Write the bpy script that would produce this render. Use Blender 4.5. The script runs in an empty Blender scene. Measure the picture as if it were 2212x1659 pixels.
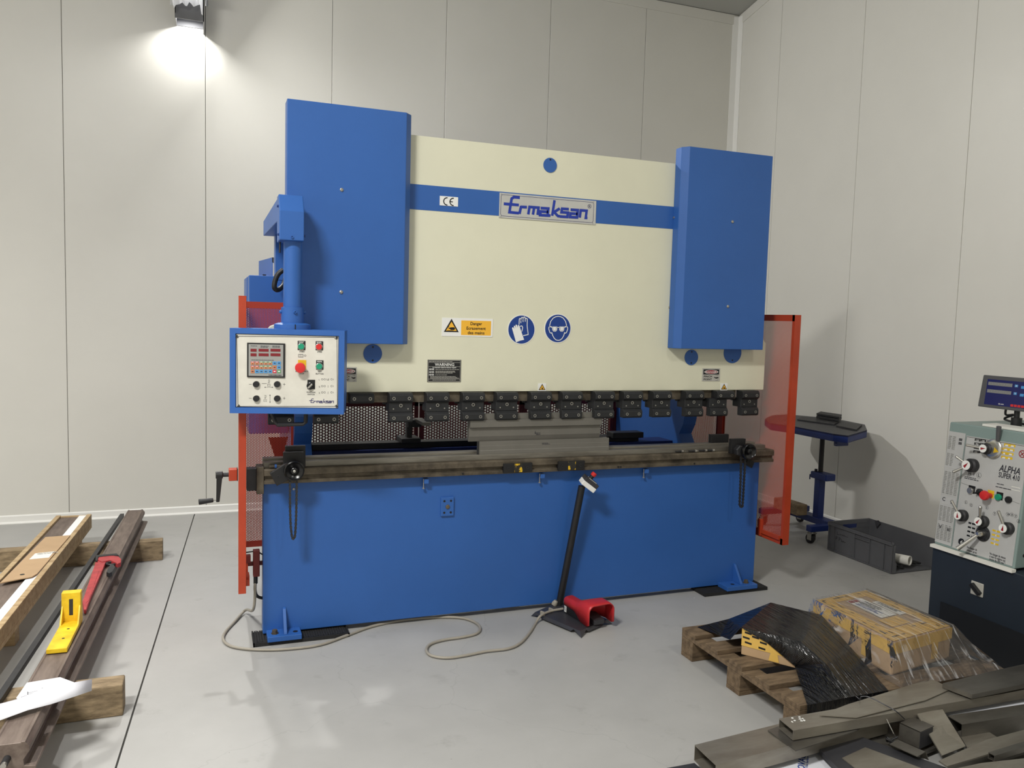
import bpy, math, random
from mathutils import Vector, Matrix
S = bpy.context.scene
COL = S.collection
random.seed(7)
PI = math.pi

# ------------------------------------------------------------------ camera
FPX = 1740.0                                   # focal length in pixels of the 2212 x 1659 frame
CC = Vector((-0.271, -4.282, 1.7101))
RT = Vector((0.935153, -0.353147, 0.027858))   # right
DN = Vector((-0.002307, -0.084712, -0.996403)) # down
FW = Vector((0.354237, 0.931725, -0.080033))   # forward
cam = bpy.data.cameras.new('camera')
cam.sensor_width = 36.0
cam.lens = FPX / 2212.0 * 36.0
cam.clip_end = 100
camo = bpy.data.objects.new('camera', cam)
COL.objects.link(camo)
camo.matrix_world = Matrix(((RT.x, -DN.x, -FW.x, CC.x), (RT.y, -DN.y, -FW.y, CC.y),
                            (RT.z, -DN.z, -FW.z, CC.z), (0, 0, 0, 1)))
S.camera = camo
# ------------------------------------------------------------------ world, lamps, exposure
w = bpy.data.worlds.new('world')
S.world = w
w.use_nodes = True
w.node_tree.nodes['Background'].inputs[0].default_value = (0.80, 0.83, 0.88, 1)
w.node_tree.nodes['Background'].inputs[1].default_value = 0.03
S.view_settings.view_transform = 'Standard'
S.view_settings.look = 'None'
S.view_settings.gamma = 1.0
S.view_settings.use_curve_mapping = False
S.view_settings.exposure = 0.15


def area(name, loc, target, sx, sy, watt, col=(1, 1, 1), spread=PI):
    L = bpy.data.lights.new(name, 'AREA')
    L.shape = 'RECTANGLE'
    L.size = sx
    L.size_y = sy
    L.energy = watt
    L.color = col
    L.spread = spread
    o = bpy.data.objects.new(name, L)
    COL.objects.link(o)
    o.location = loc
    o.rotation_euler = (Vector(target) - Vector(loc)).to_track_quat('-Z', 'Y').to_euler()
    return o


# two hall lamps, then an unseen fill lamp added for the right wall (their housings are built with the hall below)
HALL_AND_FILL_LAMPS = [((-2.2, -3.6, 5.3), 370), ((-3.0, -0.4, 4.7), 60), ((2.6, -5.4, 6.0), 60)]
for i, (p, e) in enumerate(HALL_AND_FILL_LAMPS):
    area('hall_and_fill_light', p, (p[0], p[1], 0), 1.30 if i == 0 else 0.55, 0.60, e, (1.0, 0.985, 0.95), 2.1 if i == 1 else PI)
# the lamp on the back wall
WL = Vector((-0.39, 2.74, 4.022))
area('wall_lamp_light', WL, (WL.x, WL.y, 0), 0.10, 0.08, 6, (1.0, 0.99, 0.97))
area('wall_lamp_flood', (WL.x, 2.33, 4.32), (WL.x + 2.0, 2.33 - 2.2, 4.32 - 1.3), 0.20, 0.10, 155, (1.0, 0.99, 0.97))

# ------------------------------------------------------------------ helpers


def at(u, v, X=None, Y=None, Z=None):
    """the point seen at photo pixel (u, v) on the plane X=, Y= or Z="""
    d = RT * ((u - 1106) / FPX) + DN * ((v - 829.5) / FPX) + FW
    if X is not None:
        t = (X - CC.x) / d.x
    elif Y is not None:
        t = (Y - CC.y) / d.y
    else:
        t = (Z - CC.z) / d.z
    return CC + d * t


def atp(u, v, p0, n):
    d = RT * ((u - 1106) / FPX) + DN * ((v - 829.5) / FPX) + FW
    return CC + d * ((Vector(p0) - CC).dot(n) / d.dot(n))


def lin(c):
    return tuple(((x / 255.0) / 12.92 if x <= 10.3 else (((x / 255.0) + 0.055) / 1.055) ** 2.4) for x in c)


MATS = {}


def mat(name, rgb, rough=0.5, metal=0.0, var=0.0, vscale=6.0, rgb2=None, bump=0.0, bscale=40.0,
        spec=0.5, stretch=None, detail=6.0, contrast=(0.35, 0.65), coat=0.0, emit=0.0):
    m = bpy.data.materials.new(name)
    m.use_nodes = True
    nt = m.node_tree
    N, Lk = nt.nodes, nt.links
    b = N['Principled BSDF']
    c = lin(rgb)
    b.inputs['Base Color'].default_value = (*c, 1)
    b.inputs['Roughness'].default_value = rough
    b.inputs['Metallic'].default_value = metal
    b.inputs['Specular IOR Level'].default_value = spec
    b.inputs['Coat Weight'].default_value = coat
    if emit:
        b.inputs['Emission Color'].default_value = (*c, 1)
        b.inputs['Emission Strength'].default_value = emit
    if var or rgb2 or bump:
        tc = N.new('ShaderNodeTexCoord')
        src = tc.outputs['Object']
        if stretch:
            mp = N.new('ShaderNodeMapping')
            mp.inputs['Scale'].default_value = stretch
            Lk.new(src, mp.inputs[0])
            src = mp.outputs[0]
        if var or rgb2:
            nz = N.new('ShaderNodeTexNoise')
            nz.inputs['Scale'].default_value = vscale
            nz.inputs['Detail'].default_value = detail
            nz.inputs['Roughness'].default_value = 0.62
            Lk.new(src, nz.inputs['Vector'])
            rp = N.new('ShaderNodeMapRange')
            rp.inputs['From Min'].default_value = contrast[0]
            rp.inputs['From Max'].default_value = contrast[1]
            Lk.new(nz.outputs['Fac'], rp.inputs['Value'])
            mx = N.new('ShaderNodeMix')
            mx.data_type = 'RGBA'
            c2 = lin(rgb2) if rgb2 else tuple(x * (1 - var) for x in c)
            mx.inputs[6].default_value = (*c, 1)
            mx.inputs[7].default_value = (*c2, 1)
            Lk.new(rp.outputs[0], mx.inputs[0])
            Lk.new(mx.outputs[2], b.inputs['Base Color'])
        if bump:
            n2 = N.new('ShaderNodeTexNoise')
            n2.inputs['Scale'].default_value = bscale
            n2.inputs['Detail'].default_value = 4
            Lk.new(src, n2.inputs['Vector'])
            bp = N.new('ShaderNodeBump')
            bp.inputs['Strength'].default_value = bump
            bp.inputs['Distance'].default_value = 0.01
            Lk.new(n2.outputs['Fac'], bp.inputs['Height'])
            Lk.new(bp.outputs[0], b.inputs['Normal'])
    MATS[name] = m
    return m


class MB:
    """collects shapes; build() links them as ONE mesh object"""

    def __init__(s):
        s.v = []
        s.f = []

    def add(s, vs, fs):
        o = len(s.v)
        s.v += [tuple(p) for p in vs]
        s.f += [tuple(o + i for i in q) for q in fs]
        return s

    def hexa(s, c):
        """8 corners: bottom ring 0-3, top ring 4-7"""
        return s.add(c, [(3, 2, 1, 0), (4, 5, 6, 7), (0, 1, 5, 4), (1, 2, 6, 5), (2, 3, 7, 6), (3, 0, 4, 7)])

    def box(s, x0, x1, y0, y1, z0, z1):
        return s.hexa([(x0, y0, z0), (x1, y0, z0), (x1, y1, z0), (x0, y1, z0),
                       (x0, y0, z1), (x1, y0, z1), (x1, y1, z1), (x0, y1, z1)])

    def obb(s, c, a, b, d):
        """centre and three half vectors"""
        c, a, b, d = Vector(c), Vector(a), Vector(b), Vector(d)
        return s.hexa([c - a - b - d, c + a - b - d, c + a + b - d, c - a + b - d,
                       c - a - b + d, c + a - b + d, c + a + b + d, c - a + b + d])

    def prism(s, pts, axis, a0, a1):
        """closed outline extruded along an axis; 'x': pts=(y,z) 'y': pts=(x,z) 'z': pts=(x,y)"""
        def mk(p, a):
            return {'x': (a, p[0], p[1]), 'y': (p[0], a, p[1]), 'z': (p[0], p[1], a)}[axis]
        n = len(pts)
        vs = [mk(p, a0) for p in pts] + [mk(p, a1) for p in pts]
        fs = [tuple(range(n))[::-1], tuple(range(n, 2 * n))] + [(i, (i + 1) % n, n + (i + 1) % n, n + i) for i in range(n)]
        return s.add(vs, fs)

    def sheet(s, pts, n, th):
        """3D polygon thickened along n"""
        n = Vector(n).normalized() * th
        k = len(pts)
        vs = [Vector(p) for p in pts] + [Vector(p) + n for p in pts]
        fs = [tuple(range(k))[::-1], tuple(range(k, 2 * k))] + [(i, (i + 1) % k, k + (i + 1) % k, k + i) for i in range(k)]
        return s.add(vs, fs)

    def cyl(s, p0, p1, r0, r1=None, n=20):
        p0, p1 = Vector(p0), Vector(p1)
        r1 = r0 if r1 is None else r1
        d = (p1 - p0).normalized()
        a = d.orthogonal().normalized()
        b = d.cross(a)
        vs = []
        for p, r in ((p0, r0), (p1, r1)):
            for i in range(n):
                t = 2 * PI * i / n
                vs.append(p + a * (r * math.cos(t)) + b * (r * math.sin(t)))
        fs = [(i, (i + 1) % n, n + (i + 1) % n, n + i) for i in range(n)]
        fs += [tuple(range(n))[::-1], tuple(range(n, 2 * n))]
        return s.add(vs, fs)

    def lathe(s, c, axis, prof, n=28):
        """profile of (radius, distance along the axis)"""
        c, d = Vector(c), Vector(axis).normalized()
        a = d.orthogonal().normalized()
        b = d.cross(a)
        vs = []
        for r, h in prof:
            for i in range(n):
                t = 2 * PI * i / n
                vs.append(c + d * h + a * (r * math.cos(t)) + b * (r * math.sin(t)))
        fs = []
        for k in range(len(prof) - 1):
            for i in range(n):
                fs.append((k * n + i, k * n + (i + 1) % n, (k + 1) * n + (i + 1) % n, (k + 1) * n + i))
        fs += [tuple(range(n))[::-1], tuple(range((len(prof) - 1) * n, len(prof) * n))]
        return s.add(vs, fs)

    def tube(s, pts, r, n=8, closed=False):
        pts = [Vector(p) for p in pts]
        m = len(pts)
        vs = []
        prev = None
        for i in range(m):
            if closed:
                d = (pts[(i + 1) % m] - pts[i - 1]).normalized()
            else:
                d = (pts[min(i + 1, m - 1)] - pts[max(i - 1, 0)]).normalized()
            if prev is None:
                a = d.orthogonal().normalized()
            else:
                a = (prev - d * prev.dot(d)).normalized()
            prev = a
            b = d.cross(a)
            for k in range(n):
                t = 2 * PI * k / n
                vs.append(pts[i] + a * (r * math.cos(t)) + b * (r * math.sin(t)))
        fs = []
        for i in range(m if closed else m - 1):
            j = (i + 1) % m
            for k in range(n):
                fs.append((i * n + k, i * n + (k + 1) % n, j * n + (k + 1) % n, j * n + k))
        if not closed:
            fs += [tuple(range(n))[::-1], tuple(range((m - 1) * n, m * n))]
        return s.add(vs, fs)

    def channel(s, p, L, W, H, t, n=4):
        """rectangular hollow tube: corner p, vectors length L, width W, height H, wall t"""
        p, L, W, H = Vector(p), Vector(L), Vector(W), Vector(H)
        w1, h1 = W.normalized() * t, H.normalized() * t
        o = [p, p + W, p + W + H, p + H]
        q = [p + w1 + h1, p + W - w1 + h1, p + W + H - w1 - h1, p + H + w1 - h1]
        vs = o + q + [a + L for a in o] + [a + L for a in q]
        fs = []
        for i in range(4):
            j = (i + 1) % 4
            fs += [(i, j, 8 + j, 8 + i), (4 + j, 4 + i, 12 + i, 12 + j), (i, 4 + i, 4 + j, j), (8 + i, 8 + j, 12 + j, 12 + i)]
        return s.add(vs, fs)

    def build(s, name, m, parent=None, bevel=0.0, smooth=False, seg=2, world=True):
        me = bpy.data.meshes.new(name)
        me.from_pydata(s.v, [], s.f)
        me.update()
        import bmesh
        bm = bmesh.new()
        bm.from_mesh(me)
        bmesh.ops.recalc_face_normals(bm, faces=bm.faces)
        bm.to_mesh(me)
        bm.free()
        me.materials.append(MATS[m] if isinstance(m, str) else m)
        if smooth:
            me.shade_smooth()
            try:
                me.set_sharp_from_angle(angle=math.radians(38))
            except Exception:
                pass
        o = bpy.data.objects.new(name, me)
        COL.objects.link(o)
        if parent is not None:
            o.parent = parent
            if world and parent.type == 'EMPTY':
                o.matrix_parent_inverse = EM[parent.name].inverted()
        if bevel:
            b = o.modifiers.new('bevel', 'BEVEL')
            b.width = bevel
            b.segments = seg
            b.limit_method = 'ANGLE'
            b.angle_limit = math.radians(40)
        return o


EM = {}


def tag(o, label=None, cat=None, group=None, kind=None):
    if label:
        o['label'] = label
    if cat:
        o['category'] = cat
    if group:
        o['group'] = group
    if kind:
        o['kind'] = kind
    return o


def thing(name, label, cat, loc, group=None):
    """an Empty at the thing's base; parts are built in world coordinates"""
    o = bpy.data.objects.new(name, None)
    COL.objects.link(o)
    o.location = loc
    o.empty_display_size = 0.1
    EM[o.name] = Matrix.Translation(Vector(loc))
    return tag(o, label, cat, group)


def again(o, off, parent=None, name=None):
    """a copy of a part, sharing its mesh, moved by off"""
    c = o.copy()
    COL.objects.link(c)
    c.parent = parent if parent is not None else o.parent
    c.location = Vector(o.location) + Vector(off)
    return c


def text(body, P, ux, uy, h, m, parent, width=None, align='L', name='lettering', lift=0.0008, shear=0.0, bold=0.014):
    """flat printed lettering on a plane: P baseline origin, ux reading direction, uy up, h cap height"""
    cu = bpy.data.curves.new('t', 'FONT')
    cu.body = body
    cu.size = 1.0
    cu.resolution_u = 2
    cu.offset = bold
    to = bpy.data.objects.new('t', cu)
    me = bpy.data.meshes.new_from_object(to)
    bpy.data.objects.remove(to)
    bpy.data.curves.remove(cu)
    xs = [v.co.x for v in me.vertices]
    ys = [v.co.y for v in me.vertices]
    if not xs:
        return None
    x0, x1 = min(xs), max(xs)
    cap = 0.69
    sy = h / cap
    sx = sy if width is None else width / (x1 - x0)
    tot = (x1 - x0) * sx
    off = {'L': 0, 'C': -tot / 2, 'R': -tot}[align]
    P, ux, uy = Vector(P), Vector(ux).normalized(), Vector(uy).normalized()
    n = ux.cross(uy)
    for v in me.vertices:
        v.co = P + ux * ((v.co.x - x0) * sx + off + shear * v.co.y * sy) + uy * (v.co.y * sy) + n * lift
    me.name = name
    me.materials.append(MATS[m])
    o = bpy.data.objects.new(name, me)
    COL.objects.link(o)
    if parent is not None:
        o.parent = parent
        if parent.type == 'EMPTY':
            o.matrix_parent_inverse = EM[parent.name].inverted()
    return o


def ribbon(mb, pts, wd, n, closed=False):
    """flat stroke of width wd along 3D points lying in the plane with normal n"""
    pts = [Vector(p) for p in pts]
    n = Vector(n).normalized()
    m = len(pts)
    L, R = [], []
    for i in range(m):
        if closed:
            a, b = pts[i - 1], pts[(i + 1) % m]
        else:
            a, b = pts[max(i - 1, 0)], pts[min(i + 1, m - 1)]
        d0 = (pts[i] - a)
        d1 = (b - pts[i])
        if d0.length < 1e-9:
            d0 = d1
        if d1.length < 1e-9:
            d1 = d0
        d0, d1 = d0.normalized(), d1.normalized()
        t = (d0 + d1)
        t = t.normalized() if t.length > 1e-6 else d1
        s = n.cross(t)
        k = 1.0 / max(0.45, n.cross(d1).dot(s))
        L.append(pts[i] + s * (wd / 2 * k))
        R.append(pts[i] - s * (wd / 2 * k))
    fs = []
    for i in range(m if closed else m - 1):
        j = (i + 1) % m
        fs.append((i, j, m + j, m + i))
    mb.add(L + R, fs)


def perf(P, ux, uy, w, h, dx, dy, r, sub=1):
    """perforated sheet: lattice of round holes, column spacing dx, spacing in a column dy, columns staggered"""
    P, ux, uy = Vector(P), Vector(ux).normalized(), Vector(uy).normalized()
    xa = dx / 2 - dy * dy / (8 * dx)
    xb = (dx * dx + dy * dy / 4) / (2 * dx)
    hexv = [(xb, 0), (xa, dy / 2), (-xa, dy / 2), (-xb, 0), (-xa, -dy / 2), (xa, -dy / 2)]
    ring = []
    for i in range(6):
        a, b = hexv[i], hexv[(i + 1) % 6]
        for k in range(sub):
            ring.append((a[0] + (b[0] - a[0]) * k / sub, a[1] + (b[1] - a[1]) * k / sub))
    inner = []
    for q in ring:
        l = math.hypot(*q)
        inner.append((q[0] / l * r, q[1] / l * r))
    n = len(ring)
    vs, fs = [], []
    nc = int(w / dx)
    nr = int(h / dy)
    for i in range(nc):
        for j in range(nr):
            cx = dx * (i + 0.5)
            cy = dy * (j + 0.5 + (0.5 if i % 2 else 0))
            o = len(vs)
            vs += [P + ux * (cx + a) + uy * (cy + b) for a, b in ring]
            vs += [P + ux * (cx + a) + uy * (cy + b) for a, b in inner]
            fs += [(o + k, o + (k + 1) % n, o + n + (k + 1) % n, o + n + k) for k in range(n)]
    mb = MB()
    mb.add(vs, fs)
    return mb


def smooth_path(pts, k=6):
    """Catmull-Rom through the points"""
    pts = [Vector(p) for p in pts]
    out = []
    m = len(pts)
    for i in range(m - 1):
        p0, p1, p2, p3 = pts[max(i - 1, 0)], pts[i], pts[i + 1], pts[min(i + 2, m - 1)]
        for j in range(k):
            t = j / k
            out.append(0.5 * ((2 * p1) + (p2 - p0) * t + (2 * p0 - 5 * p1 + 4 * p2 - p3) * t * t + (3 * p1 - p0 - 3 * p2 + p3) * t ** 3))
    out.append(pts[-1])
    return out


def tinyprint(P, ux, uy, w_, h_, rows, m, parent, name='small_print', fill=0.45, seed=3, lift=0.0008):
    """print too small to read in the photograph: rows of short dashes, P top left"""
    rnd = random.Random(seed)
    P, ux, uy = Vector(P), Vector(ux).normalized(), Vector(uy).normalized()
    n = ux.cross(uy)
    mb = MB()
    rh = h_ / rows
    for r in range(rows):
        x = 0.0
        wl = w_ * rnd.uniform(0.7, 1.0)
        while x < wl:
            l = min(rh * rnd.uniform(0.9, 2.8), w_ - x)
            a = P + ux * x - uy * (rh * r) + n * lift
            mb.add([a, a + ux * l, a + ux * l - uy * (rh * fill), a - uy * (rh * fill)], [(0, 1, 2, 3)])
            x += l + rh * 0.35
    return mb.build(name, m, parent)


# ------------------------------------------------------------------ materials
mat('blue', (48, 98, 172), 0.42, var=0.10, vscale=1.3, bump=0.05, bscale=160)
mat('blue_dark', (26, 58, 122), 0.45, var=0.15, vscale=5)
mat('cream', (226, 224, 200), 0.45, var=0.05, vscale=2.2, bump=0.03, bscale=120)
mat('orange', (184, 66, 36), 0.45, var=0.18, vscale=5)
mat('orange_sheet', (178, 58, 38), 0.5, var=0.10, vscale=4)
mat('red_sheet', (104, 28, 26), 0.5)
mat('black', (27, 27, 29), 0.5, var=0.25, vscale=9)
mat('black_gloss', (16, 16, 18), 0.25)
mat('gunmetal', (56, 56, 58), 0.5, 0.3, var=0.3, vscale=14)
mat('clamp', (46, 47, 49), 0.5, 0.25, var=0.25, vscale=12)
mat('rusty', (112, 102, 86), 0.6, 0.35, rgb2=(66, 59, 50), vscale=9, bump=0.2, bscale=60)
mat('brown_steel', (126, 112, 102), 0.55, 0.25, rgb2=(98, 84, 76), vscale=5, stretch=(6, 1, 6), bump=0.1, bscale=60)
mat('grey_steel', (142, 138, 128), 0.42, 0.5, rgb2=(112, 107, 98), vscale=4, stretch=(1, 8, 8))
mat('tool_steel', (122, 119, 112), 0.45, 0.3, var=0.12, vscale=5)
mat('steel_sheet', (158, 153, 142), 0.36, 0.6, rgb2=(132, 125, 114), vscale=2.5, stretch=(1, 4, 4), bump=0.03, bscale=30)
mat('steel_sheet2', (122, 119, 112), 0.34, 0.65, rgb2=(100, 96, 90), vscale=3.5, stretch=(1, 3, 3))
mat('dark_sheet', (62, 62, 66), 0.45, 0.2, var=0.2, vscale=5)
mat('chrome', (200, 198, 192), 0.25, 0.9)
mat('bolt_zinc', (175, 172, 165), 0.35, 0.8)
mat('white_print', (238, 238, 234), 0.5)
mat('sticker_white', (236, 236, 232), 0.4)
mat('sticker_blue', (22, 62, 140), 0.45, var=0.1, vscale=20)
mat('sticker_yellow', (246, 186, 58), 0.45)
mat('sticker_black', (20, 20, 22), 0.4)
mat('sticker_grey', (182, 180, 172), 0.4)
mat('danger_red', (150, 24, 36), 0.4)
mat('logo_blue', (30, 56, 160), 0.4)
mat('logo_navy', (30, 30, 96), 0.4)
mat('plate_alu', (206, 206, 202), 0.38, 0.35, var=0.06, vscale=12)
mat('panel_alu', (222, 219, 208), 0.45, 0.1, var=0.10, vscale=9)
mat('keypad_grey', (150, 150, 146), 0.4)
mat('led_red', (122, 30, 38), 0.3)
mat('btn_green', (28, 146, 112), 0.3)
mat('btn_red', (206, 44, 44), 0.32)
mat('btn_blue', (78, 148, 206), 0.4)
mat('btn_orange', (196, 124, 86), 0.4)
mat('btn_key_green', (98, 150, 104), 0.4)
mat('btn_crimson', (196, 52, 72), 0.4)
mat('yellow', (240, 204, 40), 0.5, rgb2=(214, 172, 24), vscale=14)
mat('yellow_worn', (226, 184, 40), 0.5, rgb2=(40, 38, 34), vscale=26, contrast=(0.46, 0.5))
mat('red_plastic', (196, 44, 48), 0.42, var=0.18, vscale=8)
mat('red_paint', (182, 62, 64), 0.5, rgb2=(150, 46, 50), vscale=22)
mat('wood', (190, 166, 128), 0.75, rgb2=(160, 134, 98), vscale=5, stretch=(1, 7, 7), bump=0.1, bscale=30)
mat('wood_old', (156, 136, 106), 0.8, rgb2=(104, 88, 66), vscale=5, stretch=(2, 7, 7), bump=0.15, bscale=30)
mat('wood_pallet', (124, 104, 80), 0.8, rgb2=(86, 70, 52), vscale=5, stretch=(2, 8, 8), bump=0.15, bscale=30)
mat('cardboard', (186, 156, 120), 0.8, var=0.10, vscale=6)
mat('tape_yellow', (226, 184, 92), 0.35, var=0.08, vscale=12)
mat('foam_white', (240, 240, 238), 0.8, bump=0.3, bscale=120)
mat('paper', (214, 214, 219), 0.7)
mat('label_paper', (232, 230, 222), 0.6)
mat('ink', (46, 46, 54), 0.6)
mat('ink_blue', (40, 70, 150), 0.6)
mat('rubber', (30, 30, 31), 0.8, bump=0.2, bscale=200)
mat('grey_cable', (156, 150, 138), 0.5, var=0.1, vscale=20)
mat('wall_panel', (216, 214, 206), 0.40, var=0.03, vscale=2.0, bump=0.015, bscale=200)
mat('wall_trim', (232, 231, 226), 0.4)
mat('ceiling_panel', (176, 176, 170), 0.6)
mat('gap_dark', (96, 95, 91), 0.9)
mat('lathe_panel', (190, 190, 188), 0.4, var=0.05, vscale=14)
mat('lathe_green', (132, 150, 146), 0.45)
mat('lathe_base', (38, 46, 56), 0.4, var=0.1, vscale=6)
mat('recess_shade', (18, 21, 26), 0.6)  # shade of the lathe base recess, put into the colour
mat('screen_blue', (18, 24, 92), 0.25)
mat('mon_grey', (84, 84, 86), 0.5)
mat('crate_grey', (92, 93, 96), 0.55, var=0.1, vscale=6)
mat('skirt_dark', (74, 74, 76), 0.6, var=0.15, vscale=3)
mat('blue_navy', (24, 44, 104), 0.45, var=0.2, vscale=8)
mat('film_paint', (226, 228, 234), 0.35)


def floor_material():
    m = bpy.data.materials.new('concrete')
    m.use_nodes = True
    nt = m.node_tree
    N, Lk = nt.nodes, nt.links
    b = N['Principled BSDF']
    tc = N.new('ShaderNodeTexCoord')

    def noise(scale, detail, lo, hi):
        z = N.new('ShaderNodeTexNoise')
        z.inputs['Scale'].default_value = scale
        z.inputs['Detail'].default_value = detail
        z.inputs['Roughness'].default_value = 0.65
        Lk.new(tc.outputs['Object'], z.inputs['Vector'])
        r = N.new('ShaderNodeMapRange')
        r.inputs['From Min'].default_value = lo
        r.inputs['From Max'].default_value = hi
        Lk.new(z.outputs['Fac'], r.inputs['Value'])
        return r.outputs[0]

    def mixc(fac, a, c):
        x = N.new('ShaderNodeMix')
        x.data_type = 'RGBA'
        Lk.new(fac, x.inputs[0])
        if isinstance(a, tuple):
            x.inputs[6].default_value = (*lin(a), 1)
        else:
            Lk.new(a, x.inputs[6])
        x.inputs[7].default_value = (*lin(c), 1)
        return x.outputs[2]

    c = mixc(noise(1.1, 8, 0.35, 0.7), (172, 171, 168), (160, 159, 156))
    c = mixc(noise(5.0, 8, 0.60, 0.85), c, (140, 138, 134))
    c = mixc(noise(38.0, 3, 0.735, 0.76), c, (92, 88, 84))
    c = mixc(noise(26.0, 2, 0.775, 0.79), c, (226, 226, 224))
    # hairline cracks
    wv = N.new('ShaderNodeTexNoise')
    wv.inputs['Scale'].default_value = 2.2
    wv.inputs['Detail'].default_value = 5
    Lk.new(tc.outputs['Object'], wv.inputs['Vector'])
    ad = N.new('ShaderNodeVectorMath')
    ad.operation = 'MULTIPLY_ADD'
    ad.inputs[1].default_value = (0.5, 0.5, 0.5)
    Lk.new(wv.outputs['Color'], ad.inputs[0])
    Lk.new(tc.outputs['Object'], ad.inputs[2])
    vo = N.new('ShaderNodeTexVoronoi')
    vo.feature = 'DISTANCE_TO_EDGE'
    vo.inputs['Scale'].default_value = 0.42
    Lk.new(ad.outputs[0], vo.inputs['Vector'])
    cr = N.new('ShaderNodeMapRange')
    cr.inputs['From Min'].default_value = 0.0
    cr.inputs['From Max'].default_value = 0.0016
    cr.inputs['To Min'].default_value = 0.14
    cr.inputs['To Max'].default_value = 0.0
    Lk.new(vo.outputs['Distance'], cr.inputs['Value'])
    c = mixc(cr.outputs[0], c, (96, 94, 92))
    Lk.new(c, b.inputs['Base Color'])
    b.inputs['Roughness'].default_value = 0.5
    b.inputs['Specular IOR Level'].default_value = 0.35
    MATS['concrete'] = m


floor_material()


def film_black():
    m = bpy.data.materials.new('film_black')
    m.use_nodes = True
    nt = m.node_tree
    N, Lk = nt.nodes, nt.links
    b = N['Principled BSDF']
    b.inputs['Base Color'].default_value = (*lin((20, 20, 22)), 1)
    b.inputs['Roughness'].default_value = 0.16
    b.inputs['Specular IOR Level'].default_value = 0.8
    tc = N.new('ShaderNodeTexCoord')
    mp = N.new('ShaderNodeMapping')
    mp.inputs['Rotation'].default_value = (0, 0, 0.35)
    mp.inputs['Scale'].default_value = (34, 1.2, 3.0)
    Lk.new(tc.outputs['Object'], mp.inputs[0])
    nz = N.new('ShaderNodeTexNoise')
    nz.inputs['Scale'].default_value = 1.6
    nz.inputs['Detail'].default_value = 4
    Lk.new(mp.outputs[0], nz.inputs['Vector'])
    bp = N.new('ShaderNodeBump')
    bp.inputs['Strength'].default_value = 1.0
    bp.inputs['Distance'].default_value = 0.04
    Lk.new(nz.outputs['Fac'], bp.inputs['Height'])
    Lk.new(bp.outputs[0], b.inputs['Normal'])
    MATS['film_black'] = m


film_black()


def film_clear():
    m = bpy.data.materials.new('film_clear')
    m.use_nodes = True
    nt = m.node_tree
    N, Lk = nt.nodes, nt.links
    for n in list(N):
        N.remove(n)
    out = N.new('ShaderNodeOutputMaterial')
    tr = N.new('ShaderNodeBsdfTransparent')
    tr.inputs[0].default_value = (0.93, 0.93, 0.94, 1)
    gl = N.new('ShaderNodeBsdfGlossy')
    gl.inputs['Roughness'].default_value = 0.28
    df = N.new('ShaderNodeBsdfDiffuse')
    df.inputs[0].default_value = (0.75, 0.75, 0.76, 1)
    tc = N.new('ShaderNodeTexCoord')
    mp = N.new('ShaderNodeMapping')
    mp.inputs['Rotation'].default_value = (0, 0, 0.3)
    mp.inputs['Scale'].default_value = (26, 4, 5)
    Lk.new(tc.outputs['Object'], mp.inputs[0])
    nz = N.new('ShaderNodeTexNoise')
    nz.inputs['Scale'].default_value = 1.5
    nz.inputs['Detail'].default_value = 5
    nz.inputs['Distortion'].default_value = 0.6
    Lk.new(mp.outputs[0], nz.inputs['Vector'])
    bp = N.new('ShaderNodeBump')
    bp.inputs['Strength'].default_value = 0.45
    bp.inputs['Distance'].default_value = 0.03
    Lk.new(nz.outputs['Fac'], bp.inputs['Height'])
    Lk.new(bp.outputs[0], gl.inputs['Normal'])
    fr = N.new('ShaderNodeFresnel')
    fr.inputs['IOR'].default_value = 1.28
    Lk.new(bp.outputs[0], fr.inputs['Normal'])
    m1 = N.new('ShaderNodeMixShader')
    sr = N.new('ShaderNodeMapRange')
    sr.inputs['From Min'].default_value = 0.56
    sr.inputs['From Max'].default_value = 0.72
    sr.inputs['To Min'].default_value = 0.05
    sr.inputs['To Max'].default_value = 0.55  # diffuse white streaks: crease haze, also painted in for highlights
    Lk.new(nz.outputs['Fac'], sr.inputs['Value'])
    Lk.new(sr.outputs[0], m1.inputs[0])
    Lk.new(tr.outputs[0], m1.inputs[1])
    Lk.new(df.outputs[0], m1.inputs[2])
    m2 = N.new('ShaderNodeMixShader')
    Lk.new(fr.outputs[0], m2.inputs[0])
    Lk.new(m1.outputs[0], m2.inputs[1])
    Lk.new(gl.outputs[0], m2.inputs[2])
    Lk.new(m2.outputs[0], out.inputs[0])
    MATS['film_clear'] = m


film_clear()


def glow():
    m = bpy.data.materials.new('lamp_glow')
    m.use_nodes = True
    b = m.node_tree.nodes['Principled BSDF']
    b.inputs['Base Color'].default_value = (1, 1, 1, 1)
    b.inputs['Emission Color'].default_value = (1, 0.99, 0.97, 1)
    b.inputs['Emission Strength'].default_value = 8
    MATS['lamp_glow'] = m
    f = bpy.data.materials.new('lamp_film')
    f.use_nodes = True
    nt = f.node_tree
    b = nt.nodes['Principled BSDF']
    b.inputs['Base Color'].default_value = (0.95, 0.96, 1, 1)
    b.inputs['Roughness'].default_value = 0.4
    tl = nt.nodes.new('ShaderNodeBsdfTranslucent')
    tl.inputs[0].default_value = (0.97, 0.98, 1, 1)
    mx = nt.nodes.new('ShaderNodeMixShader')
    mx.inputs[0].default_value = 0.7
    nt.links.new(b.outputs[0], mx.inputs[1])
    nt.links.new(tl.outputs[0], mx.inputs[2])
    nt.links.new(mx.outputs[0], nt.nodes['Material Output'].inputs[0])
    MATS['lamp_film'] = f


glow()
# ================================================================== the hall
XR, YB, XL, YF = 4.85, 2.92, -6.2, -8.6
ROOF = 0.2


def roof(y):
    return 4.88 + (YB - y) * ROOF


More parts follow.
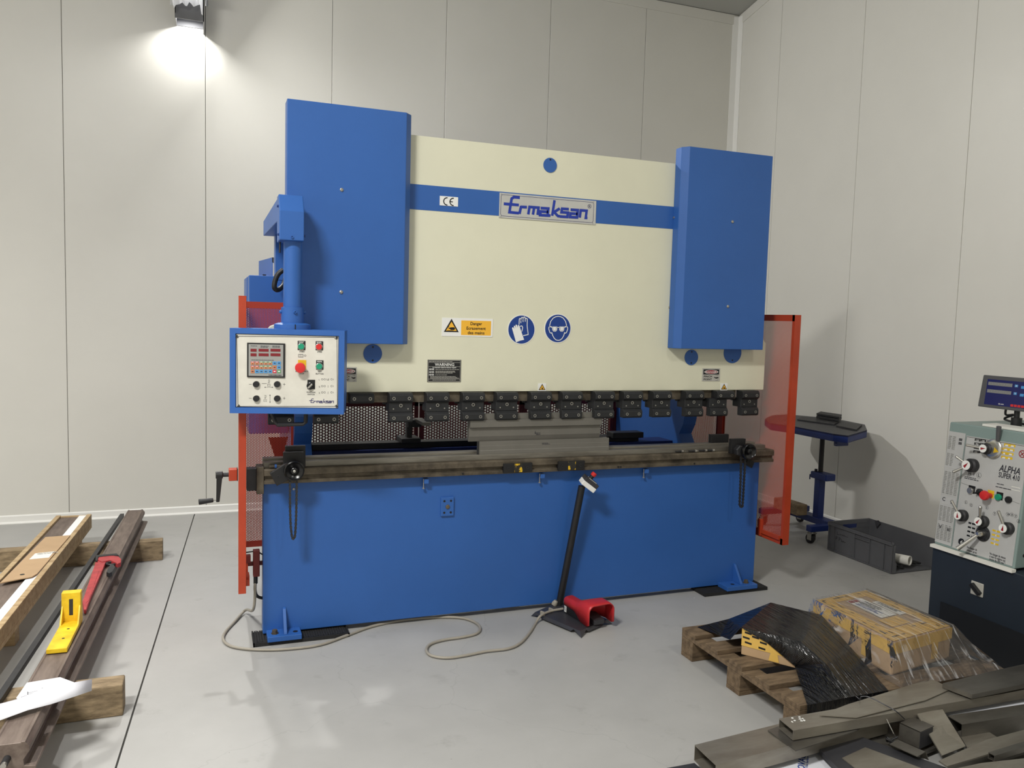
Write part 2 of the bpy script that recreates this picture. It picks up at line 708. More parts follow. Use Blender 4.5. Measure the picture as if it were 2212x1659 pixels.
def struct(name, mb, m, parent=None, **k):
    o = mb.build(name, m, parent, **k)
    if parent is None:
        o['kind'] = 'structure'
    return o


# floor: a dark sub-floor with two cast slabs and the saw cut between them
fl = struct('floor', MB().box(XL, XR, YF, YB, -0.12, -0.012), 'gap_dark')
a0, a1 = at(418, 1118, Z=0), at(250, 1659, Z=0)
sl = (a1.x - a0.x) / (a1.y - a0.y)
xb, xf = a0.x + sl * (YB - a0.y), a0.x + sl * (YF - a0.y)
g = 0.004
MB().prism([(XL, YF), (xf - g, YF), (xb - g, YB), (XL, YB)], 'z', -0.012, 0).build('floor_slab', 'concrete', fl)
MB().prism([(xf + g, YF), (XR, YF), (XR, YB), (xb + g, YB)], 'z', -0.012, 0).build('floor_slab', 'concrete', fl)

# back wall of sandwich panels
SEAM = [-6.2, -5.39, -4.37, -3.35, -2.33, -1.307, -0.277, 0.739, 1.745, 2.754, 3.771, XR]
wb = struct('wall_back', MB().box(XL, XR, YB + 0.012, YB + 0.1, 0, 4.95), 'gap_dark')
for i in range(len(SEAM) - 1):
    MB().box(SEAM[i] + 0.0016, SEAM[i + 1] - 0.0016, YB, YB + 0.02, 0.0, 4.88).build('panel', 'wall_panel', wb, bevel=0.002, seg=1)
# right wall
SEAR = [YB, 2.243, 1.175, 0.10, -0.95, -2.0, -3.05, -4.1, -5.15, -6.2, -7.3, YF]
wr = struct('wall_right', MB().prism([(YF, 0), (YB, 0), (YB, roof(YB)), (YF, roof(YF))], 'x', XR + 0.012, XR + 0.1), 'gap_dark')
for i in range(len(SEAR) - 1):
    y1, y0 = SEAR[i] - 0.0016, SEAR[i + 1] + 0.0016
    MB().prism([(y0, 0), (y1, 0), (y1, roof(y1)), (y0, roof(y0))], 'x', XR, XR + 0.02).build('panel', 'wall_panel', wr, bevel=0.002, seg=1)
struct('wall_left', MB().prism([(YF, 0), (YB, 0), (YB, roof(YB)), (YF, roof(YF))], 'x', XL - 0.1, XL), 'wall_panel')
struct('wall_front', MB().box(XL, XR, YF - 0.1, YF, 0, roof(YF)), 'wall_panel')
ce = struct('ceiling', MB().prism([(YF, roof(YF) + 0.02), (YB, roof(YB) + 0.02), (YB, roof(YB) + 0.12), (YF, roof(YF) + 0.12)], 'x', XL, XR), 'gap_dark')
ys = [YB, 2.55, 1.5, 0.45, -0.6, -1.65, -2.7, -3.75, -4.8, -5.85, -6.9, YF]
for i in range(len(ys) - 1):
    y1, y0 = ys[i] - 0.003, ys[i + 1] + 0.003
    MB().prism([(y0, roof(y0)), (y1, roof(y1)), (y1, roof(y1) + 0.03), (y0, roof(y0) + 0.03)], 'x', XL, XR).build('ceiling_panel', 'ceiling_panel', ce)
# trims: corner profile, top profiles, skirting
struct('trim_1', MB().prism([(XR - 0.075, YB), (XR - 0.075, YB - 0.006), (XR - 0.02, YB - 0.02), (XR - 0.006, YB - 0.075), (XR, YB - 0.075), (XR, YB)], 'z', 0, 4.86), 'wall_trim')
struct('trim_2', MB().box(XL, XR - 0.06, YB - 0.008, YB, 4.78, 4.875), 'wall_panel')
struct('trim_3', MB().prism([(YF, roof(YF) - 0.095), (YB - 0.05, roof(YB) - 0.095), (YB - 0.05, roof(YB) - 0.01), (YF, roof(YF) - 0.01)], 'x', XR - 0.008, XR), 'wall_panel')
sk = [(YB, 0), (YB - 0.030, 0), (YB - 0.030, 0.006), (YB - 0.012, 0.016), (YB - 0.012, 0.058), (YB - 0.004, 0.066), (YB, 0.066)]
struct('baseboard_back', MB().prism(sk, 'x', XL, XR), 'wall_trim')
sk2 = [(XR, 0), (XR - 0.030, 0), (XR - 0.030, 0.006), (XR - 0.012, 0.016), (XR - 0.012, 0.058), (XR - 0.004, 0.066), (XR, 0.066)]
struct('baseboard_right', MB().prism(sk2, 'y', YF, YB), 'wall_trim')

# hall lamps and the added fill lamp under the roof (outside the picture)
for i, (p, e) in enumerate(HALL_AND_FILL_LAMPS):
    pos = ['above the long steel tooling', 'high over the left side of the hall', 'added unseen on the right to brighten the right wall'][i]
    t = thing('hall_and_fill_lamp', 'square grey high-bay ceiling lamp ' + pos, 'lamp', p, 'high-bay lamps under the roof')
    MB().box(p[0] - 0.28, p[0] + 0.28, p[1] - 0.28, p[1] + 0.28, p[2] + 0.012, p[2] + 0.10).build('housing', 'mon_grey', t, bevel=0.01)
    MB().cyl((p[0], p[1], p[2] + 0.09), (p[0], p[1], roof(p[1]) - 0.002), 0.008, n=8).build('suspension_rod', 'bolt_zinc', t)

# lamp on the back wall with torn film around it
t = thing('wall_lamp', 'lit box lamp wrapped in torn white plastic film high on the wall', 'lamp', (-0.395, YB, 4.03))
YP = 2.61
qa, qb = at(377.5, 38.5, Y=YP), at(440.5, 46, Y=YP)
x0, x1, zb, zt = qa.x, qb.x, (qa.z + qb.z) / 2, 4.42
h = MB()
h.box(x0, x0 + 0.006, YP, YB - 0.001, zb + 0.035, zt)
h.box(x1 - 0.006, x1, YP, YB - 0.001, zb, zt)
h.box(x0, x1, YP, YP + 0.006, zb, zt)
h.box(x0, x1, YP, YB - 0.001, zt - 0.006, zt)
h.build('housing', 'mon_grey', t)
MB().box(x0 + 0.006, x1 - 0.006, YB - 0.008, YB - 0.001, zb + 0.04, zt - 0.006).build('back_plate', 'crate_grey', t)
MB().box(WL.x - 0.06, WL.x + 0.06, WL.y - 0.05, WL.y + 0.05, WL.z + 0.004, WL.z + 0.03).build('light_panel', 'lamp_glow', t)
MB().box(x0 + 0.01, x1 - 0.01, YP - 0.030, YP - 0.002, 4.16, 4.30).build('front_lamp', 'lamp_glow', t)
MB().box(WL.x - 0.13, WL.x + 0.13, 2.335, 2.385, 4.26, 4.42).build('flood_head', 'mon_grey', t, bevel=0.006)
MB().box(WL.x - 0.02, WL.x + 0.02, 2.38, YB - 0.002, 4.44, 4.47).build('flood_bracket', 'mon_grey', t)


def torn(pts_x, depth_list, y, flip=False):
    """strip of film hanging from z=4.2 with a torn lower edge"""
    mb = MB()
    n = len(pts_x)
    top = [Vector((x, y + 0.01 * math.sin(9 * i), 4.34)) for i, x in enumerate(pts_x)]
    mid = [Vector((x, y - 0.02 + 0.012 * math.sin(5 * i), 4.2)) for i, x in enumerate(pts_x)]
    bot = [Vector((x, y - 0.012 + 0.015 * math.cos(4 * i), d)) for i, (x, d) in enumerate(zip(pts_x, depth_list))]
    mb.add(top + mid + bot, [(i, i + 1, n + i + 1, n + i) for i in range(n - 1)] + [(n + i, n + i + 1, 2 * n + i + 1, 2 * n + i) for i in range(n - 1)])
    return mb


px = [372, 376, 380, 388, 394, 400, 404, 409, 413, 418, 421, 427, 432, 435, 438]
pv = [4, 20, 12, 9, 8, 13, 14, 7, 8, 16, 16, 11, 12, 32, 33]
ptx, ptz = [], []
for u, v in zip(px, pv):
    q = at(u, v, Y=YP - 0.05)
    ptx.append(q.x)
    ptz.append(q.z)
torn(ptx, ptz, YP - 0.05).build('film_front', 'lamp_film', t)
for xx, l0 in ((x0 - 0.02, zb + 0.08), (x1 + 0.02, zb + 0.11)):
    mb = MB()
    mb.add([(xx, YP - 0.03, 4.36), (xx, YP + 0.15, 4.36), (xx - 0.01, YP - 0.03, l0), (xx + 0.012, YP + 0.15, l0 + 0.06)], [(0, 1, 3, 2)])
    mb.build('film_side', 'lamp_film', t)
# ================================================================== the press brake
W = 3.1
PB = thing('press_brake', 'big blue and cream hydraulic press brake with orange side guards', 'press brake', (1.55, 0.6, 0))


def pb(mb, name, m, **k):
    return mb.build(name, m, PB, **k)


# --- bed (lower beam) and frames
bed = pb(MB().box(0, W, 0, 0.09, 0.03, 0.834), 'bed', 'blue', bevel=0.004)
# side frames (C plates): outline in (y, z)
for xa, xb_ in ((0.20, 0.30), (2.80, 2.90)):
    out = [(0.09, 0.02), (1.46, 0.02), (1.46, 1.85), (0.45, 1.90), (0.42, 2.55), (0.085, 2.55), (0.085, 1.68)]
    thr = []
    for k in range(0, 13):
        a = PI / 2 + PI * k / 12
        thr.append((0.62 + 0.22 * -abs(math.cos(a - PI / 2)) * -1, 0))
    # throat: rounded notch
    notch = [(0.30, 1.62), (0.40, 1.52), (0.43, 1.40), (0.43, 1.12), (0.455, 1.02), (0.50, 0.95), (0.45, 0.88), (0.30, 0.84), (0.09, 0.80)]
    pb(MB().prism(out + notch, 'x', xa, xb_), 'side_frame', 'blue')
# rear guard: perforated doors between the frames
yr = 1.44
zr0, zr1 = 0.45, at(800, 869, Y=yr).z
doors = [(0.31, at(902, 920, Y=yr).x), (at(905, 920, Y=yr).x, at(1126.5, 920, Y=yr).x), (at(1127.5, 920, Y=yr).x, at(1322, 920, Y=yr).x)]
for i, (xa, xb_) in enumerate(doors):
    fw = 0.016
    n0 = int((xb_ - xa - 2 * fw) / 0.02)
    sh = pb(perf((xa + fw, yr, zr0 + fw), (1, 0, 0), (0, 0, 1), xb_ - xa - 2 * fw + 0.012, zr1 - zr0 - 2 * fw, 0.0202, 0.0202, 0.0075, 2), 'rear_guard_door', 'red_sheet')
    f = MB()
    f.box(xa, xa + fw + 0.012, yr - 0.02, yr + 0.004, zr0, zr1)
    f.box(xb_ - fw - 0.012, xb_, yr - 0.02, yr + 0.004, zr0, zr1)
    f.box(xa, xb_, yr - 0.02, yr + 0.004, zr1 - fw - 0.012, zr1)
    f.box(xa, xb_, yr - 0.02, yr + 0.004, zr0, zr0 + fw + 0.012)
    f.build('door_frame', 'red_sheet', sh)
xr0 = at(1322, 920, Y=yr).x
pb(MB().box(xr0 + 0.004, 2.80, yr - 0.02, yr + 0.004, zr0, zr1 + 0.3), 'rear_post', 'red_sheet')
pb(MB().box(0.30, 2.80, yr - 0.02, yr + 0.0, zr1 + 0.006, zr1 + 0.06), 'rear_header', 'red_sheet')
# back gauge
yg = 0.62
zbt = at(750, 959, Y=yg).z
pb(MB().box(0.32, 2.55, yg, yg + 0.10, zbt - 0.035, zbt), 'back_gauge_rail', 'black')
pb(MB().box(0.30, 2.80, yg - 0.04, yg + 0.14, zbt - 0.15, zbt - 0.036), 'back_gauge_beam', 'blue_navy')
q0 = at(864, 950, Y=yg)
q1 = at(905, 950, Y=yg)
bg = pb(MB().box(q0.x, q1.x, yg - 0.05, yg + 0.11, zbt, zbt + 0.03), 'back_gauge_carriage', 'black', bevel=0.004)
MB().box(at(879, 940, Y=yg).x, at(890, 940, Y=yg).x, yg, yg + 0.05, zbt + 0.03, at(885, 908, Y=yg).z).build('post', 'black', bg)
zf = at(905, 912, Y=yg - 0.12).z
MB().box(at(880, 920, Y=yg).x, at(908, 920, Y=yg).x, yg - 0.02, yg + 0.06, zf - 0.045, zf).build('finger_block', 'black', bg)
MB().box(at(896, 912, Y=yg).x, at(913, 912, Y=yg).x, yg - 0.20, yg + 0.02, zf - 0.012, zf + 0.008).build('finger', 'tool_steel', bg)
q0, q1 = at(1332, 945, Y=yg), at(1384, 945, Y=yg)
pb(MB().box(q0.x - 0.05, q1.x, yg - 0.04, yg + 0.06, zbt - 0.01, zbt + 0.03), 'gauge_motor', 'black', bevel=0.004)

# --- ram
ZR0, ZR1 = 1.3, 2.671
c1, c2 = at(1645, 728, Y=0), at(1654, 742, Y=0)
ramp = [(0, ZR0), (W, ZR0), (W, c2.z), (W - 0.035, c1.z), (W - 0.09, c1.z + 0.02), (2.93, c1.z + 0.02), (2.93, ZR1), (0.17, ZR1), (0.17, c1.z + 0.02), (0.09, c1.z + 0.02), (0.035, c1.z), (0, c2.z)]
ram = pb(MB().prism(ramp, 'y', 0, 0.075), 'ram', 'cream', bevel=0.002, seg=1)
MB().box(0.2, 2.9, 0.02, 0.06, ZR0 - 0.058, ZR0).build('tool_ledge', 'rusty', ram)
# blue band
zb0, zb1 = at(1160, 477, Y=0).z, at(1160, 421, Y=0).z
zb0, zb1 = 2.282, 2.415
MB().box(0.73, 2.37, -0.0015, 0.001, zb0, zb1).build('stripe', 'blue', ram)
# round caps on the ram
for (u, v, r) in ((1188, 357, 0.041), (805, 764, 0.050), (1493, 772, 0.048), (1582, 762, 0.066)):
    q = at(u, v, Y=0)
    cap = MB().cyl((q.x, -0.004, q.z), (q.x, 0.01, q.z), r, n=36).build('cap', 'blue', ram, smooth=True)
    if u == 1188:
        hz = [r * 0.75]
    else:
        hz = [r * 0.72, -r * 0.72]
    for d in hz:
        MB().cyl((q.x, -0.0048, q.z + d), (q.x, 0.0, q.z + d), 0.0055, n=10).build('cap_hole', 'black', cap)

# --- cylinder covers
for sgn, xa, xb_ in ((1, 0.10, 0.731), (-1, 2.369, 3.0)):
    if sgn == 1:
        pl = [(xa, 0.0), (xa, -0.10), (xb_ - 0.034, -0.10), (xb_, -0.06), (xb_, 0.0)]
        scr = ((738, 410), (737, 631))
    else:
        pl = [(xa, 0.0), (xa, -0.06), (xa + 0.034, -0.10), (xb_, -0.10), (xb_, 0.0)]
        scr = ((1582, 479), (1572, 662))
    pl2 = pl[:-1] + [(xb_, 0.30), (xa, 0.30)]
    body = pl[1:-1]
    up = [(xa, 0.16)] + body + [(xb_, 0.16)]
    cv = MB()
    cv.prism([(p[0], p[1]) for p in [(xa, -0.0005)] + body + [(xb_, -0.0005)]], 'z', 1.562, 2.758)
    cvo = pb(cv, 'cylinder_cover', 'blue', bevel=0.003)
    for (u, v) in scr:
        q = at(u, v, Y=-0.10)
        MB().lathe((q.x, -0.0995, q.z), (0, -1, 0), [(0.009, 0), (0.009, 0.004), (0.005, 0.0065)], n=14).build('screw', 'bolt_zinc', cvo)
    if sgn == -1:
        for (u, v) in ((1456, 470), (1446, 664)):
            q = at(u, v, X=xa)
            MB().lathe((xa + 0.0005, q.y, q.z), (-1, 0, 0), [(0.007, 0), (0.006, 0.005)], n=12).build('screw', 'bolt_zinc', cvo)
# crown behind the covers
pb(MB().box(0.30, 2.80, 0.08, 0.42, 2.2, 2.52), 'crown_beam', 'blue')

# --- unseen box behind the ram, added to block light from the back
pb(MB().box(0.302, 2.798, 0.10, 0.95, 1.72, 2.19), 'light_block', 'blue', bevel=0.01)

# --- tool clamps
CL = [(575, 640, 'n'), (675, 735, 'n'), (838, 895, 'n'), (919, 973, 'n'), (996, 1050, 'n'), (1070, 1122, 'n'), (1143, 1195, 'n'), (1212, 1260, 'n'),
      (1283, 1329, 'n'), (1344, 1390, 'n'), (1407, 1453, 'n'), (1478, 1522, 'n'), (1531, 1575, 'o'), (1595, 1645, 'n')]
cw = 0.128
up_p = [(0.02, ZR0 - 0.001), (-0.040, ZR0 - 0.001), (-0.052, ZR0 - 0.016), (-0.052, ZR0 - 0.044), (-0.036, ZR0 - 0.056), (0.02, ZR0 - 0.056)]
mid_p = [(0.055, ZR0 - 0.05), (-0.034, ZR0 - 0.05), (-0.034, ZR0 - 0.106), (0.055, ZR0 - 0.106)]
low_p = [(0.0, ZR0 - 0.106), (-0.036, ZR0 - 0.106), (-0.050, ZR0 - 0.120), (-0.050, ZR0 - 0.152), (-0.040, ZR0 - 0.160), (0.0, ZR0 - 0.160)]


def socket(mb2, x, y, z, r=0.0088):
    mb2.lathe((x, y, z), (0, -1, 0), [(r, -0.001), (r, 0.003), (r * 0.62, 0.003), (r * 0.60, -0.001)], n=14)


first = None


def make_clamp(xc, offs=0.0, upper=True, lower=True):
    out = []
    if lower:
        body = MB()
        body.prism(mid_p, 'x', xc - cw / 2, xc + cw / 2)
        body.box(xc - cw / 2 - 0.02, xc - cw / 2, 0.03, 0.05, ZR0 - 0.07, ZR0 - 0.05)
        o = body.build('tool_clamp', 'clamp', PB, bevel=0.002, seg=1)
        MB().prism(low_p, 'x', xc - cw / 2, xc + cw / 2).build('lower_jaw', 'clamp', o, bevel=0.003)
        for s in (-1, 1):
            m1 = MB()
            socket(m1, xc + s * 0.040, -0.0495, ZR0 - 0.136)
            m1.build('socket_screw', 'bolt_zinc', o)
            MB().cyl((xc + s * 0.040, -0.036, ZR0 - 0.088), (xc + s * 0.040, -0.033, ZR0 - 0.088), 0.0042, n=10).build('pin', 'bolt_zinc', o)
        MB().box(xc - 0.012, xc + 0.022, -0.0350, -0.033, ZR0 - 0.078, ZR0 - 0.062).build('slot', 'black', o)
        m1 = MB()
        socket(m1, xc, -0.0345, ZR0 - 0.070, 0.0095)
        m1.build('socket_screw', 'bolt_zinc', o)
    else:
        o = MB().prism(up_p, 'x', xc - cw / 2, xc + cw / 2).build('tool_clamp', 'clamp', PB, bevel=0.003)
    if upper:
        xo = xc + offs
        if lower:
            MB().prism(up_p, 'x', xo - cw / 2, xo + cw / 2).build('upper_jaw', 'clamp', o, bevel=0.003)
        for s in (-1, 1):
            m1 = MB()
            socket(m1, xo + s * 0.042, -0.0515, ZR0 - 0.030)
            m1.build('socket_screw', 'bolt_zinc', o)
    return o


for ua, ub, kind in CL:
    xc = (at(ua, 905, Y=-0.05).x + at(ub, 905, Y=-0.05).x) / 2
    make_clamp(xc, 0.045 if kind == 'o' else 0.0)
make_clamp((at(758, 865, Y=-0.05).x + at(815, 865, Y=-0.05).x) / 2 - 0.01, lower=False)

# --- bed rail (die holder) along the whole bed
rp = [(0.088, 0.834), (-0.050, 0.834), (-0.050, 0.853), (-0.034, 0.856), (-0.034, 0.874), (-0.052, 0.877), (-0.052, 0.908), (-0.046, 0.914), (-0.022, 0.914),
      (-0.022, 0.944), (0.030, 0.944), (0.030, 0.953), (0.062, 0.953), (0.062, 0.93), (0.088, 0.93)]
rail = pb(MB().prism([(p[0], p[1]) for p in rp if p[1] <= 0.914 and p[0] < 0.07] + [(0.088, 0.914)], 'x', 0.0, 3.17), 'bed_rail', 'rusty', bevel=0.002, seg=1)
MB().prism([(0.03, 0.914), (-0.022, 0.914), (-0.022, 0.944), (0.03, 0.944)], 'x', 0.0, 3.12).build('die_bar', 'grey_steel', rail, bevel=0.002)
MB().prism([(0.088, 0.914), (0.031, 0.914), (0.031, 0.955), (0.088, 0.955)], 'x', 0.0, 3.08).build('rear_bar', 'grey_steel', rail, bevel=0.002)
for (u, v) in ((1000, 1011), (1336, 997), (1341, 999), (1500, 997)):
    q = at(u, v, Y=-0.05)
    MB().cyl((q.x, -0.052, 0.846), (q.x, -0.04, 0.846), 0.006, n=10).build('rail_hole', 'black', rail)
# rail end at the left: bracket and rusty plate
q = at(533, 1040, Y=-0.02)
pb(MB().box(q.x, 0.0, -0.03, 0.03, 0.80, 0.915), 'rail_end', 'gunmetal', bevel=0.003)
pb(MB().box(-0.035, 0.0, -0.05, 0.05, 0.785, 0.925), 'rail_bracket', 'rusty', bevel=0.003)
# stop blocks with worn yellow paint
for (ua, ub) in ((1088, 1150), (1206, 1263)):
    qa, qb = at(ua, 1005, Y=-0.062), at(ub, 1003, Y=-0.062)
    o = pb(MB().box(qa.x, qb.x, -0.064, -0.035, 0.842, 0.895), 'stop_block', 'black', bevel=0.002)
    mx_ = (qa.x + qb.x) / 2
    MB().box(mx_ - 0.022, mx_ + 0.026, -0.0646, -0.06, 0.844, 0.893).build('paint_mark', 'yellow_worn', o)
    for s in (-1, 1):
        m1 = MB()
        socket(m1, mx_ + s * 0.058, -0.064, 0.868, 0.009)
        m1.build('socket_screw', 'gunmetal', o)
# levelling tabs under the rail
for (u, v) in ((921, 1032), (1172, 1019), (1397, 1011)):
    q = at(u, v, Y=-0.03)
    o = pb(MB().box(q.x - 0.012, q.x + 0.014, -0.036, 0.0, 0.795, 0.822), 'level_tab', 'blue', bevel=0.002)
    MB().lathe((q.x - 0.012, -0.018, 0.8), (0, 0, -1), [(0.003, -0.02), (0.003, 0.028), (0.008, 0.030), (0.008, 0.034)], n=10).build('set_screw', 'bolt_zinc', o)
# valve plate
q0, q1 = at(952, 1074, Y=0), at(979, 1113, Y=0)
o = pb(MB().box(q0.x, q1.x, -0.012, 0.001, q1.z, q0.z), 'valve_plate', 'blue', bevel=0.003)
xm, zm = (q0.x + q1.x) / 2, (q0.z + q1.z) / 2
for sx in (-1, 1):
    for sz in (-1, 1):
        MB().cyl((xm + sx * 0.019, -0.0135, zm + sz * 0.033), (xm + sx * 0.019, -0.01, zm + sz * 0.033), 0.0062, n=10).build('plate_screw', 'black', o)
MB().lathe((xm, -0.0125, zm), (0, -1, 0), [(0.012, 0), (0.012, 0.004), (0.007, 0.006)], n=16).build('plug', 'rusty', o)

# --- feet of the bed
for (ua, ub, vb, ug, bolt) in ((578, 652, 1388, 617, (598, 1361)), (1571, 1636, 1272, 1598, (1627, 1250))):
    a = at(ua, vb, Z=0.03)
    xa = at(ua, vb - 8, Y=-0.10).x
    xb_ = at(ub, vb - 14, Y=-0.10).x
    o = pb(MB().box(xa, xb_, -0.105, 0.0, 0.022, 0.050), 'foot', 'blue', bevel=0.003)
    xg = (xa + xb_) / 2 + 0.005
    MB().prism([(0.0, 0.05), (-0.09, 0.05), (-0.085, 0.06), (-0.012, 0.16), (0.0, 0.165)], 'x', xg - 0.008, xg + 0.008).build('gusset', 'blue', o, bevel=0.002)
    sx = -1 if ua < 1000 else 1
    bx_ = xg + sx * 0.052
    MB().lathe((bx_, -0.06, 0.05), (0, 0, 1), [(0.019, 0), (0.019, 0.004), (0.014, 0.004), (0.014, 0.020)], n=6).build('anchor_bolt', 'rusty', o)
    MB().cyl((xg - sx * 0.052, -0.06, 0.049), (xg - sx * 0.052, -0.06, 0.0505), 0.013, n=18).build('bolt_hole', 'black', o)

# --- side guards
YG0, YG1 = -0.17, 0.52
ZG0, ZG1 = 0.315, 1.787
for side in (-1, 1):
    xs = -0.092 if side == -1 else 3.175
    xo = -0.127 if side == -1 else 3.222
    sh = pb(perf((xs, YG0 + 0.01, ZG0 + 0.03), (0, 1, 0), (0, 0, 1), YG1 - YG0 - 0.02, ZG1 - ZG0 - 0.06, 0.0083, 0.0096, 0.0033, 1), 'side_guard', 'orange_sheet')
    fr = MB()
    a, b = sorted((xs, xo))
    fr.box(a, b, YG0 - 0.003, YG0, ZG0, ZG1)
    (fr.box(xo, xo + 0.003, YG0, YG0 + 0.02, ZG0, ZG1) if side == -1 else fr.box(xo - 0.003, xo, YG0, YG0 + 0.02, ZG0, ZG1))
    fr.box(xs - 0.001, xs + 0.001, YG0, YG0 + 0.02, ZG0, ZG1)
    fr.build('front_flange', 'orange', sh)
    fr = MB()
    fr.box(xs - 0.001, xs + 0.001, YG0, YG1, ZG1 - 0.04, ZG1)
    fr.box(xs - 0.001, xs + 0.001, YG0, YG1, ZG0, ZG0 + 0.04)
    fr.box(xs - 0.001, xs + 0.001, YG1 - 0.02, YG1, ZG0, ZG1)
    fr.build('sheet_border', 'orange', sh)
    # inner bottom rail with hinge post
    xi = xs + (0.015 if side == -1 else -0.015)
    MB().box(min(xs, xi), max(xs, xi), YG0 + 0.02, YG1, ZG0 + 0.03, ZG0 + 0.055).build('bottom_rail', 'orange', sh)
    MB().box(min(xs, xi) - 0.004, max(xs, xi) + 0.004, YG0 + 0.20, YG0 + 0.23, ZG0 + 0.01, ZG0 + 0.12).build('rail_post', 'orange', sh)
    # rear leaf between guard and side frame
    xa, xb_ = ((-0.09, 0.20) if side == -1 else (2.90, 3.175))
    zl0 = at(550, 1181, Y=YG1).z
    lf = pb(perf((xa + 0.01, YG1, zl0 + 0.03), (1, 0, 0), (0, 0, 1), xb_ - xa - 0.02, ZG1 - zl0 - 0.06, 0.0083, 0.0096, 0.0033, 1), 'rear_leaf', 'orange_sheet')
    fr = MB()
    fr.box(xa, xb_, YG1 - 0.001, YG1 + 0.001, ZG1 - 0.055, ZG1 - 0.018)
    fr.box(xa, xb_, YG1 - 0.001, YG1 + 0.001, zl0, zl0 + 0.036)
    fr.box(xa, xa + 0.014, YG1 - 0.001, YG1 + 0.001, zl0, ZG1 - 0.018)
    fr.box(xb_ - 0.014, xb_, YG1 - 0.001, YG1 + 0.001, zl0, ZG1 - 0.018)
    fr.build('leaf_border', 'orange_sheet', lf)
    # bracket gusset seen through the sheet
    zz = at(590, 945, Y=YG1).z
    if side == -1:
        MB().prism([(0.06, zz), (0.17, zz), (0.135, zz - 0.14), (0.125, zz - 0.36), (0.115, zz - 0.36), (0.105, zz - 0.14)], 'y', YG1 + 0.005, YG1 + 0.01).build('leaf_bracket', 'red_sheet', lf)
    else:
        MB().box(xb_ - 0.06, xb_ - 0.02, YG1 - 0.02, YG1 - 0.002, zl0, ZG1 - 0.02).build('leaf_post', 'red_sheet', lf)
# hinge bar, safety switch and its lead at the left guard
q = at(548, 1248, Y=0.1)
o = pb(MB().box(-0.09, 0.1, 0.05, 0.065, 0.385, 0.405), 'guard_hinge_bar', 'red_sheet')
MB().box(-0.047, -0.014, 0.03, 0.07, 0.33, 0.47).build('safety_switch', 'red_sheet', o, bevel=0.003)
MB().box(-0.085, -0.06, 0.02, 0.05, 0.41, 0.45).build('hinge_lug', 'red_sheet', o, bevel=0.002)
MB().tube([(-0.085, 0.04, 0.462), (-0.03, 0.04, 0.466), (0.02, 0.04, 0.43)], 0.004, 6).build('hinge_pin', 'black', o)
MB().cyl((-0.034, 0.05, 0.335), (-0.034, 0.05, 0.29), 0.011, n=12).build('cable_gland', 'black', o)
MB().tube(smooth_path([(-0.034, 0.05, 0.31), (-0.036, 0.05, 0.25), (-0.02, 0.05, 0.215), (0.03, 0.05, 0.205), (0.10, 0.06, 0.22)]), 0.008, 8).build('switch_lead', 'black', o, smooth=True)
MB().box(-0.09, -0.072, -0.12, -0.05, 0.335, 0.385).build('hinge_foot', 'orange', o)
o = pb(MB().box(3.10, 3.175, 0.10, 0.13, 0.33, 0.45), 'guard_hinge', 'red_sheet', bevel=0.003)
MB().tube(smooth_path([(3.12, 0.08, 0.34), (3.125, 0.08, 0.28), (3.11, 0.08, 0.2), (3.06, 0.09, 0.15)]), 0.012, 8).build('switch_lead', 'black', o, smooth=True)

# --- hand crank through the left guard
y0 = -0.06
zc = at(500, 1025, Y=y0).z
xg0, xg1 = at(494, 1025, Y=y0).x, at(512, 1025, Y=y0).x
cr = pb(MB().box(xg0, xg1, y0 - 0.028, y0 + 0.028, zc - 0.028, zc + 0.030), 'crank_gearbox', 'orange', bevel=0.003)
MB().box(xg1, -0.127, y0 - 0.024, y0 + 0.024, zc - 0.03, zc + 0.032).build('mount_plate', 'black', cr)
xh = at(476, 1027, Y=y0).x
MB().cyl((xg0, y0, zc), (xh, y0, zc), 0.011, n=14).build('shaft', 'gunmetal', cr, smooth=True)
MB().cyl((xh + 0.012, y0, zc), (xh - 0.022, y0, zc), 0.018, n=18).build('crank_hub', 'black', cr, bevel=0.003, smooth=True)
zl = at(472, 1084, Y=y0).z
MB().hexa([(xh - 0.020, y0 - 0.009, zl), (xh - 0.004, y0 - 0.009, zl), (xh - 0.004, y0 + 0.009, zl), (xh - 0.020, y0 + 0.009, zl),
           (xh - 0.018, y0 - 0.016, zc), (xh + 0.010, y0 - 0.016, zc), (xh + 0.010, y0 + 0.016, zc), (xh - 0.018, y0 + 0.016, zc)]).build('crank_arm', 'black', cr, bevel=0.003)
xe = at(429, 1086, Y=y0).x
MB().cyl((xh - 0.02, y0, zl + 0.01), (xh - 0.035, y0, zl + 0.01), 0.004, n=10).build('grip_pin', 'bolt_zinc', cr)
MB().cyl((xh - 0.033, y0, zl + 0.01), (xe, y0, zl + 0.004), 0.011, 0.0145, n=18).build('grip', 'black', cr, bevel=0.003, smooth=True)

# --- sheet supports with handwheel and chain on the bed rail


def chain_mesh(pts, w_=0.010):
    """roller chain: alternating link plates along a path"""
    mb2 = MB()
    path = smooth_path(pts, 10)
    acc, last, k = 0.0, path[0], 0
    step = 0.0105
    for a_, b_ in zip(path, path[1:]):
        seg_ = (b_ - a_).length
        while acc + seg_ >= step:
            t_ = (step - acc) / seg_
            p_ = a_ + (b_ - a_) * t_
            d_ = (p_ - last).normalized()
            c_ = (p_ + last) / 2
            s_ = d_.cross(Vector((0, 1, 0))).normalized()
            wy = 0.006 if k % 2 else 0.0036
            mb2.obb(c_, d_ * 0.0062, s_ * (0.0058 if k % 2 else 0.0042), Vector((0, wy, 0)))
            last = p_
            k += 1
            a_ = p_
            seg_ = (b_ - a_).length
            acc = 0.0
        acc += seg_
    return mb2


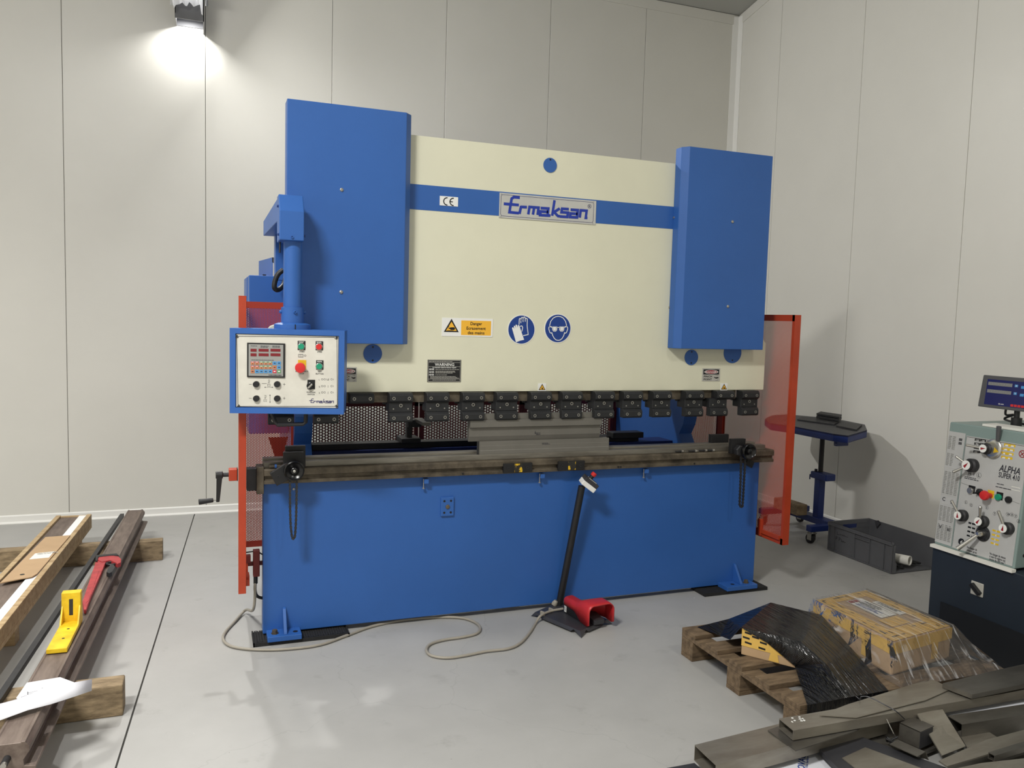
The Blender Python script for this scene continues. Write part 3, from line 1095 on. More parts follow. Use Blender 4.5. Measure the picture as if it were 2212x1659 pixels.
# left support: plates, tilted arm, wheel
q0, q1 = at(612, 985, Y=-0.075), at(656, 985, Y=-0.075)
zt_ = at(632, 976, Y=-0.075).z
su = pb(MB().box(q0.x, q1.x, -0.085, -0.055, 0.885, zt_), 'sheet_support', 'black', bevel=0.002)
MB().box(q0.x + 0.012, q1.x + 0.012, -0.050, -0.024, 0.914, zt_ + 0.026).build('rear_plate', 'black', su, bevel=0.002)
wc = at(635, 1016, Y=-0.12)
ar = [(583, 1023), (598, 1050), (630, 1033), (650, 1020), (650, 1003), (640, 994), (630, 995), (616, 1002)]
MB().prism([(at(u, v, Y=-0.11).x, at(u, v, Y=-0.11).z) for u, v in ar], 'y', -0.112, -0.086).build('arm', 'black', su, bevel=0.002)
q = at(601, 1030, Y=-0.113)
m1 = MB()
socket(m1, q.x, -0.112, q.z, 0.008)
m1.build('arm_hole', 'gunmetal', su)
wh = [(0.050, -0.012), (0.052, 0.0), (0.050, 0.014), (0.045, 0.018), (0.040, 0.012), (0.018, 0.004), (0.017, 0.016), (0.012, 0.020), (0.003, 0.021)]
MB().lathe((wc.x, -0.124, wc.z), (0, -1, 0), wh, 40).build('handwheel', 'black_gloss', su, smooth=True)
MB().lathe((wc.x, -0.144, wc.z), (0, -1, 0), [(0.007, 0), (0.007, 0.003), (0.003, 0.005)], 12).build('wheel_nut', 'chrome', su)
q = at(606, 1007, Y=-0.06)
MB().cyl((q.x - 0.055, -0.045, 0.926), (q.x + 0.03, -0.045, 0.926), 0.008, n=12).build('clamp_rod', 'rusty', su)
MB().cyl((q.x - 0.028, -0.045, 0.926), (q.x - 0.018, -0.045, 0.926), 0.0105, n=12).build('rod_nut', 'blue', su)
cp = [at(626.5, 1036, Y=-0.118), at(626.5, 1090, Y=-0.118), at(628, 1135, Y=-0.118), at(631, 1161, Y=-0.118), at(634, 1164, Y=-0.118), at(637, 1158, Y=-0.118), at(639.5, 1120, Y=-0.118), at(641, 1036, Y=-0.118)]
chain_mesh(cp).build('chain', 'gunmetal', su)
q = at(634.5, 1057, Y=-0.01)
MB().lathe((q.x, 0.002, q.z), (0, -1, 0), [(0.006, 0), (0.006, 0.01)], 10).build('wheel_stud', 'bolt_zinc', su)
# right support
q0, q1 = at(1574, 980, Y=-0.06), at(1604, 980, Y=-0.06)
zt_ = at(1590, 947, Y=-0.06).z
su = pb(MB().box(q0.x, q1.x, -0.085, -0.055, 0.905, zt_), 'sheet_support', 'black', bevel=0.002)
MB().box(q0.x - 0.06, q1.x - 0.03, 0.05, 0.08, 0.93, zt_ + 0.01).build('rear_plate', 'black', su, bevel=0.002)
hx = at(1597, 973, Y=-0.10)
MB().lathe((hx.x, -0.085, hx.z), (0, -1, 0), [(0.036, 0), (0.036, 0.03), (0.030, 0.036)], 6).build('hex_boss', 'gunmetal', su, bevel=0.002)
wc = at(1617, 975, Y=-0.135)
MB().lathe((wc.x, -0.135, wc.z), (0, -1, 0), wh, 40).build('handwheel', 'black_gloss', su, smooth=True)
MB().cyl((wc.x, -0.085, wc.z), (wc.x, -0.13, wc.z), 0.02, n=16).build('wheel_axle', 'black', su)
q = at(1618, 1000, Y=-0.09)
MB().obb((q.x, -0.09, q.z), (0.025, 0, -0.012), (0, 0.012, 0), (0.008, 0, 0.02)).build('arm', 'black', su)
cp = [at(1601, 985, Y=-0.118), at(1600, 1030, Y=-0.118), at(1598, 1080, Y=-0.118), at(1598, 1092, Y=-0.118), at(1601, 1095, Y=-0.118), at(1604, 1091, Y=-0.118), at(1607, 1040, Y=-0.118), at(1610, 990, Y=-0.118)]
chain_mesh(cp).build('chain', 'gunmetal', su)

# --- electrical cabinet and fittings behind the left guard
xa = at(538, 640, Y=0.8).x
ct = at(538, 594, Y=0.8).z
cb = pb(MB().box(xa, 0.195, 0.8, 1.4, at(560, 937, Y=0.8).z, ct), 'electrical_cabinet', 'blue', bevel=0.004)
q = at(530, 601, Y=1.2)
MB().box(q.x, xa + 0.1, 1.0, 1.38, 1.1, q.z).build('cabinet_side_box', 'blue', cb, bevel=0.003)
MB().box(0.05, 0.07, 0.9, 0.92, ct, ct + 0.012).build('cabinet_stud', 'black', cb)
# bracket on top: bent sheet, open below
p1, p2 = at(588, 556, Y=0.85), at(559, 564, Y=1.25)
b1 = MB()
b1.sheet([(p1.x, 0.85, ct), (p2.x, 1.25, ct), (p2.x, 1.25, p2.z), (p1.x, 0.85, p1.z)], (1, 0, 0), 0.004)
b1.build('bracket_side', 'blue', cb)
MB().box(p1.x, 0.20, 0.85, 0.90, p1.z - 0.030, p1.z).build('bracket_top', 'grey_steel', cb)
MB().box(0.185, 0.20, 0.85, 0.90, ct, p1.z).build('bracket_leg', 'grey_steel', cb)

# --- punch and die in the machine (loose tools)
qa, qb = at(1013, 925, Y=-0.01), at(1296, 925, Y=-0.01)
zt_, zb_ = ZR0 - 0.125, at(1150, 950, Y=0.0).z
zs = at(1150, 922, Y=-0.02).z
pu = thing('bending_punch', 'grey steel bending punch bar hanging under the clamps', 'press tool', ((qa.x + qb.x) / 2, 0, zb_))
MB().prism([(0.012, zt_), (-0.010, zt_), (-0.012, zt_ - 0.03), (-0.034, zt_ - 0.034), (-0.034, zs + 0.004), (-0.016, zs), (-0.016, zb_ + 0.03), (-0.004, zb_), (0.004, zb_), (0.02, zb_ + 0.03), (0.02, zt_ - 0.03)], 'x', qa.x, qb.x).build('bar', 'tool_steel', pu, bevel=0.0015, seg=1)
q = at(1158, 935, Y=-0.017)
tinyprint(q, (1, 0, 0), (0, 0, 1), 0.026, 0.016, 2, 'ink', pu, 'engraving')
q = at(1156, 936, Y=-0.017)
mk = MB()
ribbon(mk, [at(1156.5, 931, Y=-0.0168), at(1156.5, 936, Y=-0.0168)], 0.0025, (0, -1, 0))
ribbon(mk, [at(1155, 934.5, Y=-0.0168), at(1156.5, 937, Y=-0.0168), at(1158, 934.5, Y=-0.0168)], 0.002, (0, -1, 0))
mk.build('arrow_mark', 'ink', pu)
qa, qb = at(1034, 962, Y=0.0), at(1313, 950, Y=0.0)
dz1 = at(1170, 949, Y=0.0).z
di = thing('bending_die', 'grey steel V-die block standing on the bed rail', 'press tool', ((qa.x + qb.x) / 2, 0, 0.944))
MB().prism([(-0.02, 0.944), (0.028, 0.944), (0.028, dz1), (0.012, dz1), (0.004, dz1 - 0.012), (-0.004, dz1), (-0.016, dz1), (-0.016, dz1 - 0.024), (-0.0175, dz1 - 0.026), (-0.0175, 0.968), (-0.02, 0.966)], 'x', qa.x, qb.x).build('block', 'tool_steel', di, bevel=0.001, seg=1)
MB().prism([(-0.004, 0.9445), (-0.0042, 0.9445), (-0.0042, dz1), (-0.004, dz1)], 'x', qa.x - 0.012, qa.x).build('end_plate', 'gunmetal', di)
q = at(1171, 957, Y=-0.0176)
tinyprint(q, (1, 0, 0), (0, 0, 1), 0.05, 0.012, 2, 'ink', di, 'engraving')
# screws lying on the rail ledge
for i, (u, v, r) in enumerate(((1468, 972, 0.2), (1497, 972, -0.3), (1519, 971, 0.15), (1535, 968, -0.2))):
    q = at(u, v, Y=-0.036)
    t = thing('cap_screw', ['loose cap screw lying on the bed rail, leftmost of the four', 'loose cap screw on the bed rail, second from the left', 'loose cap screw on the bed rail, third from the left', 'loose cap screw on the bed rail, nearest the right handwheel'][i], 'screw', (q.x, -0.036, 0.914), 'cap screws lying on the rail')
    d = Vector((math.cos(r), math.sin(r) * 0.4, 0)).normalized()
    c = Vector((q.x, -0.036, 0.9235))
    MB().cyl(c - d * 0.028, c + d * 0.012, 0.0055, n=10).build('shank', 'gunmetal', t)
    MB().cyl(c + d * 0.012, c + d * 0.026, 0.0092, n=14).build('head', 'bolt_zinc', t)
# ================================================================== signs and plates on the ram
UX, UZ = Vector((1, 0, 0)), Vector((0, 0, 1))
NY = Vector((0, -1, 0))


def R(u, v, y=-0.002):
    return at(u, v, Y=y)


def plate_px(name, tl, br, m, parent, y0=-0.0022, th=0.002, bevel=0.0):
    a, b = R(*tl), R(*br)
    return MB().box(a.x, b.x, y0, y0 + th, b.z, a.z).build(name, m, parent, bevel=bevel)


LOGO = [[(938, 388), (892, 384), (876, 396), (862, 498), (934, 506)], [(818, 434), (932, 444)],
        [(950, 452), (938, 511)], [(946, 458), (994, 461)],
        [(1006, 516), (1014, 459), (1084, 465), (1078, 521)], [(1050, 462), (1042, 518)],
        [(1100, 468), (1160, 472), (1156, 526), (1098, 522), (1101, 494), (1158, 498)], [(1156, 524), (1178, 527)],
        [(1207, 408), (1192, 528)], [(1250, 472), (1206, 500), (1238, 531), (1252, 532)],
        [(1322, 478), (1268, 474), (1264, 501), (1316, 505), (1312, 538), (1252, 534)],
        [(1336, 482), (1394, 486), (1390, 543), (1334, 539), (1337, 511), (1392, 515)],
        [(1412, 545), (1418, 487), (1466, 491), (1460, 547), (1474, 548)]]


def logo(P, wx, hz, ux, uz, n, m, parent, thick):
    """the maker's lettering drawn with strokes; P top left"""
    mb = MB()
    for k_, st in enumerate(LOGO):
        pts = []
        for x, y in st:
            u_ = (x - 818) / 656.0
            v_ = (y - 384 - 0.0855 * (x - 818)) / 128.0
            pts.append(Vector(P) + Vector(ux) * (u_ * wx) - Vector(uz) * (v_ * hz) + Vector(n) * (0.0008 + 0.00025 * (k_ % 4)))
        ribbon(mb, pts, thick, n)
    return mb.build('logo_lettering', m, parent)


# name plate
pl = plate_px('name_plate', (1079, 416), (1286, 485.5), 'plate_alu', ram, -0.0045, 0.0045)
a, b = R(1079, 416, -0.0045), R(1286, 434.5, -0.0045)
za, zb_ = R(1079, 416).z, R(1079, 470).z
pl.data.vertices  # plate spans a.x..b.x
me = pl.data
for v in me.vertices:
    v.co.z = za if v.co.z > (za + zb_) / 2 else zb_
px0, px1 = a.x, b.x
mb = MB()
i_ = 0.010
rr = []
for cx_, cz_, a0_ in ((px0 + 0.022, zb_ + 0.022, PI), (px1 - 0.022, zb_ + 0.022, 1.5 * PI), (px1 - 0.022, za - 0.022, 0), (px0 + 0.022, za - 0.022, 0.5 * PI)):
    for k in range(5):
        t_ = a0_ + k * PI / 8
        rr.append((cx_ + 0.012 * math.cos(t_), -0.0048, cz_ + 0.012 * math.sin(t_)))
ribbon(mb, rr, 0.0022, NY, closed=True)
mb.build('plate_border', 'logo_navy', pl)
wpl, hpl = px1 - px0, za - zb_
logo((px0 + 0.045 * wpl, -0.0045, za - 0.17 * hpl), 0.875 * wpl, 0.68 * hpl, UX, UZ, NY, 'logo_blue', pl, 0.0155)
mb = MB()
cr_ = Vector((px1 - 0.062 * wpl, -0.0055, za - 0.25 * hpl))
ribbon(mb, [cr_ + UX * (0.0105 * math.cos(k * PI / 10)) + UZ * (0.0105 * math.sin(k * PI / 10)) for k in range(20)], 0.002, NY, closed=True)
mb.build('mark_ring', 'logo_navy', pl)
text('R', cr_ + UX * -0.0042 - UZ * 0.0055, UX, UZ, 0.011, 'logo_navy', pl)
for sx in (0.012, wpl - 0.012):
    for sz in (0.008, hpl - 0.008):
        MB().cyl((px0 + sx, -0.006, zb_ + sz), (px0 + sx, -0.004, zb_ + sz), 0.003, n=8).build('rivet', 'bolt_zinc', pl)
# CE plate
ce_ = plate_px('ce_plate', (950, 423), (989, 446.5), 'sticker_white', ram, -0.004, 0.003)
a, b = R(950, 423), R(989, 448)
zc_ = (a.z + b.z) / 2
rC = 0.0195
for cx_, e in ((a.x + 0.40 * (b.x - a.x), 0), (a.x + 0.74 * (b.x - a.x), 1)):
    mb = MB()
    ribbon(mb, [Vector((cx_ + rC * math.cos(t_), -0.0048, zc_ + rC * math.sin(t_))) for t_ in [PI / 2 - 0.1 + k * (PI + 0.2) / 14 for k in range(15)]], 0.0055, NY)
    if e:
        ribbon(mb, [(cx_ - rC, -0.0048, zc_), (cx_ - 0.003, -0.0048, zc_)], 0.005, NY)
    mb.build('ce_mark', 'sticker_black', ce_)
# crush warning, French
a, b = R(955, 686), R(1064, 728)
z0_ = R(955, 726).z
wn = MB().box(a.x, b.x, -0.0022, 0.0, z0_, a.z).build('crush_warning_sticker', 'sticker_white', ram)
a, b = R(996.5, 692), R(1060, 726)
MB().box(a.x, b.x, -0.0028, -0.002, R(996.5, 723.6).z, a.z).build('yellow_field', 'sticker_yellow', wn)
xm = (a.x + b.x) / 2
for s_, v in (('Danger', 702.3), ('Ecrasement', 712.3), ('des mains', 722)):
    z_ = R(1028, v).z
    text(s_, (xm, -0.0029, z_), UX, UZ, 0.0165, 'sticker_black', wn, align='C', width={'Danger': 0.068, 'Ecrasement': 0.112, 'des mains': 0.098}[s_])


def triangle(parent, c, s, y, inner='sticker_yellow'):
    x, z = c
    mb = MB()
    mb.add([(x - s, y, z - s * 0.55), (x + s, y, z - s * 0.55), (x, y, z + s * 1.15)], [(0, 1, 2)])
    mb.build('triangle_edge', 'sticker_black', parent)
    k = 0.72
    mb = MB()
    mb.add([(x - s * k, y - 0.0004, z - s * 0.55 + s * 0.16), (x + s * k, y - 0.0004, z - s * 0.55 + s * 0.16), (x, y - 0.0004, z + s * 0.78)], [(0, 1, 2)])
    mb.build('triangle_field', inner, parent)


c = R(975, 708)
triangle(wn, (c.x, c.z), 0.043, -0.0028)
y_ = -0.0036
mb = MB()
x, z = c.x, c.z
mb.add([(x - 0.020, y_, z - 0.004), (x - 0.006, y_, z + 0.002), (x + 0.016, y_, z + 0.003), (x + 0.022, y_, z - 0.004), (x + 0.016, y_, z - 0.012), (x - 0.004, y_, z - 0.012), (x - 0.008, y_, z - 0.007)], [(0, 1, 2, 3, 4, 5, 6)])
ribbon(mb, [(x - 0.024, y_, z - 0.015), (x + 0.012, y_, z - 0.015)], 0.002, NY)
ribbon(mb, [(x - 0.016, y_, z + 0.001), (x - 0.016, y_, z + 0.016)], 0.003, NY)
mb.build('hand_pictogram', 'sticker_black', wn)
# mandatory signs: gloves and goggles
for kind, (cu, cv) in (('gloves_sign', (1126.5, 712)), ('goggles_sign', (1205, 709.5))):
    c = R(cu, cv)
    rad = 0.0845
    d = MB().cyl((c.x, -0.0020, c.z), (c.x, 0.0005, c.z), rad, n=64).build(kind, 'sticker_white', ram)
    MB().cyl((c.x, -0.0024, c.z), (c.x, -0.0018, c.z), rad * 0.945, n=64).build('blue_disc', 'sticker_blue', d)
    y_ = -0.0030

    def G(x, y):     # zoomed-crop coordinates of the sign -> sign plane
        q = at(1080 + x / 12.289, 660 + y / 12.289, Y=-0.0022)
        return Vector((q.x, y_, q.z))
    mb = MB()
    if kind == 'gloves_sign':
        hand = [(318, 600), (330, 580), (352, 578), (375, 625), (368, 545), (388, 532), (402, 545), (425, 610), (412, 518), (430, 503), (448, 515), (478, 590), (474, 528), (492, 515), (510, 528), (640, 908), (530, 935), (424, 975)]
        mb.add([G(*p) for p in hand], [(15, 16, 17, 0, 3), (0, 1, 2, 3), (3, 4, 5, 6), (15, 3, 6, 7), (7, 8, 9, 10), (15, 7, 10, 11), (11, 12, 13, 14), (15, 11, 14)])
        ribbon(mb, [G(*p) for p in ((504, 508), (512, 360), (530, 342), (552, 362), (554, 465))], 0.0042, NY)
        ribbon(mb, [G(*p) for p in ((554, 400), (566, 330), (586, 312), (608, 332), (612, 435))], 0.0042, NY)
        ribbon(mb, [G(*p) for p in ((612, 380), (622, 320), (646, 302), (668, 322), (668, 430))], 0.0042, NY)
        ribbon(mb, [G(*p) for p in ((670, 370), (682, 345), (704, 340), (724, 360), (720, 540), (748, 770), (616, 800))], 0.0042, NY)
        ribbon(mb, [G(*p) for p in ((532, 560), (556, 540), (586, 545), (604, 585), (578, 690))], 0.0042, NY)
    else:
        head = [(1325, 575), (1320, 520), (1345, 420), (1410, 335), (1480, 296), (1545, 286), (1610, 296), (1680, 335), (1740, 420), (1765, 520), (1758, 575)]
        ribbon(mb, [G(*p) for p in head], 0.0042, NY)
        for s_ in (-1, 1):
            def M_(x, y):
                return G(1545 + s_ * (x - 1545), y)
            ribbon(mb, [M_(*p) for p in ((1760, 545), (1795, 580), (1795, 630), (1765, 715), (1730, 735), (1715, 720), (1690, 800), (1650, 870), (1600, 915), (1545, 925))], 0.0042, NY)
            mb.add([M_(*p) for p in ((1572, 560), (1712, 560), (1700, 650), (1670, 690), (1610, 690), (1575, 650))], [tuple(range(6)) if s_ > 0 else tuple(range(6))[::-1]])
            ribbon(mb, [M_(*p) for p in ((1700, 580), (1760, 555))], 0.006, NY)
        ribbon(mb, [G(1500, 582), G(1590, 582)], 0.0035, NY)
    mb.build('pictogram', 'white_print', d)
    if kind == 'goggles_sign':
        mb = MB()
        for s_ in (-1, 1):
            def M_(x, y):
                return G(1545 + s_ * (x - 1545), y) - Vector((0, 0.0004, 0))
            ribbon(mb, [M_(*p) for p in ((1600, 580), (1600, 640), (1620, 672), (1660, 672), (1682, 640), (1682, 580))], 0.0016, NY)
        mb.build('lens_outline', 'sticker_blue', d)
# black warning plate
wp = plate_px('warning_plate', (924, 777), (995, 825), 'sticker_black', ram, -0.003, 0.003)
a, b = R(924, 777), R(995, 825)
wx, hz = b.x - a.x, a.z - b.z
za = a.z


def wpt(fx, fy):
    return Vector((a.x + fx * wx, -0.0034, za - fy * hz))


mb = MB()
ribbon(mb, [wpt(0.02, 0.025), wpt(0.98, 0.025), wpt(0.98, 0.975), wpt(0.02, 0.975)], 0.002, NY, closed=True)
for fy in (0.12, 0.31, 0.87):
    ribbon(mb, [wpt(0.02, fy), wpt(0.98, fy)], 0.0015, NY)
mb.build('plate_lines', 'sticker_grey', wp)
text('WARNING', wpt(0.5, 0.275), UX, UZ, 0.0155, 'white_print', wp, align='C', width=0.58 * wx)
text('TO PREVENT SERIOUS BODILY INJURY', wpt(0.5, 0.375), UX, UZ, 0.006, 'white_print', wp, align='C', width=0.72 * wx)
for fy in (0.465, 0.59, 0.71):
    text('NEVER', wpt(0.045, fy), UX, UZ, 0.009, 'white_print', wp, width=0.15 * wx)
tinyprint(wpt(0.04, 0.065), UX, UZ, 0.92 * wx, 0.006, 1, 'sticker_grey', wp, seed=1)
tinyprint(wpt(0.23, 0.425), UX, UZ, 0.72 * wx, 0.006, 1, 'sticker_grey', wp, seed=2)
tinyprint(wpt(0.23, 0.50), UX, UZ, 0.72 * wx, 0.016, 3, 'sticker_grey', wp, seed=3)
tinyprint(wpt(0.23, 0.67), UX, UZ, 0.40 * wx, 0.006, 1, 'sticker_grey', wp, seed=4)
tinyprint(wpt(0.08, 0.745), UX, UZ, 0.86 * wx, 0.014, 3, 'sticker_grey', wp, seed=5)
tinyprint(wpt(0.15, 0.905), UX, UZ, 0.70 * wx, 0.005, 1, 'sticker_grey', wp, seed=6)
# pinch point stickers
for (tl, br) in (((1517.5, 795.5), (1554.5, 823.5)), ((736, 793), (770.5, 825))):
    a, b = R(*tl), R(*br)
    o = MB().box(a.x, b.x, -0.0022, 0.0, b.z, a.z).build('pinch_point_sticker', 'sticker_grey', ram)
    wx, hz = b.x - a.x, a.z - b.z

    def sp(fx, fy, y=-0.0026):
        return Vector((a.x + fx * wx, y, a.z - fy * hz))
    MB().box(sp(0.06, 0).x, sp(0.94, 0).x, -0.0026, -0.002, sp(0, 0.48).z, sp(0, 0.08).z).build('black_field', 'sticker_black', o)
    for fr_, m_, yy in ((1.0, 'white_print', -0.003), (0.88, 'danger_red', -0.0033)):
        mb = MB()
        mb.add([sp(0.5, 0.28, yy) + UX * (0.39 * wx * fr_ * math.cos(k * PI / 14)) + UZ * (0.15 * hz * fr_ * math.sin(k * PI / 14)) for k in range(28)], [tuple(range(28))])
        mb.build('oval', m_, o)
    text('DANGER', sp(0.5, 0.355, -0.0032), UX, UZ, 0.011, 'white_print', o, align='C', width=0.60 * wx)
    text('PINCH', sp(0.09, 0.70), UX, UZ, 0.0115, 'sticker_black', o, width=0.46 * wx)
    text('POINT', sp(0.09, 0.92), UX, UZ, 0.0115, 'sticker_black', o, width=0.46 * wx)
    mb = MB()
    mb.add([sp(0.66, 0.64, -0.003), sp(0.74, 0.70, -0.003), sp(0.92, 0.68, -0.003), sp(0.92, 0.76, -0.003), sp(0.78, 0.80, -0.003), sp(0.68, 0.72, -0.003)], [(0, 1, 2, 3, 4, 5)])
    ribbon(mb, [sp(0.75, 0.55), sp(0.88, 0.55), sp(0.88, 0.62)], 0.0012, NY)
    ribbon(mb, [sp(0.75, 0.94), sp(0.88, 0.94), sp(0.88, 0.84)], 0.0012, NY)
    mb.build('hand_pictogram', 'sticker_black', o)
# little hand hazard stickers
for tl, br in (((1162.5, 828), (1179.5, 844.5)), ((1557, 828), (1571, 843))):
    a, b = R(*tl), R(*br)
    o = MB().box(a.x, b.x, -0.0022, 0.0, b.z, a.z).build('hand_hazard_sticker', 'sticker_white', ram)
    x, z = (a.x + b.x) / 2, (a.z + b.z) / 2 - 0.005
    s = (b.x - a.x) * 0.42
    triangle(o, (x, z), s, -0.0026)
    mb = MB()
    y_ = -0.0034
    mb.add([(x - 0.35 * s, y_, z + 0.25 * s), (x, y_, z - 0.05 * s), (x + 0.1 * s, y_, z + 0.3 * s), (x + 0.35 * s, y_, z - 0.25 * s), (x + 0.1 * s, y_, z - 0.35 * s), (x - 0.15 * s, y_, z - 0.2 * s)], [(0, 1, 5), (1, 2, 3, 4, 5)])
    mb.build('hand_pictogram', 'sticker_black', o)

# ================================================================== control pendant
TH = math.radians(-13)
ex = Vector((math.cos(TH), math.sin(TH), 0))       # along the box
ey = Vector((-math.sin(TH), math.cos(TH), 0))      # away from the viewer
ez = Vector((0, 0, 1))
nf = -ey
PC = at(622, 800, Y=-0.335)                         # a point of the front face


def K(u, v, off=0.0):
    return atp(u, v, PC + nf * off, nf)


tlx, brx = K(496.5, 712), K(742, 893)
BX0 = (K(496, 800) - PC).dot(ex)
BX1 = (K(743.5, 800) - PC).dot(ex)
BZ0, BZ1 = K(622, 894).z, K(622, 711.5).z
DEP = 0.185


def kp(x, d, z):
    return PC + ex * x + ey * d + ez * (z - PC.z)


mb = MB()


def kbox(mb_, x0_, x1_, d0, d1, z0_, z1_):
    mb_.hexa([kp(x0_, d0, z0_), kp(x1_, d0, z0_), kp(x1_, d1, z0_), kp(x0_, d1, z0_), kp(x0_, d0, z1_), kp(x1_, d0, z1_), kp(x1_, d1, z1_), kp(x0_, d1, z1_)])
    return mb_


# box with a chamfered lower back edge
prof = [(0.012, BZ0), (DEP - 0.06, BZ0), (DEP, BZ0 + 0.075), (DEP, BZ1), (0.012, BZ1)]
vs = [kp(BX0, d, z) for d, z in prof] + [kp(BX1, d, z) for d, z in prof]
mb.add(vs, [(0, 1, 2, 3, 4), (9, 8, 7, 6, 5)] + [(i, (i + 1) % 5, 5 + (i + 1) % 5, 5 + i) for i in range(5)])
CBX = pb(mb, 'control_box', 'blue', bevel=0.004)
# rim standing proud round the recessed panel
PX0, PX1 = (K(508.5, 800) - PC).dot(ex), (K(731.5, 800) - PC).dot(ex)
PZ0, PZ1 = K(622, 881.5).z, K(622, 723).z
mb = MB()
kbox(mb, BX0, PX0, 0, 0.012, BZ0, BZ1)
kbox(mb, PX1, BX1, 0, 0.012, BZ0, BZ1)
kbox(mb, PX0, PX1, 0, 0.012, BZ0, PZ0)
kbox(mb, PX0, PX1, 0, 0.012, PZ1, BZ1)
mb.build('rim', 'blue', CBX)
FP = 0.006
mb = kbox(MB(), PX0 + 0.003, PX1 - 0.003, FP, 0.0119, PZ0 + 0.003, PZ1 - 0.003)
mb.build('face_plate', 'panel_alu', CBX)


def q_(u, v, lift=0.0006):
    """photo pixel -> point on the face plate"""
    return K(u, v, -FP + lift)


def c2(x, y, lift=0.0006):
    """coordinates of the 7.373x crop at (480, 690) -> point on the face plate"""
    return q_(480 + x / 7.373, 690 + y / 7.373, lift)


def krect(name, x0_, y0_, x1_, y1_, m, d=0.002, lift=0.0):
    """raised rectangle on the face plate, crop coordinates"""
    a_, b_ = c2(x0_, y0_, 0), c2(x1_, y1_, 0)
    xa_, xb2 = (a_ - PC).dot(ex), (b_ - PC).dot(ex)
    return kbox(MB(), xa_, xb2, FP - d - lift, FP + 0.001, min(a_.z, b_.z), max(a_.z, b_.z)).build(name, m, CBX)


mb = MB()
fr_ = [(265, 268), (1785, 285), (1800, 310), (1828, 318), (1832, 1358), (1800, 1375), (1795, 1385), (285, 1385), (270, 1362), (250, 1355), (232, 295), (255, 290)]
ribbon(mb, [c2(*p, lift=0.0008) for p in fr_], 0.0022, nf, closed=True)
mb.build('panel_line', 'sticker_black', CBX)
for x, y in ((232, 266), (1824, 292), (258, 1386), (1824, 1386)):
    MB().cyl(c2(x, y, 0.0), c2(x, y, 0.003), 0.006, n=12).build('panel_screw', 'gunmetal', CBX)
# keypad and display unit
krect('display_frame', 400, 370, 1000, 928, 'sticker_black', 0.006)
krect('display_face', 425, 392, 974, 905, 'keypad_grey', 0.0072)
for y0_, y1_ in ((466, 514), (538, 586)):
    for x0_, x1_ in ((456, 552), (584, 744), (774, 932)):
        krect('led_window', x0_, y0_, x1_, y1_, 'led_red', 0.008)
keys = [['btn_orange', 'btn_orange', 'btn_key_green', 'btn_key_green', 'btn_key_green', 'btn_blue', 'btn_blue'],
        ['btn_orange', 'btn_orange', 'btn_key_green', 'btn_key_green', 'btn_key_green', 'btn_orange', 'btn_blue'],
        ['btn_orange', 'btn_blue', 'btn_blue', 'btn_blue', 'btn_blue', 'btn_crimson', 'btn_key_green']]
for r_ in range(3):
    for k_ in range(7):
        x = 460 + k_ * 70
        y = 668 + r_ * 66
        m_ = keys[r_][k_]
        krect('key', x, y, x + 57, y + 53, m_, 0.0085)
        if r_ < 2 and k_ < 5:
            krect('key_legend', x, y + 20, x + 57, y + 53, 'btn_orange', 0.0088)
            if m_ == 'btn_orange':
                krect('key_legend', x, y, x + 57, y + 18, 'btn_crimson', 0.0088)
            krect('key_legend', x + 10, y + 6, x + 46, y + 14, 'white_print', 0.0091)
            krect('key_legend', x + 25, y + 28, x + 36, y + 44, 'ink', 0.0092)
        else:
            krect('key_legend', x + 14, y + 20, x + 44, y + 34, 'white_print' if m_ in ('btn_crimson', 'btn_key_green') else 'ink', 0.0092)
tinyprint(c2(455, 418, 0.0075), ex, ez, 0.030, 0.004, 1, 'ink', CBX, seed=11)
tinyprint(c2(610, 420, 0.0075), ex, ez, 0.040, 0.010, 2, 'ink', CBX, seed=12)
tinyprint(c2(800, 420, 0.0075), ex, ez, 0.034, 0.010, 2, 'ink', CBX, seed=13)
tinyprint(c2(465, 640, 0.0075), ex, ez, 0.135, 0.004, 1, 'ink', CBX, seed=14)
tinyprint(c2(740, 880, 0.0075), ex, ez, 0.060, 0.0045, 1, 'ink', CBX, seed=15, fill=0.8)
# push buttons


def button(x, y, m, rad, plate, label, lx, ly, hh=0.0062, pm='sticker_black', wd=None):
    if plate:
        krect('button_legend_plate', *plate, pm, 0.0015)
        tinyprint(c2(plate[0] + 16, plate[1] + 12, 0.002), ex, ez, (plate[2] - plate[0] - 32) / 7.373 / 455, 0.007, 2, 'white_print' if pm == 'sticker_black' else 'sticker_black', CBX, seed=x)
    p = c2(x, y, 0)
    o_ = MB().lathe(p, nf, [(rad * 1.18, 0), (rad * 1.18, 0.006), (rad * 1.02, 0.008)], 26).build('button_ring', 'chrome', CBX, smooth=True)
    MB().lathe(p, nf, [(rad, 0.004), (rad, 0.009), (rad * 0.86, 0.011), (rad * 0.3, 0.0105)], 26).build('button', m, CBX, smooth=True)
    for i_, s_ in enumerate(label):
        text(s_, c2(lx, ly + 36 * i_, 0.0006), ex, ez, hh, 'ink', CBX, align='C', width=(wd or {})[s_] if wd else None)


button(1262, 432, 'btn_green', 0.0145, (1203, 340, 1325, 488), ['START'], 1272, 524)
button(1544, 436, 'btn_red', 0.0145, (1489, 346, 1607, 492), ['STOP'], 1552, 530)
button(1548, 748, 'btn_green', 0.0145, (1496, 650, 1612, 800), ['TEST', 'BUTTON'], 1552, 840)
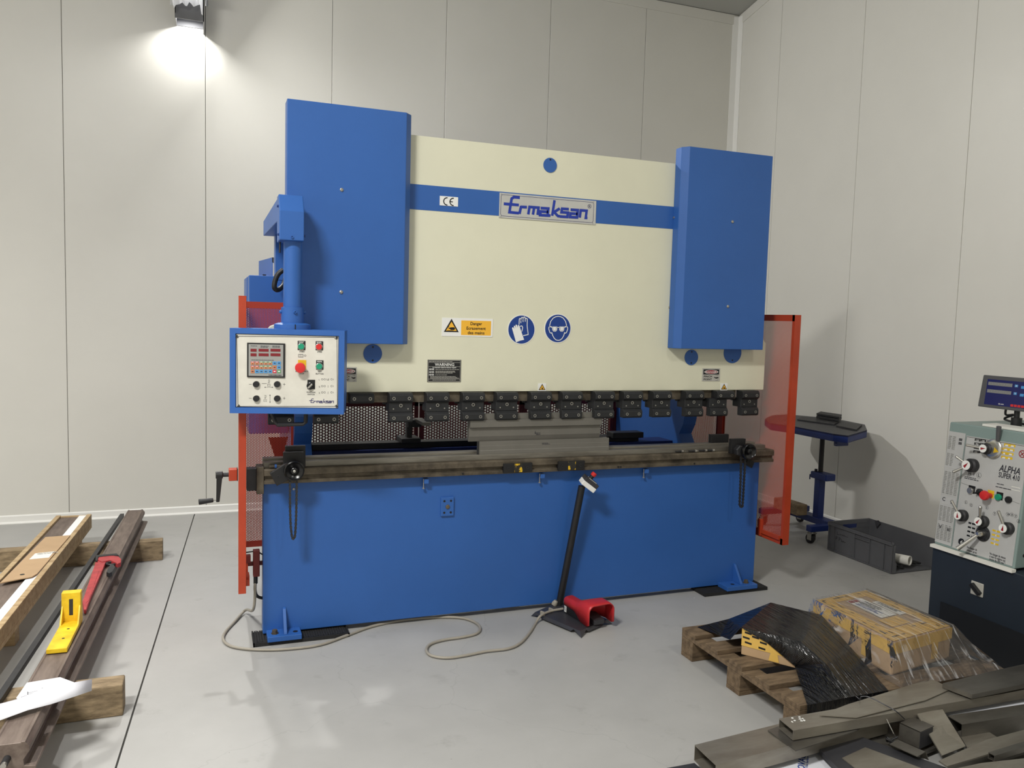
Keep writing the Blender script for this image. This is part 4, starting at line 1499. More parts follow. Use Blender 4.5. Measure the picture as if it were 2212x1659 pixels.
# emergency stop
krect('emergency_stop_plate', 1208, 645, 1336, 800, 'yellow', 0.0015)
p = c2(1256, 765, 0)
MB().lathe(p, nf, [(0.012, 0), (0.012, 0.022), (0.0235, 0.024), (0.025, 0.031), (0.0225, 0.038), (0.010, 0.0405)], 32).build('emergency_stop', 'btn_red', CBX, smooth=True)
text('EMERGENCY', c2(1270, 838), ex, ez, 0.0062, 'ink', CBX, align='C', width=0.059)
text('STOP', c2(1268, 874), ex, ez, 0.0062, 'ink', CBX, align='C')
# position switch
krect('switch_plate', 1358, 960, 1478, 1110, 'sticker_black', 0.0015)
p = c2(1406, 1058, 0)
MB().lathe(p, nf, [(0.0175, 0), (0.0175, 0.008), (0.0145, 0.010)], 26).build('selector_ring', 'black_gloss', CBX, smooth=True)
d1 = (ex + ez).normalized()
d2 = (ex - ez).normalized()
MB().obb(p + nf * 0.014, d1 * 0.0135, d2 * 0.0042, nf * 0.007).build('selector_knob', 'chrome', CBX, bevel=0.002)
text('POSITION', c2(1414, 1170), ex, ez, 0.0062, 'ink', CBX, align='C')
text('SWITCH', c2(1414, 1204), ex, ez, 0.0062, 'ink', CBX, align='C')
for y, s_ in ((972, '1.'), (1080, '2.'), (1180, '3.')):
    text(s_, c2(1540, y), ex, ez, 0.0062, 'ink', CBX)
    mb = MB()
    for xx in (1592, 1632, 1742):
        ribbon(mb, [c2(xx + 14 * math.cos(k * PI / 5), y - 18 + 14 * math.sin(k * PI / 5)) for k in range(10)], 0.0011, nf, closed=True)
    ribbon(mb, [c2(1684, y - 30), c2(1684, y + 6)], 0.0011, nf)
    if y == 972:
        ribbon(mb, [c2(1664, y - 34), c2(1664, y - 6), c2(1700, y - 6), c2(1700, y - 34)], 0.0011, nf)
    ribbon(mb, [c2(1772, y - 28), c2(1772, y - 4)], 0.0011, nf)
    mb.build('mode_symbol', 'ink', CBX)
# four black adjusting buttons with - and +
for x, y in ((548, 1032), (882, 1032), (550, 1258), (882, 1258)):
    p = c2(x, y, 0)
    MB().lathe(p, nf, [(0.0158, 0), (0.0158, 0.005)], 26).build('button_ring', 'chrome', CBX, smooth=True)
    MB().lathe(p + ex * -0.0012, nf, [(0.0145, 0.003), (0.0145, 0.012), (0.013, 0.014)], 26).build('button', 'black', CBX, smooth=True)
mb = MB()
for y in (1034, 1256):
    ribbon(mb, [c2(426, y), c2(470, y)], 0.0014, nf)
    ribbon(mb, [c2(968, y), c2(1008, y)], 0.0014, nf)
    ribbon(mb, [c2(988, y - 22), c2(988, y + 22)], 0.0014, nf)
mb.build('plus_minus_print', 'ink', CBX)
mb = MB()
for ox, oy in ((715, 960), (657, 1206)):
    ribbon(mb, [c2(ox + 5, oy + 70), c2(ox + 5, oy + 102), c2(ox + 50, oy + 102), c2(ox + 50, oy + 70), c2(ox + 36, oy + 70), c2(ox + 26, oy + 84), c2(ox + 16, oy + 70)], 0.0011, nf, closed=True)
    ribbon(mb, [c2(ox + 20, oy + 4), c2(ox + 42, oy + 4), c2(ox + 42, oy + 30), c2(ox + 28, oy + 58), c2(ox + 16, oy + 44), c2(ox + 30, oy + 34)], 0.0011, nf, closed=True)
ribbon(mb, [c2(675, 1081), c2(806, 1081)], 0.0011, nf)
ribbon(mb, [c2(690, 1072), c2(675, 1081), c2(690, 1090)], 0.0014, nf)
ribbon(mb, [c2(792, 1072), c2(806, 1081), c2(792, 1090)], 0.0014, nf)
ribbon(mb, [c2(762, 1200), c2(762, 1325)], 0.0011, nf)
ribbon(mb, [c2(753, 1216), c2(762, 1200), c2(771, 1216)], 0.0014, nf)
ribbon(mb, [c2(753, 1310), c2(762, 1325), c2(771, 1310)], 0.0014, nf)
ribbon(mb, [c2(630, 1020), c2(708, 1020)], 0.0016, nf)
mb.build('adjust_symbols', 'ink', CBX)
mb = MB()
ribbon(mb, [c2(1214, 556), c2(1288, 556), c2(1288, 602), c2(1214, 602)], 0.0016, nf, closed=True)
for xx in (1232, 1250, 1268):
    ribbon(mb, [c2(xx, 558), c2(xx, 600)], 0.001, nf)
ribbon(mb, [c2(1320 + 14 * math.cos(k * PI / 5), 577 + 14 * math.sin(k * PI / 5)) for k in range(10)], 0.0014, nf, closed=True)
mb.build('motor_symbol', 'ink', CBX)
pa, pb_ = c2(1386, 1275, 0), c2(1780, 1275, 0)
logo(c2(1386, 1268, 0), (pb_ - pa).length, 0.0195, ex, ez, nf, 'logo_navy', CBX, 0.0026)
# handle below the box
hm = smooth_path([kp(0.0, 0.05, BZ0 + 0.01)] * 1 + [], 1) if False else None
ha = [K(587, 893, -0.05), K(595, 912, -0.05), K(600, 918, -0.05), K(655, 916, -0.05), K(660, 912, -0.05), K(661, 893, -0.05)]
MB().tube(ha, 0.010, 8).build('grab_handle', 'black', CBX, smooth=True)
# flange, collar, column, head
ca = K(631.5, 705, -0.10)
cx_, cy_ = ca.x, ca.y
SC = 1.0 / 455


def zc2(v):
    return at(631, v, Y=cy_).z


fl_ = pb(MB().lathe((cx_, cy_, BZ1), (0, 0, 1), [(0.086, 0), (0.086, zc2(701) - BZ1), (0.066, zc2(697.5) - BZ1), (0.055, zc2(697.5) - BZ1)], 40), 'pendant_flange', 'blue', smooth=True)
MB().box(cx_ + 0.003, cx_ + 0.007, cy_ - 0.0885, cy_ - 0.08, BZ1 + 0.001, zc2(700)).build('flange_slit', 'black', fl_)
col_ = pb(MB().lathe((cx_, cy_, zc2(700)), (0, 0, 1), [(0.053, 0), (0.053, zc2(664) - zc2(700)), (0.043, zc2(663.5) - zc2(700))], 40), 'pendant_collar', 'blue', smooth=True)
zb_ = zc2(674)
for k, dd in enumerate((Vector((0.12, -1, 0)), Vector((-1, -0.15, 0)), Vector((1, 0.1, 0)))):
    d = dd.normalized()
    c = Vector((cx_, cy_, zb_)) + d * 0.052
    MB().lathe(c, d, [(0.0075, 0), (0.0085, 0.005), (0.007, 0.010), (0.004, 0.010), (0.004, 0.006)], 14).build('collar_screw', 'blue', col_, smooth=True)
pb(MB().cyl((cx_, cy_, zc2(666)), (cx_, cy_, zc2(518)), 0.0432, n=40), 'pendant_column', 'blue', smooth=True)
# head: box with a sloped front top
HY = cy_ - 0.068


def H(u, v, y=HY):
    return at(u, v, Y=y)


hx0, hx1 = H(603.5, 500).x, H(657, 500).x
hz0, hz1, hz2 = H(630, 521).z, H(630, 456).z, H(630, 421, HY + 0.05).z
mb = MB()
pr = [(HY, hz0 + 0.004), (HY, hz1), (HY + 0.055, hz2), (HY + 0.14, hz2), (HY + 0.14, hz0)]
mb.prism(pr, 'x', hx0, hx1)
hd = pb(mb, 'pendant_head', 'blue', bevel=0.004)
for (u, v) in ((631, 512),):
    q = H(u, v)
    MB().lathe((q.x, HY, q.z), (0, -1, 0), [(0.0065, -0.001), (0.0065, 0.006), (0.004, 0.006), (0.004, 0.002)], 12).build('head_screw', 'blue', hd)
for sx, xx in ((-1, hx0), (1, hx1)):
    MB().lathe((xx, HY + 0.02, hz0 + 0.03), (sx, 0, 0), [(0.006, -0.001), (0.006, 0.008)], 10).build('head_screw', 'blue_dark', hd)
MB().lathe((hx0, HY + 0.05, hz1 + 0.025), (-1, 0, 0), [(0.006, -0.001), (0.006, 0.008)], 10).build('head_screw', 'blue_dark', hd)
# arm going back from the head
yA0, yA1 = HY + 0.135, 0.70
xL = hx0 + 0.004
zA1, zA0 = at(597, 440, Y=yA0).z, at(600, 476, Y=yA0).z
xE = at(569, 495, Y=yA1).x
mb = MB()
mb.hexa([(xL, yA0, zA0), (hx1 - 0.01, yA0, zA0), (0.20, yA1, zA0), (xE, yA1, zA0), (xL, yA0, hz2 - 0.004), (hx1 - 0.01, yA0, hz2 - 0.004), (0.20, yA1, hz2 - 0.03), (xE, yA1, hz2 - 0.03)])
am = pb(mb, 'pendant_arm', 'blue', bevel=0.003)
MB().box(0.10, 0.205, yA1 - 0.12, yA1 - 0.01, 1.9, zA0 + 0.01).build('arm_bracket', 'blue', am)
MB().tube([(hx0 + 0.012, HY + 0.1, hz0 + 0.01), (hx0 + 0.010, HY + 0.1, hz0 - 0.05)], 0.004, 6).build('lock_pin', 'black', hd)
# cable loop behind the column
lp = [at(612, 583, Y=0.1), at(601, 592, Y=0.1), at(594, 608, Y=0.1), at(593, 622, Y=0.1), at(601, 626, Y=0.12), at(612, 616, Y=0.16), at(618, 598, Y=0.2)]
pb(MB().tube(smooth_path(lp), 0.013, 10), 'cable_loop', 'black', smooth=True)
# ================================================================== rubber pads under the feet
# left pad, pierced mat
pd = thing('rubber_mat', 'black pierced rubber mat under the left foot of the press brake', 'mat', (0.19, 0.0, 0))
MB().box(-0.05, 0.435, -0.085, 0.08, 0.0, 0.014).build('mat_base', 'rubber', pd)
perf((-0.05, -0.085, 0.021), (1, 0, 0), (0, 1, 0), 0.486, 0.165, 0.0128, 0.0145, 0.0036, 1).build('mat_top', 'rubber', pd)
f = MB()
f.box(-0.052, 0.437, -0.09, -0.083, 0, 0.0205)
f.box(-0.052, -0.046, -0.09, 0.085, 0, 0.0205)
f.box(0.431, 0.437, -0.09, 0.085, 0, 0.0205)
f.build('mat_edge', 'rubber', pd)
o = MB()
o.box(2.66, 3.14, -0.095, 0.06, 0, 0.020)
for k in range(9):
    o.box(2.66, 3.14, -0.092 + k * 0.017, -0.084 + k * 0.017, 0.020, 0.0216)
tag(o.build('rubber_mat', 'rubber'), 'black ribbed rubber mat under the right foot of the press brake', 'mat')
o = MB()
o.box(2.95, 3.17, 0.20, 0.36, 0, 0.020)
for k in range(9):
    o.box(2.95, 3.17, 0.203 + k * 0.017, 0.211 + k * 0.017, 0.020, 0.0216)
tag(o.build('rubber_mat', 'rubber'), 'small black rubber mat peeking out behind the right end of the press brake', 'mat')

# ================================================================== foot pedal with emergency stop post
fp = thing('foot_pedal', 'red hooded foot pedal with black emergency stop post on a steel plate', 'foot pedal', (1.65, -0.2, 0))
L_, F_, R_ = at(1147, 1331, Z=0), at(1256, 1379, Z=0), at(1323, 1349, Z=0)
B_ = L_ + R_ - F_
k1 = (-0.012 - L_.y) / (B_.y - L_.y)
k2 = (-0.012 - R_.y) / (B_.y - R_.y)
P1, P2 = L_ + (B_ - L_) * k1, R_ + (B_ - R_) * k2
cen = (L_ + R_) / 2
zt_ = 0.027


def inn(p, k=0.88):
    q = cen + (p - cen) * k
    return Vector((q.x, q.y, zt_))


e1 = (F_ - L_).normalized()
e2 = (R_ - F_).normalized()
Li, Fi, Ri, P1i, P2i = inn(L_, 0.90), inn(F_, 0.86), inn(R_, 0.88), inn(P1, 0.95), inn(P2, 0.95)
mb = MB()
mb.sheet([Li, Fi, Ri, P2i, P1i], (0, 0, -1), 0.003)
# corner lips bent down to the floor, open arches between them
for c_, ci, d1_, d2_ in ((L_, Li, e1, -e2 * 0 + (P1 - L_).normalized()), (F_, Fi, -e1, e2), (R_, Ri, -e2, (P2 - R_).normalized())):
    a_, b_ = ci + d1_ * 0.065, ci + d2_ * 0.065
    c0 = Vector((c_.x, c_.y, 0.001))
    mb.add([a_, ci, b_, c0, ci - Vector((0, 0, 0.003))], [(0, 1, 3), (1, 2, 3)])
for p_, q_2, d_ in ((Li, Fi, 1), (Fi, Ri, 1)):
    o_ = (p_ + q_2) / 2 - Vector((cen.x, cen.y, zt_))
    o_ = o_.normalized() * 0.012
    dd = (q_2 - p_).normalized()
    mb.add([p_ + dd * 0.04, q_2 - dd * 0.04, q_2 - dd * 0.06 + o_ - Vector((0, 0, 0.016)), p_ + dd * 0.06 + o_ - Vector((0, 0, 0.016))], [(0, 1, 2, 3)])
mb.build('base_plate', 'dark_sheet', fp)
pb0 = at(1208, 1306, Z=0.028)
pt = at(1257, 1050, Y=-0.10)
MB().cyl(pb0, pt, 0.0205, n=24).build('post', 'black', fp, smooth=True)
MB().lathe(pb0 + Vector((-0.035, 0.0, 0.001)), (0.5, -0.2, 1), [(0.016, 0), (0.018, 0.012), (0.012, 0.03)], 14).build('post_clamp', 'grey_cable', fp, smooth=True)
bc = at(1272, 1044, Y=-0.115)
al = Vector((0.80, -0.10, -0.60)).normalized()      # along the box
an = Vector((0.58, -0.22, 0.79))
an = (an - al * an.dot(al)).normalized()            # up out of the lid
aw = al.cross(an)
MB().obb(bc - an * 0.012, al * 0.047, aw * 0.036, an * 0.0145).build('stop_box_base', 'white_print', fp, bevel=0.003)
MB().obb(bc + an * 0.014, al * 0.047, aw * 0.036, an * 0.0125).build('stop_box_lid', 'dark_sheet', fp, bevel=0.003)
MB().cyl(bc - an * 0.010 + al * 0.046, bc - an * 0.010 + al * 0.050, 0.013, n=18).build('knockout', 'sticker_grey', fp)
MB().obb(bc + an * 0.0272 + al * 0.004, al * 0.026, aw * 0.020, an * 0.0012).build('stop_plate', 'sticker_white', fp)
MB().obb(bc + an * 0.0282 + al * 0.012, al * 0.015, aw * 0.016, an * 0.0012).build('stop_legend', 'black', fp)
sb = bc + an * 0.027 - al * 0.012
MB().cyl(sb, sb + an * 0.022, 0.0125, n=18).build('stop_stem', 'black', fp, smooth=True)
MB().lathe(sb + an * 0.022, an, [(0.0145, 0), (0.016, 0.006), (0.0155, 0.018), (0.012, 0.021)], 22).build('stop_button', 'btn_red', fp, smooth=True)
# hood: cross sections along the pedal
A1, A2, A3 = at(1216, 1322, Z=0.028), at(1272, 1357, Z=0.028), at(1313, 1341, Z=0.028)
ln = Vector((A2.x - A1.x, A2.y - A1.y, 0)).normalized()
wd_ = Vector((-ln.y, ln.x, 0))
if wd_.dot(A3 - A2) < 0:
    wd_ = -wd_
WF = (A3 - A2).dot(wd_) + 0.006
LT = (A2 - A1).length
secs = [(0.0, 0.030, 0.086, 0.050, 0.088), (0.015, 0.026, 0.092, 0.050, 0.096), (0.115, 0.026, 0.094, 0.046, 0.096), (0.150, 0.012, 0.094 + 0.02, 0.030, 0.112), (0.185, 0.0, WF, 0.008, 0.124),
        (LT - 0.02, 0.0, WF, 0.002, 0.122), (LT, 0.0, WF, 0.012, 0.118)]
rings = []
for s_, w0, w1, z0_, z1_ in secs:
    base = A1 + ln * s_
    off = -0.02 if s_ < 0.16 else 0.0
    base = base - wd_ * (0.024 if s_ < 0.12 else 0.012 if s_ < 0.16 else 0.0)
    rr_ = min(0.038, (w1 - w0) * 0.35)
    pts = [(w0, z0_), (w0, z1_ - rr_)]
    for k in range(1, 6):
        t_ = PI - k * PI / 12
        pts.append((w0 + rr_ + rr_ * math.cos(t_), z1_ - rr_ + rr_ * math.sin(t_)))
    for k in range(0, 6):
        t_ = PI / 2 - k * PI / 12
        pts.append((w1 - rr_ + rr_ * math.cos(t_), z1_ - rr_ + rr_ * math.sin(t_)))
    pts += [(w1, z1_ - rr_), (w1, z0_)]
    rings.append([base + wd_ * a_ + Vector((0, 0, b_)) for a_, b_ in pts])
n = len(rings[0])
vs = [p for r_ in rings for p in r_]
fs = [(i * n + k, i * n + k + 1, (i + 1) * n + k + 1, (i + 1) * n + k) for i in range(len(rings) - 1) for k in range(n - 1)]
fs.append(tuple(range(n)))
hood = MB().add(vs, fs).build('hood', 'red_plastic', fp, smooth=True)
sd = hood.modifiers.new('thick', 'SOLIDIFY')
sd.thickness = 0.005
sd.offset = 0
c_ = A1 + ln * 0.085 + wd_ * 0.038
MB().obb(c_ + Vector((0, 0, 0.024)), ln * 0.082, wd_ * 0.033, Vector((0, 0, 0.024))).build('pedal_body', 'black', fp, bevel=0.004)
c_ = A1 + ln * (LT - 0.075) + wd_ * (WF * 0.5)
MB().hexa([c_ - ln * 0.055 - wd_ * 0.035 + Vector((0, 0, 0.0)), c_ + ln * 0.055 - wd_ * 0.035, c_ + ln * 0.055 + wd_ * 0.035, c_ - ln * 0.055 + wd_ * 0.035,
           c_ - ln * 0.055 - wd_ * 0.035 + Vector((0, 0, 0.045)), c_ + ln * 0.055 - wd_ * 0.035 + Vector((0, 0, 0.025)), c_ + ln * 0.055 + wd_ * 0.035 + Vector((0, 0, 0.025)), c_ - ln * 0.055 + wd_ * 0.035 + Vector((0, 0, 0.045))]).build('treadle', 'dark_sheet', fp, bevel=0.003)
c_ = A1 + ln * 0.018 + wd_ * 0.0042 + Vector((0, 0, 0.024))
lb = MB().obb(c_, ln * 0.011, wd_ * 0.0008, Vector((0, 0, 0.017))).build('rating_label', 'sticker_white', fp)
tinyprint(c_ - ln * 0.008 + Vector((0, 0, 0.012)) - wd_ * 0.0008, ln, (0, 0, 1), 0.016, 0.024, 5, 'ink', lb, seed=8)
for u, v in ((1172, 1325), (1190, 1318)):
    q = at(u, v, Z=0.036)
    MB().obb(q, (0.005, 0.002, 0), (-0.006, 0.014, 0), (0, 0, 0.012)).build('cable_clip', 'grey_cable', fp, bevel=0.002)
# grey lead across the floor
path = [(553, 1268), (545, 1298), (527, 1322), (505, 1345), (487, 1365), (482, 1379), (490, 1391), (512, 1399), (560, 1403.5), (620, 1402), (690, 1393), (748, 1373), (800, 1354), (860, 1341),
        (930, 1334), (990, 1334), (1022, 1342), (1037, 1355), (1030, 1368), (1000, 1376), (960, 1382), (930, 1391), (921, 1404), (932, 1416), (965, 1421), (1005, 1416), (1050, 1407), (1098, 1401), (1125, 1388), (1145, 1365), (1157, 1346)]
pts = [at(u, v, Z=0.009) for u, v in path]
pts[0].z = 0.30
pts[0].x, pts[0].y = -0.035, 0.05
pts[1] = Vector((-0.045, 0.03, 0.16))
pts[2] = Vector(at(530, 1318, Z=0.03))
pts += [at(1168, 1330, Z=0.034), at(1190, 1320, Z=0.038), at(1216, 1315, Z=0.042)]
tag(MB().tube(smooth_path(pts, 6), 0.0075, 10).build('pedal_cable', 'grey_cable', smooth=True), 'grey cable looping over the floor from the press brake to the foot pedal', 'cable')
# ================================================================== left foreground: timbers, steel tooling, crate lid
# crossing timbers
tag(MB().box(-2.05, -0.557, 1.60, 1.685, 0.0, 0.136).build('timber_beam', 'wood_old', bevel=0.004), 'rough wooden timber near the wall carrying the long steel tool', 'timber')
tag(MB().box(-2.0, -0.604, -0.66, -0.555, 0.0, 0.136).build('timber_beam', 'wood_old', bevel=0.006), 'rough wooden timber in the foreground under the paper drawing', 'timber')
# the long steel tool: frame along its length
ZT = 0.238
N0, F0 = at(55, 1601, Z=ZT), at(309, 1100, Z=ZT)
dt = (F0 - N0).normalized()
rt = Vector((dt.y, -dt.x, 0))                 # to the right of the tool


def T(s, r, z):
    return N0 + dt * s + rt * r + Vector((0, 0, z - ZT))


LEN = (F0 - N0).length


def along(prof, s0, s1):
    mb_ = MB()
    k = len(prof)
    vs_ = [T(s0, r, z) for r, z in prof] + [T(s1, r, z) for r, z in prof]
    mb_.add(vs_, [tuple(range(k))[::-1], tuple(range(k, 2 * k))] + [(i, (i + 1) % k, k + (i + 1) % k, k + i) for i in range(k)])
    return mb_


tool = thing('steel_tool_bar', 'long brown press brake tool bar lying on the two timbers', 'tool bar', T(LEN / 2, 0, 0.137))
along([(0.0, ZT - 0.004), (0.0, ZT), (-0.012, ZT), (-0.014, ZT - 0.003), (-0.090, ZT - 0.003), (-0.092, ZT), (-0.100, ZT), (-0.104, ZT - 0.014), (-0.110, ZT - 0.016), (-0.118, ZT - 0.045), (-0.09, 0.172), (-0.095, 0.150), (-0.125, 0.148), (-0.125, 0.138), (0.030, 0.138), (0.030, 0.148), (-0.005, 0.152), (-0.008, 0.172), (0.012, ZT - 0.035), (0.012, ZT - 0.020)], 0, LEN).build('body', 'brown_steel', tool, bevel=0.0015, seg=1)
b0 = T(0, -0.055, 0.185)
MB().cyl(b0, b0 - dt * 0.035, 0.012, n=16).build('end_stud', 'gunmetal', tool, smooth=True)
MB().cyl(b0 - dt * 0.03, b0 - dt * 0.05, 0.009, n=14).build('end_tip', 'bolt_zinc', tool, smooth=True)
# second thin bar beside it
q0, q1 = at(2, 1505, Z=0.15), at(264, 1113, Z=0.15)
d_ = (q1 - q0).normalized()
r_ = Vector((d_.y, -d_.x, 0))
q0 = q0 - d_ * 0.5
l_ = (q1 - q0).length
tag(MB().obb((q0 + q1) / 2 + Vector((0, 0, 0.0)), d_ * (l_ / 2), r_ * 0.013, Vector((0, 0, 0.0125))).build('flat_bar', 'gunmetal'), 'thin dark steel flat bar left of the long tool bar', 'steel bar')
# steel plate corner at the left edge
tag(MB().box(-1.15, -1.116, -0.52, -0.36, 0.137, 0.149).build('steel_offcut', 'gunmetal'), 'dark steel offcut poking in from the left edge by the flat bar', 'steel plate')
# crate lid: long wooden tray with foam and cardboard
lid = thing('long_crate', 'long narrow wooden crate tray with white foam, raised on blocks', 'crate', (-1.2, 0.6, 0))
n1, n2 = at(198, 1110, Z=0.24), at(0, 1360, Z=0.24)
dc = (n1 - n2).normalized()
rc = Vector((dc.y, -dc.x, 0))


def Q(s, r, z):
    return n1 - dc * s + rc * r + Vector((0, 0, z - 0.24))


def crate(prof, s0, s1):
    mb_ = MB()
    k = len(prof)
    vs_ = [Q(s0, r, z) for r, z in prof] + [Q(s1, r, z) for r, z in prof]
    mb_.add(vs_, [tuple(range(k))[::-1], tuple(range(k, 2 * k))] + [(i, (i + 1) % k, k + (i + 1) % k, k + i) for i in range(k)])
    return mb_


def rect(r0, r1, z0, z1):
    return [(r0, z0), (r1, z0), (r1, z1), (r0, z1)]


LC = 3.0
crate(rect(-0.030, 0.0, 0.165, 0.24), 0, LC).build('side_board', 'wood', lid, bevel=0.003)
crate(rect(-0.225, -0.195, 0.165, 0.24), 0, LC).build('side_board', 'wood', lid, bevel=0.003)
crate(rect(-0.225, 0.0, 0.140, 0.164), 0, LC).build('floor_board', 'wood', lid, bevel=0.002)
crate(rect(-0.195, -0.03, 0.165, 0.235), 0.0, 0.02).build('end_board', 'wood', lid, bevel=0.002)
crate(rect(-0.075, -0.031, 0.165, 0.236), 0.022, LC).build('foam_strip', 'foam_white', lid)
crate(rect(-0.192, -0.078, 0.165, 0.226), 0.022, LC).build('steel_filling', 'brown_steel', lid)
for s_ in (0.10, 1.72):
    crate(rect(-0.10, -0.045, 0.0, 0.140), s_, s_ + 0.08).build('block', 'wood', lid, bevel=0.003)
    crate(rect(-0.22, -0.17, 0.0, 0.140), s_, s_ + 0.08).build('block', 'wood', lid, bevel=0.003)
# cardboard on the crate
cs = [at(152, 1156, Z=0.247), at(98, 1160, Z=0.247), at(0, 1259, Z=0.247), at(70, 1245, Z=0.247), at(80, 1238, Z=0.25)]
cb = thing('cardboard_sheet', 'flat brown cardboard sheet with paper label on the long crate', 'cardboard', (cs[0].x - 0.1, 1.2, 0.24))
for p in cs:
    p.z = 0.247
MB().sheet([cs[0], cs[1], cs[2], cs[3], cs[4]], (0, 0, -1), 0.005).build('sheet', 'cardboard', cb)
lp = [at(117, 1191, Z=0.2475), at(76, 1195.5, Z=0.2475), at(63, 1208.5, Z=0.2475), at(106, 1204.5, Z=0.2475)]
lbl = MB().sheet(lp, (0, 0, 1), 0.0006).build('label', 'label_paper', cb)
qh = at(48, 1241, Z=0.2475)
MB().cyl(qh, qh + Vector((0, 0, 0.0006)), 0.012, n=14).build('hole', 'black', cb)
ux = (lp[0] - lp[1]).normalized()
uy = Vector((-ux.y, ux.x, 0))
tinyprint(lp[1] + ux * 0.01 - uy * 0.01 + Vector((0, 0, 0.0006)), ux, uy, 0.11, 0.035, 3, 'sticker_grey', cb, seed=5)

# red pipe wrench on the tool bar
zw = ZT + 0.001
wr_ = thing('pipe_wrench', 'red pipe wrench with black jaws on the long steel tool bar', 'wrench', at(220, 1260, Z=zw))


def P(u, v, z=zw):
    return at(u, v, Z=z)


def slab(pts, z0, z1):
    mb_ = MB()
    k = len(pts)
    lo = [P(u, v, ZT + 0.02) for u, v in pts]
    vs_ = [Vector((p.x, p.y, z0)) for p in lo] + [Vector((p.x, p.y, z1)) for p in lo]
    mb_.add(vs_, [tuple(range(k))[::-1], tuple(range(k, 2 * k))] + [(i, (i + 1) % k, k + (i + 1) % k, k + i) for i in range(k)])
    return mb_


slab([(181, 1318), (178, 1300), (204, 1222), (208, 1210), (238, 1205), (228, 1216), (219, 1238), (196, 1290), (186, 1318)], zw, zw + 0.022).build('handle', 'red_paint', wr_, bevel=0.003)
slab([(185, 1305), (207, 1232), (214, 1234), (192, 1298)], zw + 0.021, zw + 0.0235).build('handle_web', 'red_paint', wr_, bevel=0.001)
slab([(210, 1211), (213, 1206), (240, 1202), (256, 1204), (262, 1210), (261, 1217), (254, 1220), (247, 1216), (238, 1212), (220, 1216)], zw, zw + 0.026).build('hook_housing', 'red_paint', wr_, bevel=0.003)
slab([(207, 1206), (206, 1203), (252, 1199), (257, 1203), (240, 1203), (213, 1206), (210, 1216), (206, 1214)], zw + 0.001, zw + 0.030).build('fixed_jaw', 'black', wr_, bevel=0.002)
slab([(232, 1232), (238, 1222), (246, 1222), (249, 1228), (242, 1238), (236, 1241), (230, 1238)], zw + 0.001, zw + 0.026).build('hook_jaw', 'gunmetal', wr_, bevel=0.002)
c_ = P(242, 1217, zw + 0.014)
ring = [c_ + Vector((0.028 * math.cos(k * PI / 10), 0.028 * math.sin(k * PI / 10), 0)) for k in range(20)]
MB().tube(ring, 0.007, 8, closed=True).build('knurled_nut', 'black', wr_, smooth=True)

# yellow angle bracket
y0_ = [at(104, 1414, Z=ZT), at(141, 1410, Z=ZT), at(172, 1347, Z=ZT), at(139, 1350, Z=ZT)]
yb = thing('angle_bracket', 'yellow painted steel angle bracket with slotted upright on the tool bar', 'bracket', (y0_[0] + y0_[2]) / 2)
fd = ((y0_[3] + y0_[2]) / 2 - (y0_[0] + y0_[1]) / 2)
fl_n = fd.length
fd.normalize()
rd = Vector((fd.y, -fd.x, 0))
o_ = (y0_[0] + y0_[1]) / 2
hw = 0.040
hgt = 0.155


def Yb(s, r, z):
    return o_ + fd * s + rd * r + Vector((0, 0, z))


def yprism(pts, r0, r1):
    k = len(pts)
    mb_ = MB()
    mb_.add([Yb(s, r0, z) for s, z in pts] + [Yb(s, r1, z) for s, z in pts], [tuple(range(k))[::-1], tuple(range(k, 2 * k))] + [(i, (i + 1) % k, k + (i + 1) % k, k + i) for i in range(k)])
    return mb_


yprism([(0, 0.001), (0, 0.022), (fl_n * 0.98, 0.022), (fl_n * 0.98, 0.001)], -hw, hw).build('foot_plate', 'yellow', yb, bevel=0.003)
yprism([(fl_n, 0.001), (fl_n - 0.02, 0.022), (fl_n - 0.012, hgt), (fl_n + 0.03, hgt), (fl_n + 0.03, 0.001)], -hw, hw).build('upright', 'yellow', yb, bevel=0.003)
yprism([(fl_n - 0.07, 0.02), (fl_n - 0.015, 0.095), (fl_n - 0.01, 0.02)], -hw, -hw + 0.008).build('side_web', 'yellow', yb, bevel=0.002)
yprism([(fl_n - 0.07, 0.02), (fl_n - 0.015, 0.095), (fl_n - 0.01, 0.02)], hw - 0.008, hw).build('side_web', 'yellow', yb, bevel=0.002)
yprism([(fl_n - 0.0185, 0.05), (fl_n - 0.0152, 0.125), (fl_n - 0.010, 0.125), (fl_n - 0.013, 0.05)], -0.008, 0.008).build('slot', 'gunmetal', yb)
for s_ in (0.33, 0.66):
    c_ = Yb(fl_n * s_, 0.005, 0.0215)
    MB().cyl(c_, c_ + Vector((0, 0, 0.0012)), 0.006, n=12).build('bolt_hole', 'black', yb)

# folded paper drawing
pa = thing('paper_drawing', 'folded white paper with a technical drawing on the front timber', 'paper', at(80, 1500, Z=ZT + 0.002))
ZP = ZT + 0.004
back = [at(58, 1475, Z=ZP), at(130, 1463, Z=ZP), at(160, 1474, Z=ZP + 0.002), at(178, 1482, Z=ZP + 0.004), at(40, 1512, Z=ZP), at(35, 1508, Z=ZP)]
MB().sheet(back, (0, 0, 1), 0.0006).build('sheet_back', 'paper', pa)
fa = [(199, 1467), (160, 1474), (110, 1490), (60, 1504), (0, 1520), (-30, 1528)]
fb = [(198, 1492), (160, 1505), (110, 1521), (60, 1534), (0, 1556), (-30, 1566)]
zz = [ZP - 0.02, ZP + 0.012, ZP + 0.020, ZP + 0.018, ZP + 0.010, ZP + 0.008]
va = [at(u, v, Z=z + 0.012) for (u, v), z in zip(fa, zz)]
vb = [at(u, v, Z=z - 0.004) for (u, v), z in zip(fb, zz)]
n = len(va)
